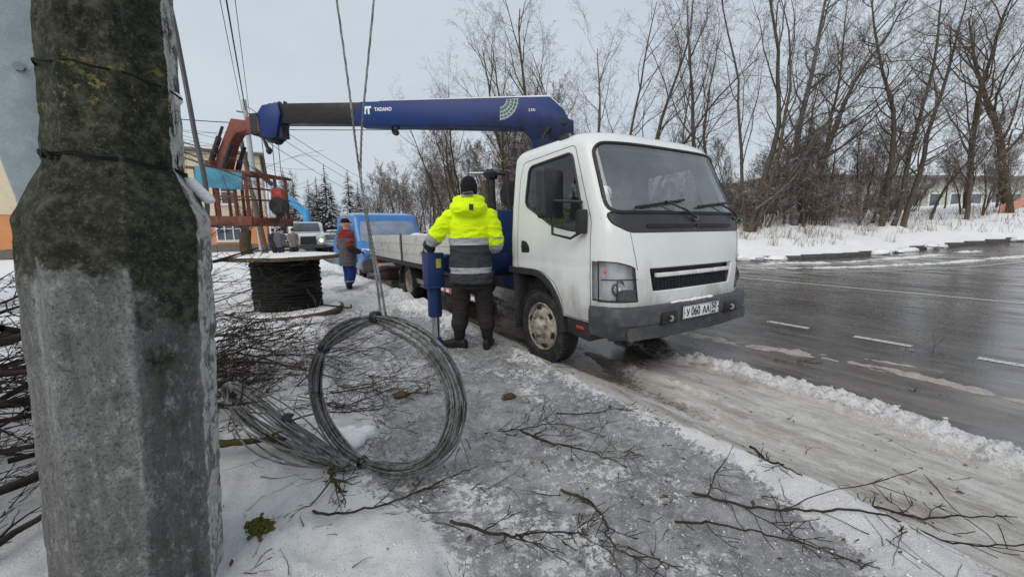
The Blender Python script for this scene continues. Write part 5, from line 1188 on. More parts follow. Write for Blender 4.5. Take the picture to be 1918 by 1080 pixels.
def head_into(b, c, h=.23):
    s = h / .23
    loft(b, [((c[0], c[1] - .005 * s, c[2] - .20 * s), .058 * s, .06 * s, X_, Y_), ((c[0], c[1], c[2] - .12 * s), .055 * s, .062 * s, X_, Y_), ((c[0], c[1] + .018 * s, c[2] - .085 * s), .058 * s, .078 * s, X_, Y_), ((c[0], c[1] + .01 * s, c[2] - .03 * s), .071 * s, .092 * s, X_, Y_), ((c[0], c[1], c[2] + .03 * s), .076 * s, .096 * s, X_, Y_), ((c[0], c[1] - .005 * s, c[2] + .08 * s), .066 * s, .082 * s, X_, Y_), ((c[0], c[1] - .005 * s, c[2] + .112 * s), .03 * s, .04 * s, X_, Y_)], 16)
    b.blob((c[0], c[1] + .098 * s, c[2] - .02 * s), (.013 * s, .020 * s, .024 * s), n=8, rough=0)       # nose
    b.blob((c[0], c[1] + .085 * s, c[2] - .062 * s), (.026 * s, .014 * s, .012 * s), n=8, rough=0)      # mouth
    b.blob((c[0], c[1] + .075 * s, c[2] - .095 * s), (.024 * s, .02 * s, .018 * s), n=8, rough=0)       # chin
    for sg in (-1, 1): b.blob((c[0] + sg * .078 * s, c[1] - .005 * s, c[2] - .015 * s), (.010 * s, .02 * s, .032 * s), n=8, rough=0); b.blob((c[0] + sg * .032 * s, c[1] + .084 * s, c[2] + .012 * s), (.022 * s, .012 * s, .009 * s), n=8, rough=0)
def hand_into(b, wrist, d, palm_n, thumb_side, curl=.5):
    w, d, pn = Vector(wrist), Vector(d).normalized(), Vector(palm_n).normalized(); sd_ = d.cross(pn).normalized() * thumb_side; pn = sd_.cross(d) * thumb_side
    b.add(*[x for x in (lambda m_: (m_.v, m_.f))(MB().box(w + d * .05, (.085, .10, .03), M=Matrix((sd_, d, pn)).transposed()))])
    for i, ln in enumerate((.070, .078, .074, .058)):
        p = w + d * .095 + sd_ * (.032 - i * .0215); q = p + (d * math.cos(curl) - pn * -math.sin(curl)) * ln * .5; r_ = q + (d * math.cos(curl * 2.1) + pn * math.sin(curl * 2.1)) * ln * .5
        b.tube([p - d * .02, p, q, r_], [.0095, .0095, .009, .0075], 8); b.blob(r_, .0075, n=6, rough=0)
    p = w + d * .025 + sd_ * .038; q = p + (d * .6 + sd_ * .6 + pn * .35).normalized() * .04; r_ = q + (d * .85 + sd_ * .1 + pn * .45).normalized() * .032; b.tube([p - sd_ * .015, p, q, r_], [.012, .012, .0105, .008], 8); b.blob(r_, .008, n=6, rough=0)
def boot_into(b, ankle, ang, L=.30):
    a = Vector(ankle); d = Vector((math.sin(ang), math.cos(ang), 0)); s_ = Vector((d.y, -d.x, 0)); g = a.z
    limb(b, [a + Vector((0, 0, .20)), a + Vector((0, 0, .12)), a + Vector((0, 0, .04))], [.074, .068, .062], k=14)
    secs = []
    for t_, hw, top in ((-.085, .036, .06), (-.06, .043, .085), (.0, .045, .11), (.06, .046, .09), (.12, .050, .07), (.17, .048, .058), (.20, .036, .045), (.212, .015, .03)):
        c = a + d * (t_ * L / .30); zt = top; secs.append((Vector((c.x, c.y, g - .085 + zt / 2 + .0)), hw, zt / 2 + .012, s_, Vector((0, 0, 1))))
    loft(b, secs, 14)

def person(loc, rz, label, group=None, H=1.84, lean=0.0, arms=None, feet=None, jacket=None, trousers='trouser_dark', boots='boot_black', hat='knit_black', gloves=None, hem=.70, voxel=.009, bands=None, hood=False, mats=None, wide=1.0, cap=False):
    P_ = thing('person', label, 'person', loc, group, rz); OFF[P_.name] = (0, 0, 0)
    k = H / 1.84; ch, cz = (0, .01 + lean, 1.685 * k), 0
    # body, one continuous skin under the clothes
    b = MB(); head_into(b, ch, .235 * k)
    loft(b, [((0, .0, .88 * k), .15, .10, X_, Y_), ((0, 0, 1.05 * k), .14, .10, X_, Y_), ((0, lean * .6, 1.3 * k), .17, .11, X_, Y_), ((0, lean * .8, 1.44 * k), .15, .08, X_, Y_), ((0, lean * .9, 1.52 * k), .06, .06, X_, Y_)], 16)
    for sh, el, ha in arms: limb(b, [sh, el, ha], [.055, .045, .032], k=10)
    for hip, kn, an in feet['legs']: limb(b, [hip, kn, an], [.085, .06, .045], k=10)
    for (sh, el, ha), hd in zip(arms, feet['hands']): hand_into(b, ha, *hd)
    remesh(b, 'body', voxel * .75, 'skin', P_, smooth_it=2)
    # jacket
    b = MB(); w = wide
    top = [((0, .0, hem * k), .235 * w, .165 * w, X_, Y_), ((0, .0, (hem + .10) * k), .225 * w, .165 * w, X_, Y_), ((0, lean * .3, (hem + .3) * k), .215 * w, .155 * w, X_, Y_), ((0, lean * .5, 1.22 * k), .225 * w, .16 * w, X_, Y_), ((0, lean * .7, 1.36 * k), .235 * w, .155 * w, X_, Y_), ((0, lean * .8, 1.44 * k), .20 * w, .135 * w, X_, Y_), ((0, lean * .9, 1.50 * k), .125 * w, .105 * w, X_, Y_), ((0, lean, 1.545 * k), .085, .085, X_, Y_)]
    loft(b, top, 22)
    for sh, el, ha in arms:
        d = (Vector(ha) - Vector(el)).normalized(); limb(b, [sh, el, Vector(ha) + d * -.005], [.098 * w, .080 * w, .060 * w], k=14)
    if hood:
        limb(b, [(-.15, -.01, 1.515 * k), (-.10, -.10, 1.50 * k), (0, -.15, 1.485 * k), (.10, -.10, 1.50 * k), (.15, -.01, 1.515 * k)], [.05, .068, .08, .068, .05], k=12)
        b.blob((0, -.085, 1.54 * k), (.135, .10, .085), n=14, rough=0); limb(b, [(-.13, .0, 1.58 * k), (0, -.085, 1.60 * k), (.13, .0, 1.58 * k)], [.04, .045, .04], k=10)
    A = [(np.array(a_), np.array(e_), np.array(h_)) for a_, e_, h_ in arms]
    def cls(C):
        r = np.zeros(len(C), int)
        if bands is None: return r
        best = np.full(len(C), 9.0); tt = np.zeros(len(C))
        for a_, e_, h_ in A:
            for p, q, t0, t1 in ((a_, e_, 0, .5), (e_, h_, .5, 1.0)):
                v = q - p; t_ = np.clip(((C - p) @ v) / (v @ v), 0, 1); dd = np.linalg.norm(C - p - t_[:, None] * v, axis=1); s = dd < best
                best = np.where(s, dd, best); tt = np.where(s, t0 + (t1 - t0) * t_, tt)
        arm = (best < .105) & ((np.abs(C[:, 0]) > .20 * w) | (tt > .62)) & (tt > .22)
        z = C[:, 2] / k
        for lo, hi, mi in bands['torso']: r[(~arm) & (z >= lo) & (z < hi)] = mi
        for lo, hi, mi in bands['arm']: r[arm & (tt >= lo) & (tt < hi)] = mi
        return r
    jk = remesh(b, 'jacket', voxel, mats, P_, wrinkle=.042, wscale=8, seed=3, classify=cls)
    # trousers
    b = MB(); loft(b, [((0, 0, .66 * k), .17, .125, X_, Y_), ((0, 0, .80 * k), .19, .14, X_, Y_), ((0, 0, 1.0 * k), .175, .125, X_, Y_)], 18)
    for hip, kn, an in feet['legs']:
        kn, an = Vector(kn), Vector(an); limb(b, [hip, (Vector(hip) + kn) / 2, kn, (kn + an) / 2, an + Vector((0, 0, .20)), an + Vector((0, 0, .15))], [.105, .108, .092, .086, .086, .080], k=14)
    tr_ = remesh(b, 'trousers', voxel, [trousers, 'reflective'], P_, wrinkle=.026, wscale=9, seed=8, classify=(lambda C: ((C[:, 2] > feet['tband'][0]) & (C[:, 2] < feet['tband'][1])).astype(int)) if 'tband' in feet else None)
    for (hip, kn, an), ang in zip(feet['legs'], feet['toe']): b = MB(); boot_into(b, an, ang); remesh(b, 'boot', voxel * .75, boots, P_, smooth_it=3)
    for (sh, el, ha), hd in zip(arms, feet['hands']):
        if gloves: b = MB(); hand_into(b, ha, *hd); limb(b, [Vector(ha) - (Vector(ha) - Vector(el)).normalized() * .06, Vector(ha) + Vector(hd[0]).normalized() * .03], [.044, .038], k=10); g = remesh(b, 'glove', .0055, gloves, P_, smooth_it=1)
    b = MB(); c = ch
    if not cap:
        loft(b, [((c[0], c[1] - .01, c[2] - .035), .082, .100, X_, Y_), ((c[0], c[1] - .01, c[2] + .0), .088, .108, X_, Y_), ((c[0], c[1] - .01, c[2] + .06), .089, .108, X_, Y_), ((c[0], c[1] - .012, c[2] + .11), .074, .09, X_, Y_), ((c[0], c[1] - .012, c[2] + .145), .045, .055, X_, Y_), ((c[0], c[1] - .012, c[2] + .155), .015, .02, X_, Y_)], 20)
    else:
        loft(b, [((c[0], c[1] - .005, c[2] + .025), .084, .105, X_, Y_), ((c[0], c[1] - .005, c[2] + .08), .082, .10, X_, Y_), ((c[0], c[1] - .01, c[2] + .125), .05, .065, X_, Y_)], 18)
        loft(b, [((c[0], c[1] + .06, c[2] + .04), .075, .012, X_, Z_), ((c[0], c[1] + .13, c[2] + .033), .062, .009, X_, Z_), ((c[0], c[1] + .165, c[2] + .025), .03, .006, X_, Z_)], 12)
    remesh(b, 'hat', voxel * .7, hat, P_, smooth_it=3)
    return P_, jk
JM = ['hi_vis', 'reflective', 'jacket_grey']
W1, J1 = person((1.74, 3.74, .115), R(-31), 'worker in yellow and grey hi-vis jacket seen from behind at the outrigger', H=1.83, lean=.02,
    arms=[((-.205, .01, 1.40), (-.375, -.02, 1.20), (-.475, .13, 1.075)), ((.205, .01, 1.40), (.265, .03, 1.12), (.12, .27, 1.14))],
    feet=dict(legs=[((-.10, 0, .90), (-.125, .04, .50), (-.15, .02, .085)), ((.10, 0, .90), (.13, .05, .50), (.155, .0, .085))], toe=[R(-72), R(8)],
              hands=[((-.5, .75, -.25), (0, 0, -1), 1, .55), ((-.3, .9, -.1), (0, 0, -1), -1, .7)]),
    mats=JM, gloves='glove_yellow', hood=True, hem=.725, voxel=.0075,
    bands=dict(torso=[(0, .835, 2), (.835, .895, 1), (.895, 1.125, 2), (1.125, 1.20, 1)], arm=[(.50, .585, 1), (.585, .90, 2), (.90, .95, 1), (.95, 1.2, 2)]))
def patch_on(jk, name, mat, x0, x1, z0, z1, skew, par):
    """small cloth patch laid on the back (-Y) surface of a jacket"""
    me = jk.data; co = np.array([v.co[:] for v in me.vertices]); b = MB(); nx, nz_ = 7, 5; vs = []
    for i in range(nz_):
        for j in range(nx):
            x = x0 + (x1 - x0) * j / (nx - 1); z = z0 + (z1 - z0) * i / (nz_ - 1) + skew * (x - x0)
            s = (np.abs(co[:, 0] - x) < .014) & (np.abs(co[:, 2] - z) < .014); y = co[s, 1].min() - .004 if s.any() else -.2; vs.append((x, y, z))
    b.add(vs, [(i * nx + j, i * nx + j + 1, (i + 1) * nx + j + 1, (i + 1) * nx + j) for i in range(nz_ - 1) for j in range(nx - 1)]); return b.build(name, mat, par)
patch_on(J1, 'hood_patch', 'reflective', -.06, .06, 1.60, 1.64, .15, J1); patch_on(J1, 'hood_tab', 'jacket_grey', .025, .065, 1.47, 1.53, -.1, J1)
W2, J2 = person((1.36, 9.75, .02), R(-75), 'worker in red and grey jacket and blue trousers standing by the blue van', H=1.74, lean=.0,
    arms=[((-.20, .0, 1.30), (-.23, -.04, 1.04), (-.16, .16, .93)), ((.20, .0, 1.30), (.25, -.02, 1.05), (.18, .20, .95))],
    feet=dict(legs=[((-.09, 0, .84), (-.10, .03, .46), (-.11, .02, .085)), ((.09, 0, .84), (.10, .03, .46), (.11, -.05, .085))], toe=[R(5), R(15)], hands=[((.1, .9, -.2), (0, 0, -1), 1, .6), ((-.1, .9, -.2), (0, 0, -1), -1, .6)], tband=(.255, .285)),
    mats=['cloth_dark', 'cloth_red', 'cloth_grey'], trousers='cloth_blue', hat='knit_black', gloves='cloth_dark', hem=.66, voxel=.011, cap=True,
    bands=dict(torso=[(1.34, 2.0, 1), (.5, 1.34, 2)], arm=[(.15, .46, 1), (.46, 1.2, 0)]))
for (x, y, rz, lab, mt, tr2) in ((.10, 28.2, R(170), 'pedestrian in dark grey coat and cap far down the pavement', 'cloth_grey', 'cloth_navy'), (.80, 27.7, R(200), 'pedestrian in pale mauve coat beside the far crane lorry', 'cloth_mauve', 'trouser_dark'), (-.25, 29.5, R(150), 'pedestrian in dark jacket behind the grey coat at the far pavement', 'cloth_navy', 'trouser_dark')):
    person((x, y, .10), rz, lab, H=1.72, arms=[((-.20, 0, 1.32), (-.25, .02, 1.06), (-.20, .10, .86)), ((.20, 0, 1.32), (.25, .02, 1.06), (.20, .10, .86))],
        feet=dict(legs=[((-.09, 0, .86), (-.10, .06, .47), (-.10, .0, .085)), ((.09, 0, .86), (.10, .0, .47), (.10, -.10, .085))], toe=[0, 0], hands=[((0, .2, -1), (1, 0, 0), 1, .3), ((0, .2, -1), (-1, 0, 0), -1, .3)]), mats=[mt], trousers=tr2, hem=.60, voxel=.02)
# ------------------------------------------------------------------ other vehicles
def loft_body(prof, w, inset=.12, t0=.72, M=14):
    """closed side profile (y,z) lofted across the width, rounded towards the sides"""
    prof = np.array(rpoly(prof, .09, 5)); c = prof.mean(axis=0); ts = np.r_[-1 + 0 * 1, np.linspace(-1, -t0, M)[1:], np.linspace(-t0, t0, 5)[1:-1], np.linspace(t0, 1, M)]
    V = []
    for t_ in ts:
        k = max(0, (abs(t_) - t0) / (1 - t0)); ins = inset * (1 - math.sqrt(max(0, 1 - k * k))); d = prof - c; L_ = np.linalg.norm(d, axis=1, keepdims=True)
        q = c + d * np.clip(1 - ins / L_, .2, 1); V.append(np.c_[np.full(len(q), t_ * w), q])
    b = MB(); n = len(prof); m_ = len(ts); vs = np.concatenate(V)
    fs = [(i * n + j, i * n + (j + 1) % n, (i + 1) * n + (j + 1) % n, (i + 1) * n + j) for i in range(m_ - 1) for j in range(n)] + [tuple(range(n)), tuple((m_ - 1) * n + j for j in range(n))[::-1]]
    return vs, fs
def put(b, vs, fs, cx): b.add([(v[0] + cx, v[1], v[2]) for v in vs], fs); return b
def road_wheel(name, x, y, z, r, w, par, out):
    b = MB(); b.lathe([(r * .62, -w * .4), (r * .7, -w * .5), (r * .93, -w * .5), (r, -w * .36), (r, w * .36), (r * .93, w * .5), (r * .7, w * .5), (r * .62, w * .4)], (x, y, z), (out, 0, 0), 28); t_ = b.build(name, 'rubber', par)
    b = MB(); b.lathe([(r * .63, w * .42), (r * .58, w * .3), (r * .4, w * .25), (r * .2, w * .36), (0, w * .36)], (x, y, z), (out, 0, 0), 24); b.build('rim', 'rim_dirty', t_)
# blue van behind the truck
VX, VY = 2.92, 11.35
VN = thing('van', 'blue minivan parked nose to tail behind the flatbed truck', 'van', (VX, VY + 1, 0))
prof = [(VY, .42), (VY, .80), (VY + .08, .95), (VY + .55, 1.12), (VY + .95, 1.74), (VY + 1.08, 1.96), (VY + 2.0, 2.06), (VY + 4.6, 2.05), (VY + 4.72, 1.9), (VY + 4.75, .40), (VY + 3.9, .36), (VY + .3, .34)]
b = MB(); vs, fs = loft_body(prof, .97, .11, t0=.82); put(b, vs, fs, VX); b.build('van_body', 'van_blue', VN, angle=45)
def quad_on(name, pts, mat, par, thick=.012):
    b = MB(); P = [Vector(p) for p in pts]; n = (P[1] - P[0]).cross(P[2] - P[0]).normalized(); k = len(P)
    b.add([p + n * thick for p in P] + [p - n * thick for p in P], [tuple(range(k)), tuple(range(k, 2 * k))[::-1]] + [(i, k + i, k + (i + 1) % k, (i + 1) % k) for i in range(k)]); return b.build(name, mat, par, bevel=.004)
def vq(a, y, z): return (VX + a, VY + y, z)
sc_ = quad_on('windscreen', [vq(-.86, .585, 1.15), vq(-.40, .555, 1.13), vq(.40, .555, 1.13), vq(.86, .585, 1.15), vq(.78, .955, 1.74), vq(.3, .935, 1.76), vq(-.3, .935, 1.76), vq(-.78, .955, 1.74)], 'frosted_screen', VN)
b = MB(); b.bar(vq(-.5, .56, 1.19), vq(.1, .60, 1.26), .02, .015); b.bar(vq(.2, .56, 1.19), vq(.66, .60, 1.26), .02, .015); b.build('wiper', 'ink_black', sc_)
b = MB(); b.prism(rpoly([(-.98, .30), (.98, .30), (.98, .60), (.9, .68), (-.9, .68), (-.98, .60)], .06), (VX, VY - .06, 0), (1, 0, 0), (0, 0, 1), -.20, .05); b.build('bumper', 'bumper_grey', VN, bevel=.03)
for sg in (-1, 1):
    h = quad_on('headlight', [vq(sg * .93, .06, .70), vq(sg * .50, -.02, .69), vq(sg * .48, .0, .86), vq(sg * .58, .05, .93), vq(sg * .92, .16, .96)][::sg], 'reflector', VN, .03)
    b = MB(); b.blob(vq(sg * .66, .0, .80), (.09, .03, .07), n=10, rough=0); b.build('lens', 'lens', h)
    b = MB(); b.prism([(0, 0), (.10, 0), (.10, .26), (0, .26)], vq(sg * 1.10, .78, 1.15), (sg, 0, 0), (0, 0, 1), -.05, .05); b.build('mirror', 'black_plastic', VN, bevel=.02)
    for y in (.85, 3.75): road_wheel('wheel', VX + sg * .86, VY + y, .33, .33, .20, VN, sg)
b = MB(); b.prism(rpoly([(-.46, .69), (.46, .69), (.42, .80), (-.42, .80)], .03), (VX, VY - .015, 0), (1, 0, 0), (0, 0, 1), -.01, .02); b.build('grille', 'ink_black', VN)
sd_ = quad_on('side_door', [vq(-.972, 2.75, .50), vq(-.972, 1.25, .50), vq(-.972, 1.25, 1.15), vq(-.965, 1.55, 1.75), vq(-.965, 2.75, 1.78)], 'van_blue', VN, .012)
quad_on('side_window', [vq(-.985, 2.65, 1.22), vq(-.985, 1.42, 1.20), vq(-.978, 1.68, 1.66), vq(-.978, 2.65, 1.70)], 'window_pane', sd_, .006)
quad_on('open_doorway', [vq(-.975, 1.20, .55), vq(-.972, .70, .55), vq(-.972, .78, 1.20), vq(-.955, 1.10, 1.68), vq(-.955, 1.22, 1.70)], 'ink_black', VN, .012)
b = MB(); b.prism(rpoly([(0, .5), (.62, .5), (.62, 1.12), (.42, 1.68), (.05, 1.68), (0, 1.15)], .05), vq(-.98, 1.22, 0), (-.80, .60, 0), (0, 0, 1), -.025, .025); od = b.build('front_door', 'van_blue', VN, bevel=.012)
b = MB(); b.prism(rpoly([(.06, 1.16), (.54, 1.16), (.38, 1.62), (.08, 1.62)], .04), vq(-.98, 1.22, 0), (-.80, .60, 0), (0, 0, 1), -.03, .03); b.build('door_window', 'window_pane', od)
b = MB(); b.box(vq(-.35, -.135, .50), (.50, .012, .11)); b.build('number_plate', 'white_paint', VN)
b = MB(); b.lathe([(.27 + .02 * math.cos(a), .02 * math.sin(a)) for a in np.linspace(0, 2 * math.pi, 8)[:-1]], vq(-.05, .98, 1.24), (0, -.8, .5), 20, close=True); b.build('steering_wheel', 'ink_black', VN)
b = MB(); b.blob((2.48, 10.96, .40), (.26, .13, .10), seed=4, n=16, rough=.10); b.blob((2.72, 10.98, .40), (.22, .12, .09), seed=8, n=14, rough=.10); b.blob((2.55, 10.98, .24), (.30, .16, .16), seed=9, n=14, rough=.10); o = b.build('burlap_sack', 'post_wood'); 
b2_ = None; tag(o, 'brown burlap sack tied at the tail of the flatbed truck', 'sack')
# grey crane lorry far down the road
FX, FY = 1.75, 29.6
FT = thing('crane_lorry', 'distant grey lorry with bright blue crane and one lit headlight', 'truck', (FX, FY + 2, 0))
vs, fs = loft_body([(FY, .7), (FY, 1.35), (FY + .15, 1.5), (FY + 1.25, 1.62), (FY + 1.5, 2.2), (FY + 1.75, 2.32), (FY + 2.9, 2.35), (FY + 3.0, 2.2), (FY + 3.0, .7)], 1.08, .15); b = MB(); put(b, vs, fs, FX); b.build('cab', 'truck_grey', FT, angle=45)
fq = lambda a, y, z: (FX + a, FY + y, z)
quad_on('windscreen', [fq(-.88, 1.20, 1.66), fq(.88, 1.20, 1.66), fq(.80, 1.50, 2.24), fq(-.80, 1.50, 2.24)], 'window_pane', FT, .012)
b = MB(); b.prism(rpoly([(-.50, .78), (.50, .78), (.46, 1.30), (-.46, 1.30)], .05), fq(0, -.02, 0), (1, 0, 0), (0, 0, 1), -.02, .03); b.build('grille', 'ink_black', FT)
b = MB(); b.box(fq(0, -.12, .62), (2.2, .18, .24)); b.build('bumper', 'bumper_grey', FT, bevel=.03)
for sg, mt in ((-1, 'reflector'), (1, 'lit_lamp')):
    b = MB(); b.lathe([(0, .05), (.08, .045), (.10, .0), (.10, -.04)], fq(sg * .80, -.02, 1.02), (0, -1, 0), 18); b.build('headlight', mt, FT)
    for y in (.75, 4.6): road_wheel('wheel', FX + sg * .92, FY + y, .46, .46, .28, FT, sg)
    b = MB(); b.prism([(0, 0), (.14, 0), (.14, .34), (0, .34)], fq(sg * 1.22, 1.3, 1.75), (sg, 0, 0), (0, 0, 1), -.04, .04); b.build('mirror', 'black_plastic', FT, bevel=.02)
b = MB(); b.box(fq(0, 5.3, .95), (2.3, 4.5, .20)); b.box(fq(0, 4, .7), (.8, 7, .25)); b.build('lorry_bed', 'chassis_black', FT, bevel=.02)
b = MB(); b.lathe([(0, 1.0), (.28, 1.0), (.26, 3.3), (0, 3.3)], fq(.25, 3.5, 0), (0, 0, 1), 16); b.build('crane_column', 'crane_sky_blue', FT)
b = MB(); b.bar(fq(.25, 3.5, 3.0), fq(-1.7, 4.2, 5.0), .42, .48); bm_ = b.build('crane_boom', 'crane_sky_blue', FT, bevel=.03)
b = MB(); b.bar(fq(-1.5, 4.13, 4.8), fq(-3.2, 4.8, 6.6), .26, .30); b.build('boom_extension', 'chassis_black', bm_, bevel=.02)
b = MB(); b.bar(fq(-3.1, 4.75, 6.5), fq(-3.35, 4.9, 6.8), .30, .34); b.build('boom_tip', 'crane_sky_blue', bm_, bevel=.02)
# parked cars
def car(x, y, rz, paint, label, snowy=True, suv=False, grp=None):
    z = float(bank_z(np.array(x), np.array(y))) if x > 14 else .0
    c = thing('parked_car', label, 'car', (x, y, z), grp, rz); OFF[c.name] = (0, 0, 0); h = 1.2 if suv else 1.0
    vs, fs = loft_body([(-2.15, .35), (-2.18, .72), (-1.95, .86), (-1.15, .95), (-.50, 1.42 * h), (.9, 1.46 * h), (1.7, 1.02 if not suv else 1.45), (2.1, .95), (2.15, .40)], .87, .16); b = MB(); put(b, vs, fs, 0); b.build('car_body', paint, c, angle=45)
    quad_on('windscreen', [(-.70, -1.12, .99), (.70, -1.12, .99), (.60, -.56, 1.38 * h), (-.60, -.56, 1.38 * h)], 'window_pane', c, .014)
    for sg in (-1, 1):
        quad_on('side_window', [(sg * .85, -.95, .98), (sg * .86, 1.35, 1.0), (sg * .78, .95, 1.36 * h), (sg * .78, -.45, 1.37 * h)], 'window_pane', c, .014)
        for yy in (-1.35, 1.35): road_wheel('wheel', sg * .78, yy, .31, .31, .2, c, sg)
        b = MB(); b.blob((sg * .62, -2.12, .68), (.17, .07, .09), n=10, rough=0); b.build('headlight', 'reflector', c)
    b = MB(); b.box((0, -2.16, .45), (1.6, .08, .18)); b.build('bumper', 'black_plastic', c, bevel=.03)
    if snowy:
        b = MB(); rs = np.random.RandomState(int(abs(x * 7)))
        for k in range(16): b.blob((rs.uniform(-.55, .55), rs.uniform(-.4, 1.0), 1.45 * h), (.28, .3, .09), seed=k, n=8)
        for k in range(9): b.blob((rs.uniform(-.6, .6), rs.uniform(-1.9, -1.2), .93), (.25, .25, .06), seed=k + 40, n=8)
        b.build('roof_snow', 'snow', c, angle=70)
    return c
car(3.75, 33.5, 0, 'car_white', 'snow covered white car right of the distant crane lorry'); car(4.6, 38.5, 0, 'car_dark', 'dark car parked beyond the snow covered white car', suv=True)
car(.6, 40, 0, 'car_dark', 'dark car with snowy roof left of the distant crane lorry'); car(2.7, 44, 0, 'car_white', 'farthest white car standing behind the distant crane lorry', suv=True)
for x, y, p, l in ((36, 15.2, 'car_dark', 'leftmost dark car parked among the trees up the bank'), (38.3, 13.9, 'car_white', 'white car parked among the trees up the bank'), (33.5, 17.8, 'car_dark', 'dark car half hidden at the left end of the bank parking')):
    car(x, y, R(60), p, l)

# ------------------------------------------------------------------ buildings
BD = thing('apartment_block', 'cream and orange plastered apartment block beyond the cable drum', 'building', (-6, 40, .1))
bx0, bx1, by0, by1, bh = -34.0, -.75, 40.0, 52.0, 8.1
b = MB(); b.box(((bx0 + bx1) / 2, (by0 + by1) / 2, 5.6), (bx1 - bx0, by1 - by0, 5.0)); wl = b.build('upper_wall', 'plaster_cream', BD)
b = MB(); b.box(((bx0 + bx1) / 2, (by0 + by1) / 2, 1.9), (bx1 - bx0 - .004, by1 - by0 - .004, 2.46)); lw = b.build('ground_floor_wall', 'plaster_orange', BD)
b = MB(); b.box(((bx0 + bx1) / 2, (by0 + by1) / 2, .4), (bx1 - bx0 + .1, by1 - by0 + .1, .62)); b.build('plinth', 'plinth_grey', BD)
b = MB(); b.box(((bx0 + bx1) / 2, (by0 + by1) / 2, 3.12), (bx1 - bx0 + .12, by1 - by0 + .12, .12)); b.build('string_course', 'plaster_cream', BD)
b = MB(); b.box(((bx0 + bx1) / 2, (by0 + by1) / 2, 8.18), (bx1 - bx0 + .7, by1 - by0 + .7, .20)); rf = b.build('roof', 'plinth_grey', BD, bevel=.02)
b = MB(); b.box(((bx0 + bx1) / 2, (by0 + by1) / 2, 8.36), (bx1 - bx0 + .6, by1 - by0 + .6, .16)); b.build('roof_snow', 'snow', rf, bevel=.05)
def window(x, z, w, h, par):
    b = MB(); fr_ = .09
    for (cx, cz_, sx, sz) in ((0, h / 2 - fr_ / 2, w, fr_), (0, -h / 2 + fr_ / 2, w, fr_), (-w / 2 + fr_ / 2, 0, fr_, h - 2 * fr_), (w / 2 - fr_ / 2, 0, fr_, h - 2 * fr_), (-w / 6, 0, .07, h - 2 * fr_), (w / 6, 0, .07, h - 2 * fr_), (0, h * .18, w - 2 * fr_, .06)):
        b.box((x + cx, by0 - .03 - (.004 if sx < .08 else 0), z + cz_), (sx, .10, sz))
    o_ = b.build('window', 'frame_white', par)
    b = MB(); b.box((x, by0 - .015, z), (w - fr_, .05, h - fr_)); b.build('pane', 'window_pane', o_)
    b = MB(); b.box((x, by0 - .12, z - h / 2 - .05), (w + .2, .24, .06)); b.build('sill', 'frame_white', o_)
for k in range(9):
    x = -3.45 - k * 3.5
    window(x, 1.75, 1.75, 1.5, BD); window(x, 4.75, 1.5, 1.5, BD); window(x, 6.95, 1.5, 1.35, BD)
HS = thing('pale_house', 'low pale house with rows of windows seen through the trees on the right', 'building', (53, 10, 3))
hz = 2.3
def hbox(name, c, d, mat, par=HS, bev=0): b = MB(); b.box(c, d, rz=R(-22)); return b.build(name, mat, par, bevel=bev)
q = Matrix.Rotation(R(-22), 3, 'Z')
def hp(a, d, z): v = q @ Vector((a, d, 0)); return (58 + v.x, 17.5 + v.y, z)
hbox('wall', hp(0, 0, hz + 1.5), (30, 9, 4.6), 'plaster_pale'); hbox('plinth', hp(0, 0, hz - .6), (30.1, 9.1, 1.2), 'plinth_grey')
r_ = hbox('roof', hp(0, 0, hz + 3.95), (31, 10, .3), 'plinth_grey'); hbox('roof_snow', hp(0, 0, hz + 4.2), (30.6, 9.6, .25), 'snow', r_, .08); hbox('porch', hp(-6, -5.2, hz + .2), (4.5, 2, 1.3), 'yellow_wall')
for k in range(11):
    a = -13.5 + k * 2.7; w_ = hbox('window', hp(a, -4.52, hz + 1.7), (1.5, .08, 1.5), 'frame_white'); hbox('pane', hp(a, -4.57, hz + 1.7), (1.2, .06, 1.2), 'window_pane', w_)

# ------------------------------------------------------------------ posts and overhead wires
def pole(name, base, top, r0, r1, mat, label, cat, cap=None):
    t_ = thing(name, label, cat, base); b = MB(); b.tube([base, tuple((np.array(base) + np.array(top)) / 2), top], [r0, (r0 + r1) / 2, r1], 10); b.build('post', mat, t_); return t_
GP = pole('steel_post', (-.72, 23.9, .0), (-.88, 25.2, 8.35), .17, .11, 'pole_grey', 'grey power line post rising behind the work basket', 'utility pole')
b = MB(); b.bar((-1.25, 25.0, 7.7), (-.5, 25.3, 7.7), .06, .06); b.build('cross_arm', 'steel_dull', GP)
WP = pole('wooden_post', (-.55, 23.2, .0), (-1.22, 25.4, 6.45), .15, .11, 'post_wood', 'weathered brown wooden prop post leaning beside the grey post', 'post')
b = MB(); b.lathe([(.11, 0), (.02, .55)], (-1.22, 25.4, 6.44), (-.1, .3, 1), 8); b.build('post_point', 'post_wood', WP)
def wire(P, r, label, mat='cable_black', sag=0.0):
    p, q_ = np.array(P[0], float), np.array(P[1], float); pts = [p + (q_ - p) * t_ - np.array((0, 0, sag * 4 * t_ * (1 - t_))) for t_ in np.linspace(0, 1, 24)]
    b = MB(); b.tube(pts, r, 6); return tag(b.build('overhead_wire', mat), label, 'wire', None)
wire([(-.62, 1.0, 9.4), (-1.0, 25.1, 7.75)], .010, 'thin leftmost overhead line in the bundle above the work basket', sag=.25)
wire([(-.45, 1.0, 9.4), (-.86, 25.1, 7.85)], .022, 'thick middle overhead cable in the bundle above the work basket', sag=.25)
wire([(-.15, 1.0, 9.5), (-.70, 25.1, 7.75)], .010, 'thin rightmost overhead line in the bundle above the work basket', sag=.25)
wire([(-.88, 25.2, 7.2), (-18, 22, 7.2)], .02, 'thin line running left from the grey power post', sag=.5)
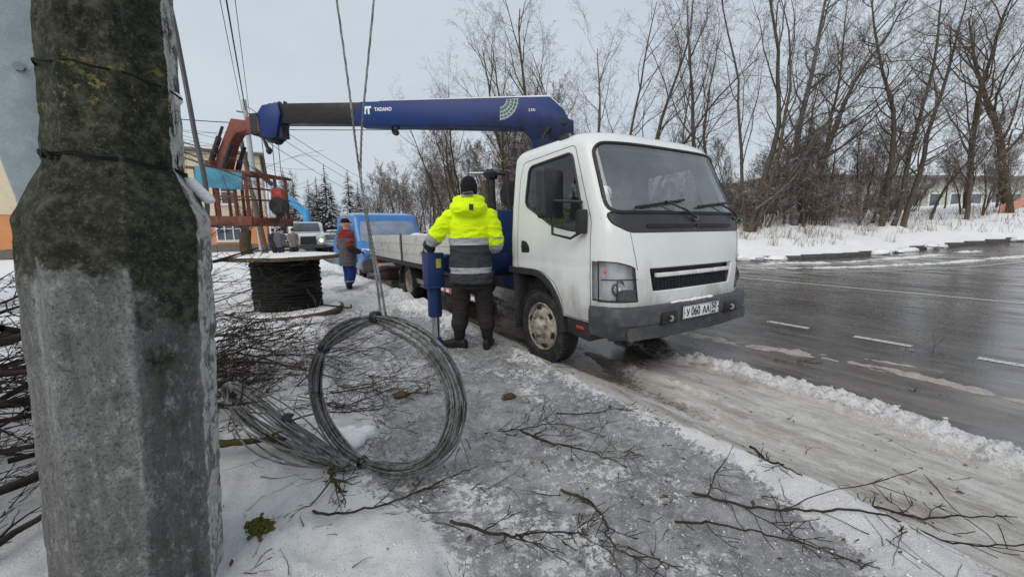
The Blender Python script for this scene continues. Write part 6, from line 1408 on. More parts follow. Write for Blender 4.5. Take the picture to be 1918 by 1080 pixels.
for k, (za, xb, zb, lab) in enumerate(((6.9, 16, 5.2, 'lowest'), (7.6, 17, 6.2, 'middle'), (8.1, 18, 6.9, 'topmost'))):
    wire([(-.85, 25.2, za), (xb, 62, zb)], .016, 'faint %s line sagging from the grey post towards the spruces' % lab, 'rope_wire', sag=.6)
# lamp posts by the far lorry
for x, y, h, lab in ((-.35, 33, 4.4, 'slim grey lamp post left of the distant crane lorry'), (.9, 46, 6.0, 'thin distant lamp post behind the crane lorry')):
    t_ = pole('lamp_post', (x, y, 0), (x, y, h), .06, .04, 'pole_grey', lab, 'lamp post'); b = MB(); b.tube([(x, y, h), (x + .2, y, h + .15), (x + .6, y, h + .18)], .03, 6); b.blob((x + .7, y, h + .16), (.2, .1, .06), n=8, rough=0); b.build('lamp_head', 'steel_dull', t_)

# orange mesh fence on the bank
def mesh_fence(p, q_, h, label):
    t_ = thing('mesh_fence', label, 'fence', (p[0], p[1], 0)); OFF[t_.name] = (0, 0, 0); t_.location = (0, 0, 0); n = 16; P = []
    for k in range(n + 1):
        x, y = p[0] + (q_[0] - p[0]) * k / n, p[1] + (q_[1] - p[1]) * k / n; z = float(bank_z(np.array(x), np.array(y))); P.append((x, y, z - .05, z + h * (.75 + .35 * random.Random(k).random())))
    b = MB()
    for k in range(n):
        for i in range(9):
            t0 = i / 8; a, c = P[k], P[k + 1]; b.bar((a[0], a[1], a[2] + (a[3] - a[2]) * t0), (c[0], c[1], c[2] + (c[3] - c[2]) * t0), .008, .016)
        for i in range(6):
            f_ = i / 6; x, y = P[k][0] + (P[k + 1][0] - P[k][0]) * f_, P[k][1] + (P[k + 1][1] - P[k][1]) * f_; z0, z1 = (P[k][j] + (P[k + 1][j] - P[k][j]) * f_ for j in (2, 3)); b.bar((x, y, z0), (x, y, z1), .014, .008)
    b.build('netting', 'orange_mesh', t_)
    for k in range(0, n + 1, 4): b = MB(); b.tube([(P[k][0], P[k][1], P[k][2] - .3), (P[k][0], P[k][1], P[k][3] + .15)], .025, 6); b.build('stake', 'post_wood', t_)
mesh_fence((25.0, 13.2), (31.5, 9.6), .45, 'faded orange mesh fence behind the trees on the snowy bank'); mesh_fence((36.5, 4.9), (44.0, 4.0), .6, 'orange mesh fence at the right edge of the bank')
# ------------------------------------------------------------------ bare trees
def grow(seed, H, r0, style):
    """returns two lists of polylines with radii: limbs and twigs. style: dict"""
    rnd = random.Random(seed); limbs, twigs = [], []
    def branch(p, d, L_, r, lvl, nseg):
        pts = [p.copy()]; rad = [r]; d = d.normalized(); seg = L_ / nseg; kids = []
        for i in range(nseg):
            w = style['wob'][min(lvl, len(style['wob']) - 1)]
            d = (d + Vector((rnd.gauss(0, w), rnd.gauss(0, w), rnd.gauss(0, w) + style['up'][min(lvl, len(style['up']) - 1)]))).normalized()
            p = p + d * seg; pts.append(p.copy()); t_ = (i + 1) / nseg; rad.append(max(style['rmin'], r * (1 - t_ * style['taper'][min(lvl, len(style['taper']) - 1)]))); kids.append((p.copy(), d.copy(), rad[-1], t_))
        (limbs if r > style['rlimb'] else twigs).append((pts, rad))
        if lvl >= style['levels']: return
        n = style['n'][lvl]; n = int(n * L_ / style['ref'][lvl] + rnd.random()) if style['ref'][lvl] else n
        for k in range(n):
            t_ = style['start'][lvl] + (1 - style['start'][lvl]) * (k + rnd.random()) / max(1, n); i = min(nseg - 1, int(t_ * nseg)); q, dd, rr, _ = kids[i]
            q = pts[i] + (pts[i + 1] - pts[i]) * (t_ * nseg - i if t_ * nseg - i <= 1 else 1)
            ang = R(rnd.uniform(*style['ang'][lvl])); ax_ = dd.orthogonal().normalized(); ax_.rotate(Matrix.Rotation(rnd.random() * 6.283, 3, dd)); nd = dd.copy(); nd.rotate(Matrix.Rotation(ang, 3, ax_))
            nl = L_ * rnd.uniform(*style['len'][lvl]) * (1 - .55 * t_ if lvl == 0 else 1 - .35 * t_)
            branch(q, nd, nl, max(style['rmin'], min(rr * .75, r * style['rk'][lvl] * (1 - .5 * t_))), lvl + 1, style['seg'][lvl + 1])
    for (off, dv, hk, rk) in style.get('stems', [((0, 0), (0, 0, 1), 1, 1)]):
        branch(Vector((off[0], off[1], -.25)), Vector(dv), H * hk, r0 * rk, 0, style['seg'][0])
    return limbs, twigs
def tubes_mesh(name, lines, k, mat):
    V, F, o_ = [], [], 0
    cs = [(math.cos(2 * math.pi * j / k), math.sin(2 * math.pi * j / k)) for j in range(k)]
    for pts, rad in lines:
        n = len(pts); d = (pts[1] - pts[0]).normalized(); x = d.orthogonal().normalized()
        for i in range(n):
            d = (pts[min(i + 1, n - 1)] - pts[max(i - 1, 0)]); d.normalize(); x = (x - d * x.dot(d)); x.normalize(); y = d.cross(x); p = pts[i]; r = rad[i]
            for c, s in cs: V.append((p.x + (x.x * c + y.x * s) * r, p.y + (x.y * c + y.y * s) * r, p.z + (x.z * c + y.z * s) * r))
        for i in range(n - 1):
            a = o_ + i * k
            for j in range(k): j2 = (j + 1) % k; F.append((a + j, a + j2, a + k + j2, a + k + j))
        o_ += n * k
    me_o = fast_mesh(name, np.array(V), np.array(F), mat); return me_o
BASE = dict(levels=4, n=[20, 7, 5, 3], ref=[0, 0, 0, 0], seg=[12, 8, 5, 4, 3], wob=[.085, .12, .15, .18, .2], up=[.05, .05, .03, .02, .0], taper=[.85, .88, .85, .8, .7], start=[.22, .2, .15, .1], ang=[(25, 50), (25, 55), (25, 60), (25, 65)], len=[(.35, .6), (.32, .55), (.35, .6), (.4, .7)], rk=[.34, .44, .5, .6], rmin=.0038, rlimb=.024)
def sty(**kw): d = dict(BASE); d.update(kw); return d
def make_tree(name, seed, H, r0, style, barkm, twigm, label, loc, grp=None, rz=0.0, cat='tree', sc=1.0):
    t_ = thing(name, label, cat, loc, grp, rz); OFF[t_.name] = (0, 0, 0); t_.scale = (sc, sc, sc); lb, tw = grow(seed, H, r0, style)
    a = tubes_mesh('trunk', lb, 7, barkm); a.parent = t_
    c = tubes_mesh('crown', tw, 3, twigm); c.parent = t_; return t_
def gz(x, y): return float(bank_z(np.array(float(x)), np.array(float(y)))) - .05
UPR = sty(ang=[(18, 38), (22, 45), (25, 55), (25, 60)], up=[.05, .10, .06, .03, .0], n=[16, 8, 5, 3])
# row along the far bank, each a tree of its own
T = []
def near(name, seed, x, y, H, r0, st_, bk, tw, label): return make_tree(name, seed, H, r0, st_, bk, tw, label, (x, y, gz(x, y)))
near('bare_tree', 1, 20.3, 13.2, 12.5, .16, sty(stems=[((0, 0), (-.10, .10, 1), 1, 1), ((.2, .1), (.22, -.12, 1), .95, .8), ((-.1, .2), (-.45, .25, 1), .8, .6)], n=[10, 7, 5, 3], start=[.18, .2, .15, .1], ang=[(22, 45), (22, 50), (25, 60), (25, 65)]), 'bark_dark', 'twig_dark', 'bare spreading tree rising behind the cab roof')
near('bare_tree', 2, 21.0, 11.0, 14.0, .17, sty(stems=[((0, 0), (.10, -.03, 1), 1, 1), ((.25, -.1), (.25, -.12, 1), .9, .7), ((.1, .1), (-.12, .15, 1), .95, .6), ((-.1, 0), (.5, -.3, 1), .75, .5)], ang=[(18, 40), (22, 48), (25, 55), (25, 60)], n=[9, 7, 5, 3], up=[.04, .08, .05, .02, 0]), 'bark_dark', 'twig_dark', 'dense upright multi-stemmed tree just right of the windscreen')
near('birch_tree', 3, 24.4, 10.3, 15.0, .21, sty(n=[24, 6, 5, 3], ang=[(35, 65), (30, 60), (30, 65), (30, 70)], up=[.06, .02, -.02, -.05, -.08], len=[(.25, .42), (.35, .55), (.4, .6), (.5, .8)]), 'bark_birch', 'twig_dark', 'tall birch with pale mottled trunk on the bank')
near('bare_tree', 4, 25.2, 10.4, 15.0, .18, sty(stems=[((0, 0), (.28, -.15, 1), 1, 1), ((.15, 0), (.12, -.02, 1), .6, .45)], ang=[(25, 55), (25, 55), (25, 60), (25, 65)], n=[15, 6, 5, 3]), 'bark_dark', 'twig_dark', 'dark tree leaning right beside the birch')
near('bare_tree', 5, 27.6, 7.6, 12.0, .15, sty(n=[26, 6, 5, 3], ang=[(40, 70), (30, 60), (30, 60), (30, 65)], len=[(.18, .32), (.35, .55), (.4, .6), (.5, .7)], up=[.05, .05, .02, .0, 0]), 'bark_dark', 'twig_dark', 'left trunk of the slim tree trio on the right bank')
near('bare_tree', 6, 28.1, 7.3, 12.5, .13, sty(n=[26, 6, 5, 3], ang=[(40, 70), (30, 60), (30, 60), (30, 65)], len=[(.18, .32), (.35, .55), (.4, .6), (.5, .7)], up=[.05, .05, .02, .0, 0], stems=[((0, 0), (.06, -.02, 1), 1, 1)]), 'bark_dark', 'twig_dark', 'middle trunk of the slim tree trio on the right bank')
near('bare_tree', 7, 28.5, 7.0, 12.0, .14, sty(n=[24, 7, 5, 3], ang=[(35, 65), (30, 60), (30, 60), (30, 65)], len=[(.22, .38), (.35, .55), (.4, .6), (.5, .7)], stems=[((0, 0), (.22, -.10, 1), 1, 1)]), 'bark_dark', 'twig_dark', 'right trunk of the slim tree trio leaning outward')
near('bare_tree', 8, 37.5, 4.6, 13.0, .25, sty(n=[22, 7, 5, 3]), 'bark_brown', 'twig_dark', 'thick trunked tree at the right edge of the bank')
near('bare_tree', 9, 34.5, 5.8, 9.0, .12, sty(n=[18, 7, 5, 3], stems=[((0, 0), (.12, -.05, 1), 1, 1)]), 'bark_dark', 'twig_dark', 'small thin tree standing before the pale house')
near('bare_tree', 10, 17.6, 22.6, 15.0, .22, sty(stems=[((0, 0), (-.15, .05, 1), 1, 1), ((.2, 0), (.22, -.1, 1), .95, .8)], n=[11, 7, 5, 3], ang=[(20, 42), (22, 50), (25, 60), (25, 65)]), 'bark_ochre', 'twig_dark', 'ochre barked forked tree behind the boom pivot')
near('bare_tree', 11, 15.2, 25.0, 14.5, .20, sty(stems=[((0, 0), (.05, .05, 1), 1, 1), ((-.2, .1), (-.25, .2, 1), .9, .75), ((.1, .1), (.3, -.1, 1), .8, .6)], n=[11, 7, 5, 3], ang=[(20, 42), (22, 50), (25, 60), (25, 65)]), 'bark_ochre', 'twig_dark', 'ochre barked tree above the load chart on the boom')
near('bare_tree', 12, 13.4 + 1.4, 31.5, 13.5, .18, sty(stems=[((0, 0), (-.05, .1, 1), 1, 1), ((.2, 0), (-.3, .25, 1), .9, .7)], n=[11, 7, 5, 3]), 'bark_brown', 'twig_dark', 'bare tree above the middle of the blue boom')
near('bare_tree', 16, 41.5, 7.0, 15.0, .20, sty(n=[20, 7, 5, 3]), 'bark_brown', 'twig_dark', 'tall tree behind the thick trunk at the right edge')
near('bare_tree', 18, 30.5, 11.5, 13.0, .14, sty(n=[18, 7, 5, 3]), 'bark_dark', 'twig_dark', 'slim tree behind the trunk trio near the mesh fence')
near('bare_tree', 20, 20.0, 17.6, 14.0, .16, sty(stems=[((0, 0), (.08, .0, 1), 1, 1), ((.2, 0), (.32, -.2, 1), .9, .8), ((-.2, .1), (-.30, .22, 1), .95, .8)], n=[11, 7, 5, 3], ang=[(20, 42), (22, 50), (25, 60), (25, 65)]), 'bark_dark', 'twig_dark', 'three stemmed bare tree above the middle of the cab roof')
near('bare_tree', 21, 18.6, 20.6, 13.0, .14, sty(stems=[((0, 0), (.15, -.1, 1), 1, 1), ((-.2, .1), (-.2, .12, 1), .95, .8)], n=[12, 7, 5, 3], ang=[(20, 42), (22, 50), (25, 60), (25, 65)]), 'bark_ochre', 'twig_dark', 'ochre forked tree over the left end of the cab roof')
near('bare_tree', 22, 15.4, 36.0, 14.0, .15, sty(stems=[((0, 0), (.05, -.02, 1), 1, 1), ((-.2, .1), (-.25, .15, 1), .9, .8)], n=[12, 7, 5, 3]), 'bark_brown', 'twig_dark', 'bare tree left of the load chart above the boom')
# thicket and background trees: a few kinds, copied
kinds = []
FAR = sty(levels=4, n=[16, 8, 5, 4], seg=[9, 6, 4, 3, 2], rmin=.010, rlimb=.05, wob=[.06, .11, .15, .2, .22])
for s in range(5):
    o_ = make_tree('background_tree', 40 + s, 10.5, .15, FAR if s % 2 else sty(levels=4, n=[14, 8, 5, 4], seg=[9, 6, 4, 3, 2], rmin=.010, rlimb=.05, ang=[(18, 40), (22, 45), (25, 55), (25, 60)], up=[.05, .1, .06, .03, 0]), 'bark_far', 'twig_far', 'bare brown tree standing in the wood behind the roadside trees', (0, 0, 0), 'bare trees of the wood across the road'); kinds.append(o_)
rnd = random.Random(77); spots = []
for k in range(62):
    for _ in range(40):
        az_ = R(rnd.uniform(19, 83)); s = rnd.uniform(16 if az_ > R(50) else 9, 62) * (1 if az_ > R(28) else .6); r_ = float(kerb_r(az_)) + s; x, y = r_ * math.sin(az_), r_ * math.cos(az_)
        if az_ < R(31) or y > 110 or any((x - a) ** 2 + (y - c) ** 2 < 4.5 for a, c in spots) or (46 < x < 74 and 5 < y < 26) : continue
        spots.append((x, y)); break
for k in range(30):
    az_ = R(rnd.uniform(56, 84)); r_ = float(kerb_r(az_)) + rnd.uniform(6, 16); spots.append((r_ * math.sin(az_), r_ * math.cos(az_)))
for k in range(46):
    y = rnd.uniform(20, 74); spots.append((14.3 + rnd.random() ** 1.5 * (4 + (y - 15) * .28), y))
for k, (x, y) in enumerate(spots):
    o_ = kinds[k] if k < len(kinds) else copy_tree(kinds[k % len(kinds)])
    f_ = rnd.uniform(.62, 1.05) * (.55 if math.atan2(x, y) > R(40) else .92); o_.location = (x, y, gz(x, y)); o_.rotation_euler = (rnd.gauss(0, .05), rnd.gauss(0, .05), rnd.random() * 6.28); o_.scale = (f_, f_, f_ * rnd.uniform(.9, 1.1))
# shrubs: many thin stems from the ground
sk = []
for s in range(4):
    r2 = random.Random(500 + s); stems = [((r2.gauss(0, .18), r2.gauss(0, .18)), (r2.gauss(0, .38), r2.gauss(0, .38), 1), r2.uniform(.6, 1.05), r2.uniform(.6, 1)) for _ in range(11)]
    sk.append(make_tree('bare_shrub', 60 + s, 3.2, .028, sty(levels=3, n=[9, 5, 4], seg=[8, 5, 4, 3], rmin=.0055, rlimb=.020, stems=stems, start=[.15, .15, .1], wob=[.07, .12, .16, .2]), 'bark_far', 'twig_far', 'bare snowy shrub in the undergrowth along the far bank', (0, 0, 0), 'shrubs of the far bank', cat='shrub'))
spots = []
for k in range(66):
    if k < 50: az_ = R(rnd.uniform(20, 84)); s = rnd.uniform(3.0, 20)
    else: az_ = R(rnd.uniform(20, 60)); s = rnd.uniform(6, 30)
    r_ = float(kerb_r(az_)) + s + (1.5 if az_ > R(52) else .5); spots.append((r_ * math.sin(az_), r_ * math.cos(az_)))
for k in range(46): y = rnd.uniform(15, 60); spots.append((14.2 + rnd.random() * (2 + (y - 12) * .2), y))
spots += [(25.2, 9.7), (25.9, 9.5), (22.2, 11.0)]
for k, (x, y) in enumerate(spots):
    o_ = sk[k] if k < len(sk) else copy_tree(sk[k % len(sk)])
    f_ = rnd.uniform(.6, 1.3); o_.location = (x, y, gz(x, y)); o_.rotation_euler = (0, 0, rnd.random() * 6.28); o_.scale = (f_, f_, f_)
# dry grass along the bank
rs = np.random.RandomState(8); V, F = [], []
for k in range(420):
    az_ = R(rs.uniform(22, 86)); r_ = float(kerb_r(az_)) + rs.uniform(1.5, 12); x0, y0 = r_ * math.sin(az_), r_ * math.cos(az_); z0 = gz(x0, y0)
    for j in range(13):
        a = rs.rand() * 6.28; h = rs.uniform(.15, .55); x, y = x0 + rs.normal(0, .16), y0 + rs.normal(0, .16); w = .008; dx, dy = rs.normal(0, .22, 2) * h; o_ = len(V)
        V += [(x - w * math.cos(a), y - w * math.sin(a), z0), (x + w * math.cos(a), y + w * math.sin(a), z0), (x + dx + w * .4 * math.cos(a), y + dy + w * .4 * math.sin(a), z0 + h), (x + dx * 1.1 - w * .4 * math.cos(a), y + dy * 1.1, z0 + h)]; F.append((o_, o_ + 1, o_ + 2, o_ + 3))
o = fast_mesh('dry_grass', np.array(V), np.array(F), 'dry_grass', smooth=False); tag(o, 'tufts of dry brown grass poking through the bank snow', 'grass', kind='stuff')
# leaning dead stem
b = MB(); b.tube(catm([(18.9, 9.6, gz(18.9, 9.6) + 1.6), (20.5, 9.5, 3.0), (22.3, 9.6, 3.9), (24.0, 9.9, 5.0)], 8), list(np.linspace(.045, .02, 25)), 6); o = b.build('dead_stem', 'bark_birch'); tag(o, 'pale dead stem leaning diagonally against the birch', 'branch')
# pollarded tree in front of the apartment block
PT = make_tree('pollarded_tree', 88, 2.0, .38, sty(levels=3, n=[46, 3, 2], seg=[5, 6, 4, 3], start=[.55, .2, .2], ang=[(5, 32), (15, 35), (15, 35)], len=[(1.0, 1.9), (.3, .5), (.3, .5)], rk=[.10, .5, .6], up=[.0, .10, .05, 0], rmin=.012, taper=[.25, .8, .8, .7], rlimb=.05), 'bark_brown', 'twig_far', 'thick pollarded tree with upright shoots before the orange wall', (-1.75, 30.0, .05))
# twiggy tree overhanging behind the basket


# ------------------------------------------------------------------ spruces
def spruce_tree(seed, H, label, loc, grp):
    rs = np.random.RandomState(seed); t_ = thing('spruce_tree', label, 'tree', loc, grp); OFF[t_.name] = (0, 0, 0)
    b = MB(); b.tube([(0, 0, -.2), (0, 0, H * .5), (0, 0, H)], [H * .016, H * .01, .02], 7); b.build('trunk', 'bark_dark', t_)
    V, F = [], []; z = H * .05
    while z < H * .99:
        t0 = z / H; Lm = H * .235 * (1 - t0) ** .82 + .07; n = int(9 + 5 * (1 - t0))
        for k in range(n):
            a = rs.rand() * 6.283; L_ = Lm * rs.uniform(.65, 1.12); dx, dy = math.cos(a), math.sin(a); ns = 6; droop = rs.uniform(.25, .5); w = L_ * .20
            for i in range(ns):
                f0, f1 = i / ns, (i + 1) / ns
                def pt(f): return np.array((dx * L_ * f, dy * L_ * f, z - droop * L_ * f * f * 1.0 + .10 * L_ * f + (.12 * L_ * max(0, f - .7))))
                for sg in (-1, 1):
                    p0, p1 = pt(f0), pt(f1); ww = w * (1 - f0 * .7) * rs.uniform(.5, 1.2); o0 = np.array((-dy, dx, 0)) * sg * ww + np.array((0, 0, -ww * rs.uniform(.2, .7))) + (p1 - p0) * .5
                    o_ = len(V); V += [p0, p1, p1 + o0 * .7, p0 + o0]; F.append((o_, o_ + 1, o_ + 2, o_ + 3))
        z += H * .021 * rs.uniform(.7, 1.3)
    fast_mesh('crown', np.array(V), np.array(F), 'spruce_needles', t_, smooth=False); return t_
for k, (x, y, H, lab) in enumerate(((4.35, 51.4, 7.0, 'snowy spruce, left of the tall central pair'), (5.3, 51.2, 8.3, 'tallest snowy spruce down the road'), (7.6, 49.8, 7.7, 'snowy spruce behind the blue van roof'), (1.25, 59, 8.6, 'snowy spruce behind the hook block'), (3.9, 57, 7.3, 'small dark spruce behind the far lorry crane'), (2.4, 62, 7.6, 'spruce between the hook block and the far lorry'), (9.2, 53, 7.0, 'rightmost snowy spruce above the van'), (6.4, 56, 7.0, 'spruce set back between the taller snowy spruces'))):
    spruce_tree(100 + k, H * 1.15, lab, (x, y, .1), 'snowy spruces at the end of the road')
for k, (x, y) in enumerate(((-.4, 66), (5, 70), (9, 72), (12, 66), (2.2, 75), (7, 80), (14, 75), (-3, 72), (11, 58), (0.8, 52), (6.9, 62))):
    o_ = copy_tree(kinds[k % 5]); o_['label'] = 'bare tree in the wood closing the far end of the road'; o_['group'] = 'bare trees at the far end of the road'
    o_.location = (x, y, 0); f_ = rnd.uniform(.55, .75); o_.scale = (f_, f_, f_); o_.rotation_euler = (0, 0, rnd.random() * 6)

# ------------------------------------------------------------------ brush piles and fallen branches
def twig_lines(seed, p, d, L_, r, lvl=0, maxl=3, flat=.35, rnd=None, out=None, wob=.16, n=(7, 5, 3), up=0.0, rmin=.0016):
    rnd = rnd or random.Random(seed); out = out if out is not None else []
    ns = max(3, int(9 - 2 * lvl)); pts = [Vector(p)]; rad = [r]; d = Vector(d).normalized()
    for i in range(ns):
        d = (d + Vector((rnd.gauss(0, wob), rnd.gauss(0, wob), rnd.gauss(0, wob * flat) + up))).normalized(); pts.append(pts[-1] + d * (L_ / ns)); rad.append(max(rmin, r * (1 - .8 * (i + 1) / ns)))
    out.append((pts, rad))
    if lvl < maxl:
        for k in range(int(n[lvl] * rnd.uniform(.7, 1.3))):
            i = rnd.randint(1, ns - 1); dd = (pts[i + 1] - pts[i]).normalized(); nd = (dd * rnd.uniform(.4, 1) + Vector((rnd.gauss(0, .6), rnd.gauss(0, .6), rnd.gauss(0, .6) * flat))).normalized()
            twig_lines(0, pts[i], nd, L_ * rnd.uniform(.25, .5), max(rmin, rad[i] * .6), lvl + 1, maxl, flat, rnd, out, wob, n, up, rmin)
    return out
NL = thing('bare_tree', 'thin dark tree with drooping twigs beside the work basket', 'tree', (-1.95, 6.05, .1)); OFF[NL.name] = (0, 0, 0)
lb = [([Vector((0, 0, -.2)), Vector((.03, .02, 1.2)), Vector((-.02, .04, 2.4)), Vector((.05, 0, 3.6))], [.06, .05, .035, .015])]; tw = []
for k, (z, dx, dy, dz, ln) in enumerate(((2.50, .93, .34, .02, 2.7), (2.70, .90, .40, -.02, 2.1), (2.40, .95, .25, .06, 2.2))):
    for q in twig_lines(900 + k, (0, .03, z), (dx, dy, dz), ln, .012, maxl=2, flat=.8, wob=.10, n=(7, 3, 1), up=-.015, rmin=.0024): (lb if q[1][0] > .010 else tw).append(q)
tubes_mesh('trunk', lb, 6, 'bark_dark').parent = NL; tubes_mesh('crown', tw, 3, 'twig_dark').parent = NL
def settle(lines, lift=0.0):
    for pts, rad in lines:
        for p, r in zip(pts, rad):
            g = ground_h(p.x, p.y) + r * .6
            if p.z < g: p.z = g + lift
            elif p.z > g + .25: p.z = g + .25 + (p.z - g - .25) * .8
    return lines
def pile(name, label, seed, n, box, L_, r, dirs, mats, zr=(0.02, .4), maxl=2):
    rnd = random.Random(seed); big, small = [], []
    for k in range(n):
        x, y = rnd.uniform(*box[0]), rnd.uniform(*box[1]); z = ground_h(x, y) + rnd.uniform(*zr); a = R(rnd.uniform(*dirs)); ln = rnd.uniform(*L_); rr = rnd.uniform(*r)
        ls = twig_lines(seed * 100 + k, (x, y, z), (math.cos(a), math.sin(a), rnd.uniform(-.25, .3)), ln, rr, maxl=maxl, flat=.5)
        for q in ls: (big if q[1][0] > .007 else small).append(q)
    ok = lambda q: not any((p.y < 2.05 and -1.25 < p.x < -.02) for p in q[0])
    big = [q for q in big if ok(q)]; small = [q for q in small if ok(q)]
    settle(big); settle(small); t_ = thing(name, label, 'branches', (0, 0, 0)); t_['kind'] = 'stuff'
    if big: a = tubes_mesh('boughs', big, 6, mats[0]); a.parent = t_; a['kind'] = 'stuff'
    c = tubes_mesh('twigs', small, 3, mats[1]); c.parent = t_; c['kind'] = 'stuff'; return t_
pile('brush_pile', 'heap of cut mossy branches on the snow behind the pole', 5, 84, ((-2.3, -.95), (2.0, 4.0)), (.6, 1.6), (.006, .024), (-80, 100), ('branch_mossy', 'branch_mossy'), (.02, .85), maxl=3)
pile('brush_pile', 'low heap of cut branches between the pole and the cable drum', 6, 20, ((-.85, -.20), (2.9, 4.3)), (.5, 1.1), (.004, .012), (-70, 60), ('branch_mossy', 'twig_dark'), (.02, .26))
pile('brush_pile', 'dense dark mossy brush close behind the pole', 8, 40, ((-.62, -.22), (3.0, 4.3)), (.25, .6), (.003, .010), (-170, 170), ('branch_mossy', 'branch_mossy'), (.02, .42), maxl=3)
pile('brush_pile', 'spread of thin twigs on the snow behind the wire coil', 7, 26, ((-.3, .7), (2.6, 4.8)), (.4, .9), (.003, .007), (-40, 60), ('branch_mossy', 'twig_red'), (.0, .10))
# litter of small twigs, bark bits and leaves over the whole walk
rnd = random.Random(31); lines = []
for k in range(620):
    y = .35 + 6.5 * rnd.random() ** 1.7; x = rnd.uniform(-.6, 2.3 if rnd.random() < .85 else 3.3); a = rnd.random() * 6.28
    lines += twig_lines(1000 + k, (x, y, ground_h(x, y) + .004), (math.cos(a), math.sin(a), 0), rnd.uniform(.03, .16) * (1 + (rnd.random() < .2) * 1.2), rnd.uniform(.0012, .0028), maxl=1 if rnd.random() < .5 else 0, n=(2, 1, 1), flat=.1, rmin=.0009)
settle(lines); o = tubes_mesh('twig_litter', lines, 3, 'twig_red'); tag(o, 'scattered small twigs littering the icy sidewalk', 'twigs', kind='stuff')
b = MB(); rs = np.random.RandomState(3)
for k in range(420):
    x, y = rs.uniform(-.5, 3.2), .35 + 6 * rs.rand() ** 1.6; s = rs.uniform(.004, .014) * (1 if k % 9 else 1.7); a = rs.rand() * 6.28; g = ground_h(x, y) + .004
    c_, s_ = math.cos(a) * s, math.sin(a) * s; h1, h2 = rs.uniform(0, .008, 2)
    b.add([(x - c_, y - s_, g), (x + s_ * .5, y - c_ * .5, g + h1), (x + c_, y + s_, g + h2), (x - s_ * .5, y + c_ * .5, g + h1 * .5)], [(0, 1, 2), (0, 2, 3)])
o = b.build('leaf_litter', 'leaf_brown', smooth=False); tag(o, 'brown leaf and bark scraps scattered on the ice', 'leaves', kind='stuff')
# larger fallen branches, one object each
def fallen(label, pts, r, seed, n=(8, 4, 2), maxl=2, mat='branch_mossy', kid=.34):
    r = r * .78 if r < .011 else r
    rnd = random.Random(seed); P = [Vector((x, y, ground_h(x, y) + r + h)) for x, y, h in pts]; q = [Vector(p) for p in catm([tuple(p) for p in P], 7)]; q = [p + Vector((rnd.gauss(0, .006), rnd.gauss(0, .006), 0)) for p in q]
    rad = list(np.linspace(r, max(.002, r * .3), len(q))); ln = sum((q[i + 1] - q[i]).length for i in range(len(q) - 1)); out = [(q, rad)]
    for k in range(n[0]):
        i = rnd.randint(2, len(q) - 2); d = (q[i + 1] - q[i]).normalized(); nd = (d * .7 + Vector((rnd.gauss(0, .6), rnd.gauss(0, .6), rnd.uniform(0, .35)))).normalized(); twig_lines(0, q[i], nd, ln * rnd.uniform(.12, kid), max(.0016, rad[i] * .55), 1, maxl, .4, rnd, out, n=n)
    out = [out[0]] + [q for q in out[1:] if not any((p.y < 2.0 and -1.25 < p.x < -.1) for p in q[0])]
    settle(out[1:]); o_ = tubes_mesh('fallen_branch', out, 6, mat); return tag(o_, label, 'branch', 'fallen branches on the sidewalk')
F_ = fallen
F_('long thin branch lying across the snow below the wire coil', [(.02, 1.80, 0), (.19, 1.66, .01), (.42, 1.70, .01), (.62, 1.72, .01), (.80, 1.72, .02)], .0075, 1, (5, 2, 1))
F_('branch with mossy stub in the middle of the icy sidewalk', [(1.20, 1.95, .02), (1.30, 1.72, .01), (1.42, 1.50, .02), (1.50, 1.30, .0)], .009, 2, (10, 4, 2), mat='branch_lichen')
F_('curved mossy branch at the front of the sidewalk', [(1.06, 1.33, .02), (1.14, 1.20, .0), (1.10, 1.08, .01), (1.06, .98, .0), (1.14, .85, 0)], .009, 3, (9, 4, 2), mat='branch_lichen')
F_('tangle of thin branches at the bottom edge of the sidewalk', [(.52, 1.40, .02), (.68, 1.22, .03), (.80, 1.20, .02), (.95, 1.12, .02), (1.05, 1.0, .01)], .009, 4, (11, 4, 2))
F_('dark forked branch standing on the slush at right', [(2.12, 1.02, .10), (2.16, .94, .06), (2.10, .86, .03), (2.06, .74, .0)], .010, 5, (6, 3, 1), kid=.6)
F_('long bare branch reaching in from the right edge of the sidewalk', [(1.60, 1.02, .0), (1.72, .80, .01), (1.86, .62, .02), (2.02, .46, .02), (2.25, .28, .03), (2.5, .10, .04), (2.7, -.05, .05)], .008, 6, (6, 3, 1))
F_('dark branch lying over the slush near the right corner', [(2.22, .58, .03), (2.36, .42, .01), (2.52, .30, .02), (2.70, .18, .02)], .008, 7, (6, 3, 1))
F_('thin twig branch on the snow edge beside the slush', [(1.55, 2.0, .0), (1.75, 1.85, .01), (1.95, 1.78, .0), (2.2, 1.62, .0)], .006, 8, (6, 3, 1))
F_('forked twig on the ice in front of the worker', [(1.02, 2.05, .01), (1.25, 1.96, .01), (1.45, 1.86, .02), (1.62, 1.62, .0)], .006, 9, (9, 4, 1))
F_('broken twig cluster in the corner below the sidewalk edge', [(1.35, .92, .02), (1.5, .80, .02), (1.62, .66, .01), (1.75, .5, .0)], .007, 10, (7, 3, 1))
F_('dark twig lying on the wet asphalt near the slush ridge', [(4.35, 2.05, .01), (4.45, 1.8, .03), (4.60, 1.65, .02)], .010, 11, (7, 3, 1), kid=.5)
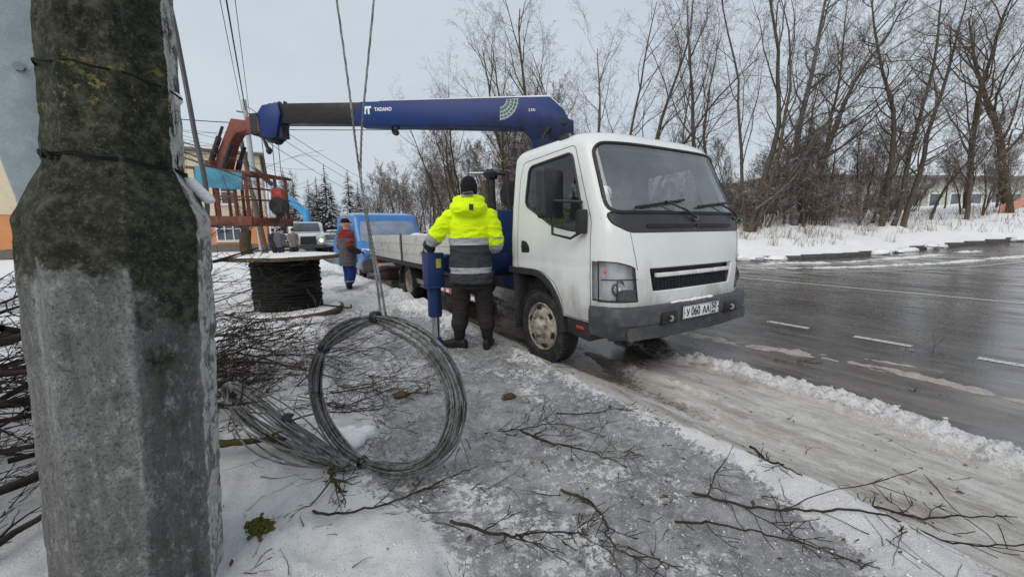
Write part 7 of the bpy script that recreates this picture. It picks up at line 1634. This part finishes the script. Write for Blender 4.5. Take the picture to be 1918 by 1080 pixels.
F_('dark bough lying on the asphalt at the right edge', [(4.35, .95, .01), (4.45, .78, .02), (4.62, .62, .02)], .016, 12, (4, 3, 1))
F_('long thin branch lying along the dashed line', [(6.1, 1.75, .0), (6.0, 1.45, .02), (5.95, 1.15, .01), (6.0, .7, .01)], .010, 13, (4, 2, 1))
F_('lichen covered stump twig propping the wire bundle', [(.13, 1.98, .06), (.12, 1.93, .05), (.14, 1.88, .0), (.17, 1.84, 0)], .012, 14, (10, 4, 2), kid=.9, mat='branch_lichen')
F_('mossy log lying by the foot of the concrete pole', [(-.55, 2.55, .04), (-.3, 2.42, .05), (-.05, 2.36, .05)], .030, 15, (3, 3, 1), mat='branch_lichen')
F_('thick dark bough slanting over the snow left of the pole', [(-1.35, 1.75, .0), (-1.0, 2.05, .03), (-.70, 2.4, .12)], .022, 16, (6, 3, 1))
F_('long dark bough lowest in the brush left of the pole', [(-1.5, 1.95, .08), (-1.1, 2.25, .12), (-.75, 2.55, .2)], .026, 17, (6, 4, 2))
b = MB(); r2 = random.Random(4)
for k in range(120): x, y = -.17 + r2.gauss(0, .022), 1.80 + r2.gauss(0, .035); b.blob((x, y, ground_h(x, y) + .012 * r2.random()), .005 + .007 * r2.random(), seed=k, n=6, rough=.4)
o = b.build('moss_clump', 'moss', angle=70); tag(o, 'clump of yellow green moss at the foot of the pole', 'moss')
for k, (x, y, lab) in enumerate(((1.42, 2.43, 'dark leaf clod on the ice midway along the sidewalk'), (.72, 2.9, 'dark clod seen through the wire coil'))):
    b = MB(); b.blob((x, y, ground_h(x, y) + .006), (.055, .04, .022), seed=k + 5, n=12, rough=.35); o = b.build('leaf_clod', 'leaf_brown', angle=70); tag(o, lab, 'leaf clod')
b = MB(); x, y = .24, 2.32
for k in range(9): b.blob((x + random.Random(k).gauss(0, .05), y + random.Random(k + 50).gauss(0, .05), ground_h(x, y) + .03), (.06, .05, .045), seed=k, n=10, rough=.2)
o = b.build('snow_clod', 'snow', angle=75); tag(o, 'lump of white snow seen through the wire coil', 'snow')
